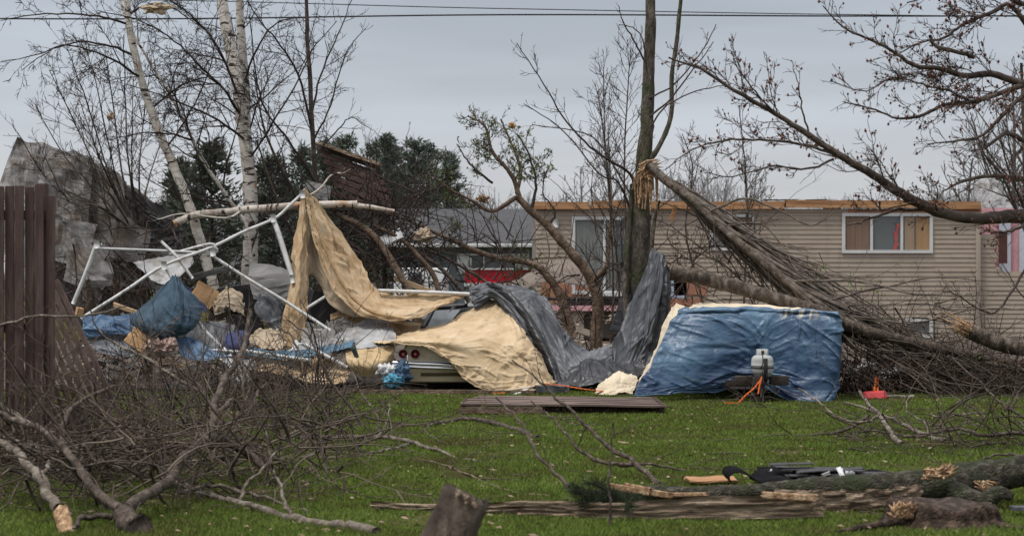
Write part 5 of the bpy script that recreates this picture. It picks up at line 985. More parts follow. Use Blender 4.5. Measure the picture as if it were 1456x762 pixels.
BS = 'bent bare trunks in the brush heap under the deck panel'
for i, (gd, w0, w1, lab) in enumerate([([(598, 470, 30.6), (585, 420, 30.6), (568, 390, 30.6), (540, 345, 30.8), (515, 322, 31), (480, 305, 31.2)], 12, 8, 'thick curved grey trunk leaning from the ridge pipe up left'),
        ([(635, 470, 31), (620, 400, 31), (600, 370, 31), (570, 340, 31), (530, 320, 31)], 9, 5, 'brown bent trunk through the middle of the brush heap'),
        ([(668, 430, 31.5), (650, 405, 31.5), (625, 380, 31.5), (590, 355, 31.5), (550, 320, 31.5)], 8, 4, 'straight dark trunk sloping towards the white truck'),
        ([(545, 430, 31.2), (530, 380, 31.2), (505, 350, 31.2), (470, 330, 31.2)], 8, 4, 'short dark curved trunk beside the tan canvas peak'),
        ([(720, 460, 32), (712, 425, 32), (690, 400, 32), (640, 370, 32), (600, 352, 32)], 7, 3, 'dark trunk sloping in front of the red trailer')]):
    e_ = empty('bent_trunk', P(*gd[0]), lab, 'trunk', BS); g = Geo(); c = Geo(); rng = random.Random(80 + i); pp, rr = guide(g, gd, w0, w1, 9); sprout(c, pp, rr, rng, 3, 1.6, .35, (0, 0, .02), rmin=.004)
    g.build('stem', M_tan if i < 2 else M_bark, e_); c.build('twigs', M_twigd, e_)
# small leafy shoots over siding
g = Geo(); rng = random.Random(77); c = Geo()
for (x, y) in ((1130, 370), (1150, 385), (1200, 400), (1215, 410), (1240, 420), (1180, 360), (1250, 455), (1110, 420)):
    q = P(x + 20, y + 90, 29); wk = walk(q, (rng.uniform(-.3, .1), 0, 1), 1.1, 6, rng, .15, (0, 0, .1)); c.line(wk, [.006] * 7, 4); en = []; sprout(c, wk, [.006] * 7, rng, 2, 3, .3, (0, 0, .05), ends=en, t0=.4); leaves(g, en, .026, rng, 2, .04)
e_ = empty('leafy_shoots', P(1180, 480, 29), 'thin shoots with small fresh green leaves in front of the beige siding', 'shrub'); c.build('stems', M_twig, e_); g.build('leaves', mat('fresh_leaf', [(.09, .16, .03), (.16, .24, .06)], 5, bump=0, trans=.3), e_)
# ================================================================= OLD CAR
e_ = empty('old_car', (WX(663, 28), 28.6, 0), 'old cream coupe seen from behind, half hidden by a tan car cover', 'car')
XC = WX(664, 28); HW = 1.0
def section(y, hw, z0, z1, tb=.08, n=3):
    """rounded body section at depth y: half width hw, from z0 to z1"""
    pts = [(-hw * .93, z0), (-hw * .985, z0 + .12), (-hw, (z0 + z1) / 2 - .02), (-hw * .985, z1 - .1), (-hw * .93, z1 - .02), (-hw * .8, z1 + .012), (0, z1 + .03)]
    pts = pts + [(-x, z) for x, z in pts[-2::-1]]
    return [(XC + x, y, z) for x, z in pts]
def loft(g, secs, caps=True):
    n = len(secs[0]); vs = [p for s in secs for p in s]; fs = []
    for i in range(len(secs) - 1):
        for j in range(n):
            fs.append((i * n + j, i * n + (j + 1) % n, (i + 1) * n + (j + 1) % n, (i + 1) * n + j))
    if caps: fs.append(tuple(range(n))[::-1]); fs.append(tuple((len(secs) - 1) * n + j for j in range(n)))
    g.add(vs, fs)
g = Geo(); loft(g, [section(28.0, .97, .16, .73), section(28.05, .985, .14, .75), section(28.5, 1.0, .14, .77), section(29.6, 1.0, .14, .8), section(31, 1.0, .14, .82), section(32.6, .98, .16, .8), section(33, .9, .2, .7)])
g.build('body', M_cream2, e_, bevel=.012)
g = Geo()
def cab(y, hw, z): return [(XC - hw, y, .76), (XC - hw * .9, y, z - .05), (XC - hw * .75, y, z), (XC, y, z + .02), (XC + hw * .75, y, z), (XC + hw * .9, y, z - .05), (XC + hw, y, .76)]
loft(g, [cab(29.3, .72, .82), cab(30.0, .72, 1.22), cab(31.2, .7, 1.24), cab(31.9, .72, .86)]); g.build('roof', M_rubber, e_)
# quarter pillar and window behind canvas
g = Geo(); 
for a, b in (((600, 468, 29.25), (617, 438, 29.9)), ((617, 438, 29.9), (665, 434, 29.9)), ((634, 462, 29.4), (645, 437, 29.85))): plank(g, P(*a), P(*b), .07, .05, up=(0, 1, 0), seed=1)
g.build('pillar', M_black, e_); g = Geo(); g.add([P(607, 466, 29.2), P(636, 463, 29.2), P(655, 440, 29.75), P(619, 441, 29.75)], [(0, 1, 2, 3)]); g.build('rear_window', M_glass, e_)
# tail panel trim, bumper, valance slot
g = Geo(); zt, zb = .735, .475
pts = [(WX(562, 28), 27.985, zb), (WX(559.5, 28), 27.985, .6), (WX(562, 28), 27.985, zt - .03), (WX(568, 28), 27.985, zt), (WX(585, 28), 27.985, zt + .003)]
g.line(pts, [.013] * 5, 5); g.line([(WX(562, 28), 27.985, zb), (WX(600, 28), 27.985, zb - .01), (WX(700, 28), 27.985, zb - .02)], [.012] * 3, 5); g.build('tail_trim', M_chrome, e_)
g = Geo(); bp_ = [(WX(555, 28), 28.2, .43), (WX(556, 28), 27.96, .43), (WX(561, 28), 27.87, .425), (WX(590, 28), 27.84, .41), (WX(630, 28), 27.83, .395), (WX(700, 28), 27.87, .385), (WX(735, 28), 27.95, .39)]
pts = catmull(bp_, 30)
for dz, rr in ((0.03, .028), (-.022, .024), (.004, .02)):
    g.line([(p[0], p[1], p[2] + dz) for p in pts], [rr] * 30, 8)
g.build('bumper', M_chrome, e_)
g = Geo(); g.box((WX(580.5, 28), 27.82, .475), (.028, .05, .2)); bg_ = g.build('bumper_guard', M_chrome, e_, bevel=.01)
g = Geo(); g.box((WX(640, 28), 27.985, .27), (.9, .02, .05)); g.build('valance_slot', mat('dark_gold', [(.1, .08, .035), (.15, .12, .06)], 4), e_, bevel=.008)
for px in (573, 590.5):
    q = (WX(px, 28), 27.975, WZ(503, 28)); g = Geo(); g.line([(q[0], q[1] + .04, q[2]), (q[0], q[1] - .012, q[2])], [.068, .066], 20); l_ = g.build('taillight', M_lamp, e_)
    g = Geo(); g.line([(q[0], q[1], q[2]), (q[0], q[1] - .022, q[2])], [.022, .02], 12); c_ = g.build('reflector', mat('lens_pink', [(.4, .2, .2), (.5, .3, .3)], 5, bump=0, rough=.3), None, loc=e_.location); c_.location = (0, 0, 0); c_.parent = l_
    g = Geo(); t_ = np.linspace(0, 6.2832, 25); g.line([(q[0] + .07 * math.cos(a), q[1] - .006, q[2] + .07 * math.sin(a)) for a in t_], [.006] * 25, 5); c_ = g.build('bezel', M_chrome, None, loc=e_.location); c_.location = (0, 0, 0); c_.parent = l_
for y in (28.95, 31.9):
    for sx in (-1, 1):
        g = Geo(); x = XC + sx * .84; g.line([(x - .1, y, .31), (x - .08, y, .31), (x + .08, y, .31), (x + .1, y, .31)], [.27, .31, .31, .27], 24); wl = g.build('wheel', M_rubber, e_)
cloth('car_cover', [
    [(528, 488, 28.5), (585, 474, 28.9), (645, 455, 29.2), (703, 428, 29.6), (728, 452, 29.4), (750, 480, 29.1), (768, 508, 28.8)],
    [(535, 489, 28.2), (592, 481, 28.3), (650, 471, 28.5), (705, 458, 28.75), (740, 470, 28.6), (764, 500, 28.4), (779, 528, 28.3)],
    [(550, 488, 27.85), (598, 485, 27.85), (650, 487, 27.85), (700, 486, 27.95), (738, 492, 27.9), (766, 514, 27.9), (786, 542, 28.0)],
    [(558, 486, 27.85), (603, 489, 27.8), (643, 500, 27.76), (690, 514, 27.74), (735, 524, 27.72), (764, 536, 27.75), (789, 550, 27.8)],
    [(560, 488, 27.8), (606, 493, 27.76), (640, 514, 27.7), (664, 541, 27.66), (700, 556, 27.6), (748, 557, 27.58), (788, 553, 27.65)]], M_cover, 190, 150, .1, 1.8, (1, 1), .02, .004, tube=.011, fd=25, label='tan elasticated cover stretched over the boot of the old coupe', cat='car cover', seed=33)
# plastic bags by the bumper
e_ = empty('plastic_bags', P(565, 552, 27.6), 'crumpled blue and white plastic bags by the car bumper', 'bags')
for nm, c, s, mm, sd in (('blue_bag', (570, 532, 27.7), (.13, .12, .15), M_bluesheet, 1), ('white_bag', (551, 527, 27.7), (.14, .1, .09), M_white, 2), ('teal_bag', (560, 541, 27.6), (.13, .1, .09), mat('cyan_bag', [(.03, .2, .35), (.15, .42, .55)], 12), 3)):
    g = Geo(); c = P(*c); vs = []; fs = []; nu_, nv_ = 34, 22
    for j in range(nv_):
        for i in range(nu_):
            a, b = i / nu_ * 6.2832, (j / (nv_ - 1) - .5) * math.pi; d = Vector((math.cos(a) * math.cos(b), math.sin(a) * math.cos(b), math.sin(b))); k = .85 + .7 * noise.noise(d * 2.3 + Vector((sd * 5, 0, 0))) + .9 * abs(noise.noise(d * 4.5 + Vector((0, sd, 0)))) + .35 * noise.noise(d * 10)
            vs.append((c[0] + d.x * s[0] * k, c[1] + d.y * s[1] * k, max(.02, c[2] + d.z * s[2] * k)))
    for j in range(nv_ - 1):
        for i in range(nu_): fs.append((j * nu_ + i, j * nu_ + (i + 1) % nu_, (j + 1) * nu_ + (i + 1) % nu_, (j + 1) * nu_ + i))
    g.add(vs, fs); g.build(nm, mm, e_)
# dirt mound and timber edging
g = Geo(); vs = []; fs = []; nx_, ny_ = 70, 14
for j in range(ny_):
    for i in range(nx_):
        x = WX(470, 28) + (WX(640, 28) - WX(470, 28)) * i / (nx_ - 1); y = 27.75 + .9 * j / (ny_ - 1); k = math.sin(math.pi * j / (ny_ - 1)) * math.sin(math.pi * i / (nx_ - 1))
        vs.append((x, y, -.02 + k * (.13 + .09 * noise.noise(Vector((x * 3, y * 3, 0))) + .06 * noise.noise(Vector((x * 11, y * 11, 0))))))
for j in range(ny_ - 1):
    for i in range(nx_ - 1): a = j * nx_ + i; fs.append((a, a + 1, a + nx_ + 1, a + nx_))
g.add(vs, fs); tag(g.build('dirt_mound', M_dirt), 'low mound of dark soil beside the car bumper', 'soil mound')
g = Geo(); plank(g, (WX(446, 27.55), 27.55, .03), (WX(760, 27.4), 27.4, .03), .09, .07, seed=2); tag(g.build('timber_edging', M_tan, smooth=False), 'long thin brown timber edging the lawn in front of the car', 'edging board')
g = Geo(); plank(g, (WX(760, 27.6), 27.6, .03), (WX(640, 27.8), 27.8, .03), .12, .05, seed=2); tag(g.build('dark_plank', M_rot, smooth=False), 'dark plank on the ground beneath the car cover hem', 'plank')
DB = 'small litter at the foot of the car cover'
for i, (a, b, wd_, mm, lab) in enumerate([((716, 556, 27.5), (758, 550, 27.5), .07, M_cream, 'cream flat strip at the foot of the car cover'), ((730, 562, 27.3), (752, 553, 27.5), .05, M_white, 'short white tube end at the foot of the car cover'),
     ((700, 560, 27.4), (735, 557, 27.4), .05, M_orange, 'orange strip on the ground at the foot of the car cover'), ((752, 552, 27.6), (790, 546, 27.6), .05, M_rot, 'dark stick at the right hem of the car cover')]):
    g = Geo(); plank(g, P(*a), P(*b), wd_, .03, jag=.03, seed=i); tag(g.build('litter_strip', mm), lab, 'strip', DB)
slab('grey_fabric_lump', 'grey crumpled fabric lump right of the car cover', 'fabric', (785, 552, 27.6), (.5, .3, .1), (0, 0, 5), M_grey, 61)
g = Geo(); p_ = catmull([P(770, 545, 27.5), P(800, 548, 27.4), P(830, 553, 27.3), P(858, 556, 27.3)], 16); [plank(g, p_[i], p_[i + 1], .05, .012, seed=i, n=1) for i in range(15)]
tag(g.build('orange_strap', M_orange), 'long orange strap lying between the car cover and the blue tarp', 'strap')
# ================================================================= GREY TARP
cloth('grey_tarp', [
    [(667, 411, 29.9), (690, 406, 29.9), (720, 410, 29.9), (748, 410, 29.9), (775, 425, 29.7), (800, 470, 29.4), (835, 500, 29.2), (868, 490, 29.2)],
    [(670, 420, 29.6), (692, 410, 29.5), (722, 420, 29.5), (755, 425, 29.4), (782, 460, 29.2), (805, 498, 29), (838, 512, 28.8), (870, 505, 28.9)],
    [(672, 432, 29.3), (698, 416, 29.3), (728, 438, 29.1), (760, 465, 28.9), (785, 500, 28.7), (812, 522, 28.6), (842, 528, 28.5), (872, 520, 28.6)],
    [(676, 440, 29.2), (704, 424, 29.4), (735, 460, 29.0), (765, 500, 28.7), (788, 535, 28.4), (815, 548, 28.2), (845, 550, 28.1), (872, 540, 28.2)]], M_grey, 190, 110, .13, 1.3, (.8, 1.2), .03, .004, fd=32, label='dark grey tarp slung low from the car roof towards the snapped tree', cat='tarp', seed=41)
cloth('black_film', [[(690, 403, 29.6), (700, 402, 29.5), (708, 405, 29.4)], [(716, 425, 29.3), (728, 424, 29.1), (738, 428, 29.1)], [(745, 462, 29.0), (755, 462, 28.8), (766, 468, 28.8)], [(768, 500, 28.7), (778, 505, 28.5), (788, 510, 28.5)], [(782, 540, 28.4), (792, 545, 28.2), (800, 548, 28.2)]], M_black, 20, 60, .05, 2.5, (2, .5), .01, label='black inner film folded along the right edge of the car cover', cat='plastic film', seed=42)
cloth('hanging_tarp', [
    [(926, 360, 29.3), (931, 356, 29.2), (937, 359, 29.1), (944, 366, 29.1)],
    [(914, 392, 29.3), (924, 388, 29.0), (938, 386, 28.9), (950, 392, 28.95)],
    [(895, 432, 29.2), (912, 430, 28.9), (932, 430, 28.75), (950, 436, 28.9)],
    [(880, 478, 29.1), (900, 478, 28.7), (922, 478, 28.6), (938, 482, 28.8)],
    [(868, 510, 28.9), (888, 514, 28.5), (908, 510, 28.5), (926, 510, 28.6)],
    [(850, 548, 28.5), (872, 548, 28.2), (895, 540, 28.1), (914, 536, 28.3)]], M_grey, 110, 190, .12, 1.5, (1.5, .45), .015, .004, fa=1.75, fd=40, label='grey tarp hanging in a tall peak from the snapped trunk', cat='tarp', seed=43)
cloth('black_film', [[(938, 362, 29.2), (946, 372, 29.1), (953, 384, 29.1)], [(942, 400, 28.9), (950, 405, 28.85), (954, 412, 29.0)], [(938, 445, 28.8), (946, 448, 28.8), (950, 450, 28.9)], [(922, 500, 28.7), (934, 500, 28.7), (942, 495, 28.8)], [(905, 540, 28.4), (915, 540, 28.3), (922, 530, 28.4)]], M_black, 24, 60, .05, 2.5, (2, .4), .01, label='black plastic side hanging down the right edge of the tall grey tarp', cat='plastic film', seed=44)
cloth('black_film', [[(890, 400, 29.9), (895, 395, 29.9), (900, 398, 29.9)], [(880, 430, 29.8), (888, 430, 29.8), (896, 430, 29.8)], [(866, 470, 29.7), (878, 470, 29.7), (888, 470, 29.7)]], M_black, 16, 30, .04, 2.5, label='black plastic tail behind the left edge of the tall grey tarp', cat='plastic film', seed=45)
cloth('black_film', [[(800, 520, 28.8), (840, 512, 28.7), (880, 516, 28.6), (915, 512, 28.4)], [(800, 538, 28.4), (840, 530, 28.2), (880, 532, 28.1), (918, 528, 28.1)], [(790, 551, 28.0), (840, 549, 27.9), (880, 547, 27.8), (905, 543, 27.8)]], M_black, 70, 26, .07, 2, (1, 2), .03, label='black plastic bunched on the ground below the grey tarp', cat='plastic film', seed=46)
cloth('cream_sheet', [[(862, 540, 27.9), (880, 534, 27.9), (905, 540, 27.9)], [(850, 552, 27.5), (875, 546, 27.4), (905, 550, 27.6)], [(845, 560, 27.3), (870, 564, 27.1), (900, 560, 27.2)]], M_cream, 36, 30, .09, 3, (1, 1), .02, label='cream cloth bunched on the grass at the foot of the grey tarp', cat='cloth', seed=47)
# ================================================================= TARPED TRAILER
e_ = empty('camping_trailer', (WX(1065, 26.4), 26.6, 0), 'low folded camping trailer hidden beneath the blue tarp', 'trailer')
g = Geo(); g.box((WX(1080, 27.4), 27.7, .68), (2.0, 1.9, .9)); g.build('body', M_cream, e_, bevel=.03)
g = Geo(); g.box((WX(1080, 26), 26.0, .30), (.09, .9, .09)); g.box((WX(1080, 26), 26.2, .24), (.95, .08, .1)); g.box((WX(1080, 25.6), 25.72, .3), (.16, .24, .12))
g.box((WX(1058, 25.8), 25.85, .3), (.24, .18, .13)); g.box((WX(1108, 25.8), 25.85, .3), (.26, .18, .13)); g.build('hitch_frame', mat('rust_black', [(.02, .016, .013), (.06, .045, .035)], 6, bump=.5), e_, bevel=.01)
g = Geo(); g.line([(WX(1084, 25.6), 25.62, .02), (WX(1084, 25.6), 25.62, .36)], [.028, .028], 10); g.line([(WX(1084, 25.6), 25.62, .36), (WX(1084, 25.6), 25.62, .5)], [.02, .02], 8); g.build('jockey_stand', M_darkmetal, e_)
for sx in (-1, 1):
    g = Geo(); x = WX(1070, 27.6) + sx * 1.05; g.line([(x - .09, 27.7, .3), (x + .09, 27.7, .3)], [.3, .3], 24); g.build('wheel', M_rubber, e_)
cloth('canvas_undersheet', [[(1000, 432, 28.6), (1060, 434, 28.6), (1120, 438, 28.5), (1160, 442, 28.5)], [(985, 434, 27.4), (1055, 435, 27.2), (1115, 439, 27.1), (1150, 441, 27.1)], [(978, 443, 26.9), (1050, 442, 26.8), (1110, 444, 26.8), (1150, 446, 26.8)]], M_cream, 40, 14, .03, 3, label='cream canvas edge showing along the top of the blue tarp', cat='canvas', seed=34)
cloth('canvas_undersheet', [[(956, 438, 27.4), (964, 434, 27.2), (975, 438, 27.0)], [(944, 462, 27.2), (953, 464, 26.9), (962, 468, 26.7)], [(930, 500, 27.0), (937, 502, 26.8), (945, 505, 26.6)], [(908, 545, 26.9), (915, 548, 26.6), (922, 550, 26.4)]], M_cream, 20, 50, .03, 3, label='cream canvas strip running down the left slope of the blue tarp', cat='canvas', seed=35)
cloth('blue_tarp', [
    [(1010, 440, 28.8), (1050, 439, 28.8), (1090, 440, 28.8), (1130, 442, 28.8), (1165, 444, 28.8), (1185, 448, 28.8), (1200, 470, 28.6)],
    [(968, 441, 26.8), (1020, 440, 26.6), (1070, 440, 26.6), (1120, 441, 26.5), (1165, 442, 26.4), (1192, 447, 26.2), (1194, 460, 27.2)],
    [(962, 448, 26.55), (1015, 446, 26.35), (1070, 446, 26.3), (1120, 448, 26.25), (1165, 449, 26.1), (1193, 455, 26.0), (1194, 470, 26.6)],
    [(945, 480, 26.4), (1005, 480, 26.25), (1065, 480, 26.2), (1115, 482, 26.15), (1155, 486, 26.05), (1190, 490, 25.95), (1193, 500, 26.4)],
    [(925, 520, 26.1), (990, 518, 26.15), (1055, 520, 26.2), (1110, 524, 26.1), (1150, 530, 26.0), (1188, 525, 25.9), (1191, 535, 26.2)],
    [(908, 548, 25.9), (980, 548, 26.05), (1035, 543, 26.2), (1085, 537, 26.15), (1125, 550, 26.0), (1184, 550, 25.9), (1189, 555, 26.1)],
    [(900, 564, 25.8), (970, 558, 26.0), (1020, 556, 26.2), (1062, 541, 26.2), (1120, 568, 26.0), (1160, 577, 25.8), (1186, 572, 25.9)]], M_blue, 260, 170, .085, 1.3, (1, 1), .03, .004, tube=.009, fd=12, label='large faded blue tarp, toned lighter on top as if lit, draped over the low camping trailer', cat='tarp', seed=48)
e_ = empty('propane_tank', (WX(1084, 25.75), 25.75, WZ(535, 25.75)), 'small white propane tank standing on the trailer hitch', 'propane tank')
def lathe(g, c, prof, n=28):
    vs = []; fs = []; m_ = len(prof)
    for r, z in prof:
        for i in range(n): a = i / n * 6.2832; vs.append((c[0] + r * math.cos(a), c[1] + r * math.sin(a), c[2] + z))
    for j in range(m_ - 1):
        for i in range(n): fs.append((j * n + i, j * n + (i + 1) % n, (j + 1) * n + (i + 1) % n, (j + 1) * n + i))
    fs.append(tuple(range(n))[::-1]); fs.append(tuple((m_ - 1) * n + i for i in range(n))); g.add(vs, fs)
q = (WX(1084, 25.75), 25.75, WZ(535, 25.75)); g = Geo(); lathe(g, q, [(.1, 0), (.12, .005), (.12, .03), (.135, .035), (.152, .06), (.157, .1), (.157, .15), (.16, .153), (.16, .162), (.157, .165), (.157, .22), (.148, .26), (.12, .29), (.07, .305), (.01, .31)]); g.build('tank_body', M_tank, e_)
g = Geo()
for i in range(20):
    a = i / 20 * 6.2832
    if abs(math.sin((a + 1.57) / 2)) < .25: continue
    a2 = a + .3142 * .98; g.add([(q[0] + r * math.cos(x), q[1] + r * math.sin(x), q[2] + z) for x in (a, a2) for r in (.078, .084) for z in (.285, .385)], [(0, 1, 3, 2), (4, 6, 7, 5), (0, 4, 5, 1), (2, 3, 7, 6), (1, 5, 7, 3)])
g.build('collar', M_tank, e_); g = Geo(); g.line([(q[0], q[1], q[2] + .3), (q[0], q[1], q[2] + .36)], [.028, .022], 10); g.line([(q[0], q[1] - .05, q[2] + .335), (q[0], q[1] + .04, q[2] + .335)], [.018, .018], 8); g.build('valve', M_darkmetal, e_)
g = Geo(); lathe(g, (q[0], q[1], q[2]), [(.159, .118), (.164, .119), (.164, .131), (.159, .132)]); g.box((q[0] + .02, q[1] - .19, q[2] + .1), (.05, .045, .32)); g.line([tuple(x) for x in catmull([(q[0] - .02, q[1] - .17, q[2] + .31), (q[0] - .02, q[1] - .2, q[2] + .2), (q[0] - .05, q[1] - .18, q[2] + .13), (q[0] - .13, q[1] - .15, q[2] + .12)], 14)], [.007] * 14, 6); g.build('clamp', M_rubber, e_)
g = Geo()
for pl in ([(1083, 536, 25.5), (1080, 548, 25.45), (1078, 560, 25.4)], [(1083, 538, 25.5), (1072, 552, 25.4), (1060, 562, 25.3), (1050, 573, 25.25)], [(1030, 573, 25.3), (1050, 573, 25.3)]):
    p_ = catmull([P(*x) for x in pl], 10); [plank(g, p_[i], p_[i + 1], .022, .008, up=(0, 1, 0), seed=i, n=1) for i in range(9)]
tag(g.build('orange_strap', M_orange), 'orange strap hanging from the trailer hitch below the propane tank', 'strap')
tangle('brush', 'small brown twig heap under the trailer hitch', [(1050, 1110, 556, 575, 25.3, 26, 40)], 105, M_twig, (.2, .5), (1, 2.5))
# red tub and stick
e_ = empty('red_tub', (WX(1243, 26.5), 26.5, 0), 'upturned red plastic tub on the grass edge right of the blue tarp', 'tub'); g = Geo(); vs = []
for k, (z, a, b) in enumerate(((0.005, .185, .13), (.02, .19, .135), (.035, .18, .125), (.09, .165, .11), (.105, .15, .1), (.108, .01, .01))):
    for i in range(32):
        t = i / 32 * 6.2832; c_, s_ = math.cos(t), math.sin(t); vs.append((WX(1243, 26.5) + a * math.copysign(abs(c_) ** .6, c_), 26.5 + b * math.copysign(abs(s_) ** .6, s_), z + .01 * c_))
g.add(vs, [(k * 32 + i, k * 32 + (i + 1) % 32, (k + 1) * 32 + (i + 1) % 32, (k + 1) * 32 + i) for k in range(5) for i in range(32)]); g.build('tub_body', M_redp, e_)
g = Geo(); g.line([P(1243, 556, 27), P(1246, 535, 27.1)], [.02, .012], 6); g.line([P(1248, 556, 27), P(1248, 537, 27)], [.015, .012], 6); tag(g.build('orange_stake', M_orange), 'pair of orange plastic stakes behind the red tub', 'stakes')
for i, c in enumerate(((1215, 528), (1232, 520), (1262, 532), (1280, 528))): crumple('white_scrap', ['white paper scrap leftmost in the brush row', 'white torn foam scrap highest in the brush row', 'small white scrap above the red tub', 'rightmost small white scrap in the brush row'][i], 'scrap', (*c, 27.7), (.13, .08, .08), M_white, 90 + i, 'white scraps caught in the brush row')
slab('grey_step', 'low grey board on the grass edge right of the red tub', 'board', (1275, 563, 26.8), (.5, .2, .03), (0, 0, 0), M_stone, 96)
# ================================================================= DECK SECTION LYING ON THE LAWN
e_ = empty('deck_section', (WX(800, 24.2), 24.2, 0), 'worn brown deck section lying flat on the lawn', 'deck section')
g = Geo(); xa, xb = WX(655, 24.2), WX(945, 24.2)
for k in range(9):
    y = 23.55 + k * .17; plank(g, (WX(653 + k * 3, y) + .05 * (k % 3), y, .135 + .012 * (k % 2)), (WX(950 - 10 * (k % 2) - k * 2, y), y, .105 - .02 * (k % 2)), .135, .028, seed=k, n=10, jag=.04)
g.build('decking', M_deckgrey, e_, smooth=False, bevel=.003); g = Geo()
plank(g, (WX(652, 23.5), 23.42, .06), (WX(772, 23.5), 23.46, .055), .03, .085, up=(0, 0, 1), seed=5, jag=.05); g.build('fascia', M_tan, e_, smooth=False)
g = Geo(); plank(g, (WX(775, 23.6), 23.7, .06), (WX(938, 23.6), 23.7, .05), .03, .09, seed=6); g.build('beam', M_rot, e_, smooth=False)
for f in (.02, .5, .97):
    g = Geo(); x = xa + (xb - xa) * f; g.box((x, 24.2, .07), (.05, 1.35, .12)); g.build('joist', M_rot, e_, smooth=False)
g = Geo(); plank(g, P(841, 569, 24.6), P(872, 582, 24.0), .09, .03, seed=3); tag(g.build('loose_board', M_deckgrey, smooth=False), 'short loose board propped on the back edge of the lawn deck section', 'board')
slab('wood_block', 'small brown wood block on the left end of the deck section', 'wood block', (675, 575, 24.3), (.16, .1, .06), (0, 5, 10), M_tan, 98)
# ================================================================= FOREGROUND LOGS
def split_log(name, label, gd, w0, w1, m_in, m_bark, seed, flat=.55):
    """half trunk torn lengthwise: pale torn face towards the camera, bark shell behind"""
    e_ = empty(name, P(*gd[0]), label, 'split log'); pp = gpath(gd, 60); n = len(pp); k = 12; V = []; Vb = []
    for i, p in enumerate(pp):
        wd_ = (w0 + (w1 - w0) * i / (n - 1)) / 2 * p[1] / F * (1 + .22 * noise.noise(Vector((i * .18, seed, 0))) + .1 * noise.noise(Vector((i * .8, seed, 5))))
        for j in range(k):
            s_ = j / (k - 1) * 2 - 1; V.append((p[0] + .02 * noise.noise(Vector((i * .5, s_ * 3, seed))), p[1] - .03 + .035 * noise.noise(Vector((i * .12, s_ * 6, seed))) + .02 * noise.noise(Vector((i * .6, s_ * 12, seed))), max(.0, p[2] + s_ * wd_)))
        for j in range(k):
            a = math.pi * j / (k - 1); Vb.append((p[0], p[1] - .02 + math.sin(a) * wd_ * 1.0, max(-.01, p[2] - math.cos(a) * wd_ * 1.02)))
    for nm, vs, mm in (('torn_face', V, m_in), ('bark_shell', Vb, m_bark)):
        g = Geo(); g.add(vs, [(i * k + j, (i + 1) * k + j, (i + 1) * k + j + 1, i * k + j + 1) for i in range(n - 1) for j in range(k - 1)]); g.build(nm, mm, e_)
    return e_
split_log('split_log', 'long split log lying low across the lawn, its torn brown face exposed', [(528, 718, 14.0), (600, 724, 13.9), (680, 724, 13.75), (760, 722, 13.6), (830, 726, 13.45), (900, 726, 13.4), (980, 722, 13.4), (1060, 720, 13.4), (1140, 717, 13.4), (1168, 714, 13.4)], 14, 40, M_old, M_rot, 2)
split_log('split_log', 'dark torn log half beneath the mossy trunk at the centre right', [(1100, 712, 13.95), (1180, 712, 13.9), (1250, 708, 13.9), (1310, 700, 13.95)], 34, 26, M_old, M_rot, 7)
e_ = empty('mossy_trunk', P(1250, 690, 14), 'thick mossy fallen trunk with dark bark stretching to the right edge', 'fallen trunk'); rng = random.Random(71)
g = Geo(); gd = [(845, 702, 14.3), (900, 700, 14.3), (980, 702, 14.25), (1060, 700, 14.2), (1140, 694, 14.2), (1200, 692, 14.2), (1260, 694, 14.2), (1320, 694, 14.25), (1380, 684, 14.3), (1430, 672, 14.3), (1480, 664, 14.3), (1600, 655, 14.3)]
pp = gpath(gd, 260); wd_ = np.interp(np.linspace(0, 1, 260), [0, .08, .3, .45, .6, .72, .8, 1], [14, 22, 24, 34, 52, 58, 44, 40]); g.line([tuple(p) for p in pp], [w_ / 2 * 14.2 / F for w_ in wd_], 30)
g.line([tuple(p) for p in gpath([(1350, 700, 14.1), (1395, 712, 14), (1420, 700, 13.95), (1440, 706, 13.9)], 14)], [.11 - .006 * i for i in range(14)], 9); g.build('trunk', M_mosslog, e_)
g = Geo()
for (x0, y0, x1, y1, w_) in ((862, 690, 960, 705, 9), (885, 691, 930, 700, 12), (940, 703, 1010, 702, 5)):
    plank(g, P(x0, y0, 14.12), P(x1, y1, 14.08), w_ * 14 / F, .02, up=(0, 1, 0), jag=.05, seed=x0)
plank(g, P(1080, 703, 13.3), P(1166, 708, 13.3), .05, .03, up=(0, 1, 0), jag=.04, seed=77)
for _ in range(70):
    a = P(1325 + rng.uniform(-14, 22), 674 + rng.uniform(-7, 7), 14.02 + rng.uniform(-.03, .03)); f_ = (a[0] - WX(1311, 14)) * 2.2; b = (a[0] + rng.uniform(-.03, .11), a[1] + rng.uniform(-.05, .03), a[2] + rng.uniform(-.02, .02) + f_ * .22 * rng.random()); g.line([a, tuple((a[j] + b[j]) / 2 + rng.uniform(-.012, .012) for j in range(3)), b], [.009, .011, .002], 4)
for _ in range(40):
    a = P(1395 + rng.uniform(-12, 12), 685 + rng.uniform(-3, 8), 14.05); b = (a[0] + rng.uniform(-.02, .12), a[1] - .03, a[2] - rng.uniform(.0, .05)); g.line([a, tuple((a[j] + b[j]) / 2 for j in range(3)), b], [.004, .005, .001], 4)
g.build('splinters', M_fresh, e_); g = Geo(); sprout(g, [tuple(p) for p in pp[170::3]], [.06] * 30, rng, 2, 3, .3, (0, 0, .1), rmin=.004, floor=0); g.build('twigs', M_twig, e_)
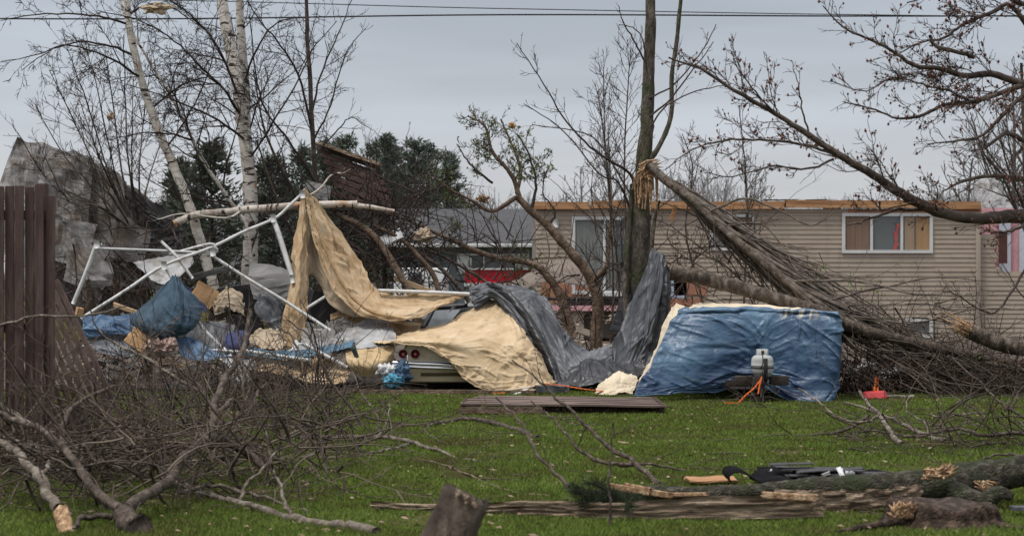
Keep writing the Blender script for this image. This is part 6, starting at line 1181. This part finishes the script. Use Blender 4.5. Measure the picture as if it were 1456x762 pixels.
# stump, right
e_ = empty('stump', P(1340, 742, 13.1)[:2] + (0,), 'low torn stump with one bright splintered corner at the lower right', 'stump'); cx_, cy_ = WX(1345, 13.2), 13.2; g = Geo(); vs = []; n_ = 160; prof = [(np.interp(q, [0, .25, .5, .8, 1], [1.3, 1.1, 1.0, .98, .93]), -.02 + .165 * q) for q in np.linspace(0, 1, 12)]
for r, z in prof:
    for i in range(n_):
        a = i / n_ * 6.2832; k = 1 + .12 * noise.noise(Vector((math.cos(a) * 1.5, math.sin(a) * 1.5, z))) + .07 * noise.noise(Vector((math.cos(a) * 7, math.sin(a) * 7, z * 3))) + .05 * (1 - 3 * abs(noise.noise(Vector((math.cos(a) * 16, math.sin(a) * 16, z * 5))))); top = (.05 * noise.noise(Vector((a * 2, 3, 1))) if z > .13 else 0) + (.03 if z > .13 and math.cos(a) < -.7 else 0)
        vs.append((cx_ + r * .40 * k * math.cos(a), cy_ + r * .32 * k * math.sin(a), z + top))
fs = [(j * n_ + i, j * n_ + (i + 1) % n_, (j + 1) * n_ + (i + 1) % n_, (j + 1) * n_ + i) for j in range(11) for i in range(n_)]; c0 = len(vs); vs.append((cx_, cy_, .11)); fs += [(11 * n_ + i, 11 * n_ + (i + 1) % n_, c0) for i in range(n_)]
g.add(vs, fs); guide(g, [(1285, 738, 13), (1250, 745, 12.9), (1220, 750, 12.8), (1190, 756, 12.7)], 14, 5, 8); guide(g, [(1400, 740, 13), (1430, 748, 12.9), (1460, 752, 12.8)], 14, 6, 8); g.build('wood', M_rot, e_)
g = Geo()
for _ in range(130):
    a = P(1275 + rng.uniform(-4, 24), 728 + rng.uniform(-6, 9), 12.95); b = (a[0] + rng.uniform(-.05, .05), a[1] + rng.uniform(-.03, .06), a[2] + rng.uniform(.01, .06)); g.line([a, tuple((a[j] + b[j]) / 2 for j in range(3)), b], [.008, .01, .002], 4)
g.build('splinters', M_fresh, e_)
# split post, centre bottom (near the camera, out of focus)
e_ = empty('broken_stub', P(646, 745, 9.2), 'broken grey-brown wooden stub rising at the bottom centre, blurred and close', 'stump'); g = Geo(); vs = []; n_ = 28; rings = 16
for j in range(rings):
    f = j / (rings - 1); c_ = P(628 + 34 * f, 800 - 98 * f, 9.2); w1_ = (44 - 14 * f) * 9.2 / F
    for i in range(n_):
        a = i / n_ * 6.2832; k = 1 + .18 * noise.noise(Vector((math.cos(a) * 1.6, math.sin(a) * 1.6, f * 2))) + .1 * noise.noise(Vector((math.cos(a) * 6, math.sin(a) * 6, f * 5)))
        top = 0 if j < rings - 1 else .05 * noise.noise(Vector((math.cos(a) * 2, math.sin(a) * 2, 2)))
        vs.append((c_[0] + w1_ * k * math.cos(a), c_[1] + w1_ * .55 * k * math.sin(a), c_[2] + top - .045 * f * math.cos(a)))
fs = [(j * n_ + i, j * n_ + (i + 1) % n_, (j + 1) * n_ + (i + 1) % n_, (j + 1) * n_ + i) for j in range(rings - 1) for i in range(n_)] + [tuple((rings - 1) * n_ + i for i in range(n_))]
g.add(vs, fs); g.build('wood', mat('stub_bark', [(.02, .013, .009), (.07, .052, .04), (.17, .135, .105)], 7, (1, 1, .4), bump=1, dist=.04), e_)
g = Geo(); rng = random.Random(9)
for _ in range(70):
    x = rng.uniform(-16, 16); q = P(662 + x, 708 + x * .5 + rng.uniform(0, 8), 9.18 + rng.uniform(-.06, .06)); g.line([q, (q[0] + .01, q[1], q[2] + .012), (q[0] + rng.uniform(-.01, .02), q[1], q[2] + rng.uniform(.01, .035))], [.008, .008, .001], 4)
g.build('splinters', M_old, e_)
# pine tuft
e_ = empty('pine_tuft', P(850, 715, 13.6)[:2] + (0,), 'dark green pine needle tuft lying against the split log', 'pine branch'); g = Geo(); c = Geo(); rng = random.Random(12)
for k in range(20):
    q = P(880 + rng.uniform(-15, 60), 722 + rng.uniform(-12, 6), 13.55 + rng.uniform(-.05, .05)); d = (-1 + rng.uniform(-.4, .9), rng.uniform(-.4, .4), rng.uniform(-.2, .7)); wk = walk(q, d, .33, 6, rng, .1, (0, 0, -.03)); wk = [(x, y, max(.03, z)) for x, y, z in wk]; c.line(wk, [.006] * 7, 4)
    for _ in range(260):
        p_ = wk[rng.randrange(7)]; dd = np.array(rdir(rng)) + np.array(d) * .7; dd /= np.linalg.norm(dd); L_ = rng.uniform(.06, .13); s_ = np.cross(dd, rdir(rng)); s_ /= np.linalg.norm(s_) + 1e-9; p_ = np.array(p_) + np.array(rdir(rng)) * .02
        e2 = p_ + dd * L_; e2[2] = max(.01, e2[2]); g.add([p_ - s_ * .0024, p_ + s_ * .0024, e2], [(0, 1, 2)])
c.build('stems', M_twigd, e_); g.build('needles', mat('needle_green', [(.015, .022, .01), (.035, .05, .02)], 6, bump=0), e_)
# shingles and sheathing piece
e_ = empty('shingle_sheet', (WX(1120, 15.6), 15.6, 0), 'curled black roofing felt with torn grey shingles beyond the mossy trunk', 'roofing'); rng = random.Random(14); g = Geo()
for k in range(34):
    f = rng.random(); x = WX(1090 + 165 * f, 15.5) ; y = 15.3 + rng.uniform(-.25, .45); z = .06 + .11 * (1 - f) * rng.random() + .02; L_ = rng.uniform(.25, .6)
    plank(g, (x, y, z + rng.uniform(-.01, .03)), (x + L_, y + rng.uniform(-.06, .06), z + rng.uniform(-.03, .02)), rng.uniform(.1, .2), .008, jag=.04, seed=k, n=4)
g.build('shingles', mat('shingle_charcoal', [(.035, .033, .036), (.08, .077, .08)], 20, bump=.5), e_, smooth=False)
g = Geo(); A = catmull([P(x, y, 15.0) for x, y in ((1036, 682), (1033, 674), (1040, 668), (1054, 669), (1066, 676), (1080, 683), (1100, 680), (1130, 684))], 40)
for i in range(39): plank(g, (A[i][0], 15.05, A[i][2]), (A[i + 1][0], 15.05, A[i + 1][2]), .5, .008, up=(0, 0, 1) if abs(A[i + 1][0] - A[i][0]) > abs(A[i + 1][2] - A[i][2]) else (1, 0, 0), seed=0, n=1)
g.build('roofing_felt', mat('felt_black', [(.006, .006, .007), (.014, .014, .015)], 12, rough=.95, spec=.05), e_)
fs_ = cloth('felt_sheet', [[(1078, 669, 16.3), (1130, 668, 16.4), (1190, 671, 16.4), (1262, 675, 16.3)], [(1074, 677, 15.7), (1130, 675, 15.8), (1190, 677, 15.8), (1265, 679, 15.7)], [(1068, 684, 15.3), (1130, 684, 15.3), (1190, 684, 15.3), (1260, 684, 15.3)]], MATS['felt_black'], 60, 24, .06, 2, hem=.04, seed=61)
loc_ = fs_.location.copy(); fs_.parent = e_; fs_.location = loc_ - e_.location; g = Geo()
for k in range(6):
    g = Geo(); x = WX(1085 + 130 * rng.random(), 15.2); y = 15.1 + rng.uniform(-.1, .3); plank(g, (x, y, .14), (x + rng.uniform(-.05, .12), y, .15 + rng.uniform(0, .05)), .03, .003, up=(0, 1, .3), jag=.02, seed=k, n=2); g.build('white_tab', M_white, e_)
g = Geo(); plank(g, P(1192, 664, 15), P(1199, 678, 14.9), .04, .004, up=(0, 1, 0), seed=3, n=2)
g.build('white_tab', M_white, e_)
slab('sheathing_piece', 'small orange plywood piece pinned under the black roofing felt', 'board', (1012, 681, 15.6), (.42, .3, .02), (0, 0, 3), M_orangewood, 33)
slab('grey_rag', 'small dull grey rag on the grass at the far lower right', 'rag', (1450, 722, 13.6), (.12, .1, .03), (0, 0, 0), M_grey, 34)
# ================================================================= BRANCHES ON THE LAWN
def fallen(label, gd, w0, w1, seed, dens=1.4, ratio=.35, lvl=2, m=M_bark, ext=(), group=None, name='fallen_branch', bias=(0, 0, .02), broken=None, rmin=.003):
    e_ = empty(name, P(*gd[0]), label, 'branch', group); rng = random.Random(seed); g = Geo(); c = Geo()
    for k, (gg, a, b) in enumerate([(gd, w0, w1)] + list(ext)):
        pts = gpath(gg); pts[:, 2] = np.maximum(pts[:, 2], a * .4 * pts[:, 1] / F * .6)
        n = len(pts); rad = [(a + (b - a) * i / (n - 1)) / 2 * pts[i][1] / F for i in range(n)]
        for i in range(1, n - 1): pts[i] += np.array(rdir(rng)) * .012
        g.line([tuple(p) for p in pts], rad, 9 if a > 10 else 6); sprout(c, pts, rad, rng, lvl, dens, ratio, bias, floor=0, rmin=rmin, wob=.22)
    g.build('stem', m, e_); c.build('twigs', M_twig, e_)
    if broken:
        g = Geo(); a, b, w_ = broken; plank(g, P(*a), P(*b), w_ * a[2] / F, .03, up=(0, 1, 0), jag=.05, seed=seed); g.build('broken_end', M_fresh, e_)
    return e_
M_pale = mat('bark_pale', [(.05, .037, .027), (.15, .122, .096), (.28, .245, .205)], 11, bump=.9, dist=.03)
M_twigp = mat('twig_pale', [(.075, .054, .04), (.18, .145, .11)], 3, bump=0)
fallen('thick forked branch standing out of the lower left corner', [(200, 800, 12.7), (186, 750, 12.8), (172, 725, 13)], 42, 30, 201, 2.6, .3, 3, m=M_bark, ext=[
    ([(176, 724, 13), (205, 705, 13.4), (235, 688, 13.8), (262, 650, 14.4), (292, 625, 15), (303, 600, 15.4), (306, 570, 15.8), (325, 530, 16.2), (345, 500, 16.5), (352, 470, 16.8), (356, 440, 17)], 18, 5),
    ([(172, 722, 13), (140, 700, 13.2), (118, 672, 13.4), (95, 640, 13.6), (60, 612, 14), (20, 595, 14.5), (-20, 580, 15)], 15, 6), ([(295, 622, 15), (330, 632, 15.4), (355, 650, 15.8), (372, 664, 16)], 13, 6),
    ([(300, 600, 15.4), (330, 570, 15.8), (350, 590, 16), (365, 560, 16.3), (380, 545, 16.8)], 7, 3), ([(168, 735, 13), (120, 735, 12.9), (105, 752, 12.7)], 10, 6)])
fallen('curved grey branch ending in a white torn tip at the lower left', [(82, 722, 13), (70, 705, 13.2), (58, 680, 13.5), (35, 658, 13.9), (20, 640, 14.3), (-20, 622, 15)], 17, 10, 202, 1.5, .3, 3, m=M_pale, ext=[([(55, 678, 13.5), (66, 668, 13.6), (70, 655, 13.8)], 8, 4)], broken=((84, 718, 12.9), (98, 762, 12.7), 22))
fallen('thin brown branch arching out of the thick fork, bottom left', [(155, 720, 13.2), (130, 690, 13.5), (100, 650, 14), (88, 620, 14.4), (98, 585, 15), (130, 560, 15.5), (170, 548, 16)], 12, 4, 203, 2, .35, 3)
fallen('long pale branch lying along the bottom edge', [(535, 762, 12.6), (500, 752, 12.9), (470, 752, 13), (420, 742, 13.3), (370, 725, 13.9), (320, 712, 14.4), (270, 694, 15.2), (235, 672, 16)], 17, 6, 204, 1.5, .3, 3, m=M_pale, ext=[([(340, 718, 14.2), (350, 690, 14.5), (380, 660, 14.8), (395, 640, 15)], 6, 3), ([(420, 740, 13.3), (405, 715, 13.5), (395, 680, 14), (380, 690, 14.3)], 7, 3)])
fallen('pale tapering branch pointing right across the middle lawn', [(700, 661, 17.4), (660, 655, 17.7), (620, 640, 18.5), (590, 630, 19.2), (555, 623, 19.8), (510, 622, 19.9), (470, 622, 20), (425, 625, 19.8)], 3, 11, 205, 1.2, .25, 3, m=M_pale, ext=[([(580, 632, 19), (555, 640, 18.7), (530, 648, 18.3), (510, 655, 18)], 7, 3), ([(540, 621, 19.8), (535, 590, 19.9), (515, 560, 20), (500, 525, 20.2)], 4, 2), ([(535, 625, 19.6), (550, 600, 19.8), (555, 570, 20)], 4, 2)])
fallen('dark wavy branch lying beyond the pale one, reaching below the deck section', [(765, 624, 20), (720, 606, 21.4), (690, 598, 22), (655, 596, 22.4), (610, 604, 21.6), (560, 606, 21.6), (520, 612, 21)], 8, 4, 206, 1.6, .3, 3, ext=[([(610, 604, 21.5), (605, 622, 20.8), (640, 640, 19)], 5, 2)])
fallen('slender branch bowed high in front of the car cover', [(938, 690, 15.6), (900, 655, 16), (870, 638, 16.2), (840, 612, 16.4), (820, 590, 16.6), (790, 565, 16.8), (765, 540, 17), (728, 512, 17.2)], 8, 2, 207, 1.6, .3, 3, ext=[([(900, 660, 16), (850, 655, 16.2), (820, 635, 16.4), (800, 610, 16.6), (780, 590, 16.8), (755, 570, 17)], 6, 2), ([(975, 668, 16.5), (930, 660, 16.5), (880, 662, 16.2)], 3, 5)])
fallen('thin brown cane curving across the grass left of the log', [(815, 708, 14.6), (770, 708, 14.8), (720, 702, 15.2), (680, 685, 16), (640, 668, 17), (590, 655, 17.8)], 5, 2, 208, .8, .25, 2, m=M_tan)
fallen('tall thin twig stuck upright beside the pine tuft', [(866, 760, 13), (868, 720, 13), (866, 680, 13), (870, 640, 13), (872, 600, 13)], 4.5, 2.5, 209, 1.2, .2, 2, m=M_limb)
fallen('dark diagonal cane leaning over the pine tuft from the upper left', [(818, 702, 13.9), (790, 672, 14.2), (760, 640, 14.5), (740, 600, 14.8), (705, 565, 15)], 6, 2.5, 210, 1, .22, 2, m=M_limb)
fallen('dark branch with upright twigs left of the lawn deck section', [(515, 605, 18), (500, 580, 18), (475, 550, 18), (460, 520, 18), (440, 480, 18), (410, 455, 18)], 5, 2, 211, 1.5, .35, 3, m=M_limb)
RB = [('upper forked branch on the right lawn with a pale raised tip', [(1283, 635, 19.2), (1265, 612, 20), (1252, 592, 20.6), (1236, 575, 21), (1222, 556, 21.4)], 9, 4, [([(1250, 590, 20.6), (1230, 600, 20.5), (1190, 592, 20.6), (1165, 572, 21), (1135, 552, 21.4)], 5, 2)]),
      ('long branch sweeping left over the right lawn', [(1235, 590, 20.9), (1200, 612, 20.6), (1160, 618, 20.4), (1110, 621, 20.3), (1060, 626, 20), (990, 636, 19.4)], 5, 2, []),
      ('branch lying parallel below the forked one on the right lawn', [(1345, 632, 19.6), (1310, 615, 20.2), (1275, 598, 20.8), (1240, 583, 21.4), (1200, 572, 22)], 8, 3, [([(1320, 622, 20), (1315, 600, 20.2), (1290, 585, 20.4), (1292, 560, 20.6)], 4, 2)]),
      ('bundle of thin dark branches at the right edge of the lawn', [(1490, 625, 19), (1450, 616, 19.4), (1400, 618, 19.3), (1360, 610, 19.8), (1300, 620, 19.6), (1240, 612, 20), (1190, 620, 20)], 7, 2, [([(1470, 640, 19), (1420, 628, 19.2), (1375, 640, 18.8), (1330, 650, 18.4)], 6, 2), ([(1480, 600, 20), (1440, 585, 20.2), (1410, 560, 20.4), (1390, 540, 20.6), (1350, 505, 21)], 5, 2)]),
      ('short branch with a white end lying behind the right branches', [(1325, 590, 22.5), (1345, 592, 22.3), (1380, 588, 22.6), (1410, 586, 22.8)], 3, 2, []),
      ('low thin branch curving before the mossy trunk at right', [(1456, 652, 17.6), (1430, 645, 17.8), (1400, 652, 17.6), (1370, 668, 17)], 5, 2, [])]
for i, (lab, gd, a, b, ex) in enumerate(RB): fallen(lab, gd, a, b, 220 + i, 1.8, .32, 3, ext=ex, m=M_bark if i % 2 else M_pale)
rng = random.Random(55)
# many small broken twigs scattered over the lawn
g = Geo()
for k in range(260):
    Y_ = rng.uniform(13.5, 27.2); x = rng.uniform(-.29, .29) * Y_; a = rng.uniform(0, 6.28); L_ = rng.uniform(.1, .7); wk = walk((x, Y_, .03), (math.cos(a), math.sin(a) * .7, .04), L_, 5, rng, .16, (0, 0, 0)); wk = [(p[0], p[1], max(p[2], .025)) for p in wk]; r = rng.uniform(.0025, .007); g.line(wk, [r * (1 - .7 * j / 5) for j in range(6)], 4)
    if L_ > .35: sprout(g, wk, [r] * 6, rng, 1, 4, .4, (0, 0, .02), floor=.02, rmin=.0022)
tag(g.build('twigs', M_bark, loc=(0, 0, 0)), 'small broken twigs scattered over the lawn', 'twigs', kind='stuff')
# left foreground tangle
LL = [(-20, 330, 600, 700, 13.6, 18, 1), (-20, 220, 610, 650, 15.8, 19, .5), (150, 500, 600, 690, 14.5, 20, .75)]
for nm_, n_, mm_, sd_, w_ in (('dense dark brown tangle of broken twigs filling the lower left lawn', 230, M_twig, 111, (1.4, 3.4)), ('pale grey dry twigs mixed through the lower left tangle', 110, M_twigp, 114, (1.4, 4.2)), ('thick dark sticks lying through the lower left tangle', 60, M_bark, 115, (3, 7))):
    tangle('brush', nm_, [(*q[:6], int(q[6] * n_ * .85)) for q in LL], sd_, mm_, (.45, 1.5), w_, (0, 0, -.05), 2, 2.2, .0036, flat=.6)
tangle('brush', 'thin twig thicket between the lawn and the left wreck', [(175, 480, 550, 600, 19, 26, 230), (-10, 120, 600, 640, 17.5, 20, 30), (380, 540, 590, 650, 17.5, 22, 50)], 112, M_twig, (.5, 1.6), (1.2, 3.4), (0, 0, .3), 2, 2.2, .004)
tangle('brush', 'sparse twigs tangled over the right lawn', [(1180, 1470, 585, 650, 18.5, 22, 60), (1330, 1470, 575, 640, 18.5, 22, 40)], 113, M_bark, (.4, 1.5), (1.2, 3.2), (.2, 0, .1), 2, 1.8, .0034, flat=.5)
g = Geo(); rng = random.Random(33); pts = []
for _ in range(3200):
    Y_ = rng.uniform(14.5, 22); px = rng.uniform(-10, 460) ; q = P(px, 600, Y_); pts.append((q[0], Y_, abs(rng.gauss(0, .22)) + .03))
leaves(g, pts, .012, rng, 1, .03); tag(g.build('buds', mat('bud_yellow', [(.1, .085, .025), (.18, .17, .06)], 6, bump=0, trans=.2), loc=(0, 0, 0)), 'tiny yellow-green buds through the left twig tangle', 'buds', kind='stuff')
LB = 'branches crossing the left twig tangle'
for i, (lab, gd, a, b) in enumerate([
    ('pale twig branch crossing in front of the leaning fence panel', [(0, 462, 17), (60, 448, 16.9), (110, 450, 16.9), (180, 435, 17)], 4, 2),
    ('pale forked twigs below the bright blue sheet', [(290, 560, 17.5), (240, 530, 17.6), (200, 505, 17.8), (165, 490, 18), (140, 470, 18), (128, 440, 18)], 5, 2),
    ('long grey branch crossing the lower left tangle', [(0, 620, 16.5), (70, 640, 16), (150, 655, 15.8), (230, 662, 15.6), (300, 650, 15.8), (370, 640, 16)], 6, 3),
    ('brown branch rising steeply beside the thick fork', [(330, 670, 15), (310, 620, 15.3), (300, 580, 15.6), (285, 550, 16), (250, 522, 16.3)], 5, 2),
    ('dark bent branch just right of the thick fork', [(395, 690, 15.5), (385, 650, 16), (372, 600, 16.2), (345, 560, 16.5), (352, 520, 16.8), (380, 500, 17), (400, 520, 17)], 5, 2),
    ('branch arching over the tangle toward the canvas strip', [(430, 640, 17), (440, 580, 17.2), (425, 500, 17.4), (405, 470, 17.6), (370, 455, 17.8)], 4, 2),
    ('short thick dark limb in the middle of the left tangle', [(385, 665, 15.5), (365, 655, 15.7), (345, 640, 16), (320, 625, 16.2)], 12, 7),
    ('pale curved branch at the far left of the tangle', [(-10, 570, 16.5), (40, 600, 16.2), (90, 625, 16), (130, 650, 15.7), (175, 668, 15.4)], 9, 5),
    ('thin pale branch leaning across the fence foot', [(70, 620, 16), (95, 590, 16.2), (62, 560, 16.4), (60, 520, 16.6)], 4, 2),
    ('grey branch just above the bottom edge left of centre', [(250, 700, 14.5), (300, 690, 14.7), (350, 700, 14.5), (400, 715, 14.2), (440, 740, 13.8)], 7, 3)]):
    fallen(lab, gd, a, b, 300 + i, 2.2, .35, 3, m=M_pale if i in (0, 1, 2, 7, 9) else M_bark, group=LB)
# ---- keep the scene tidy: nothing else
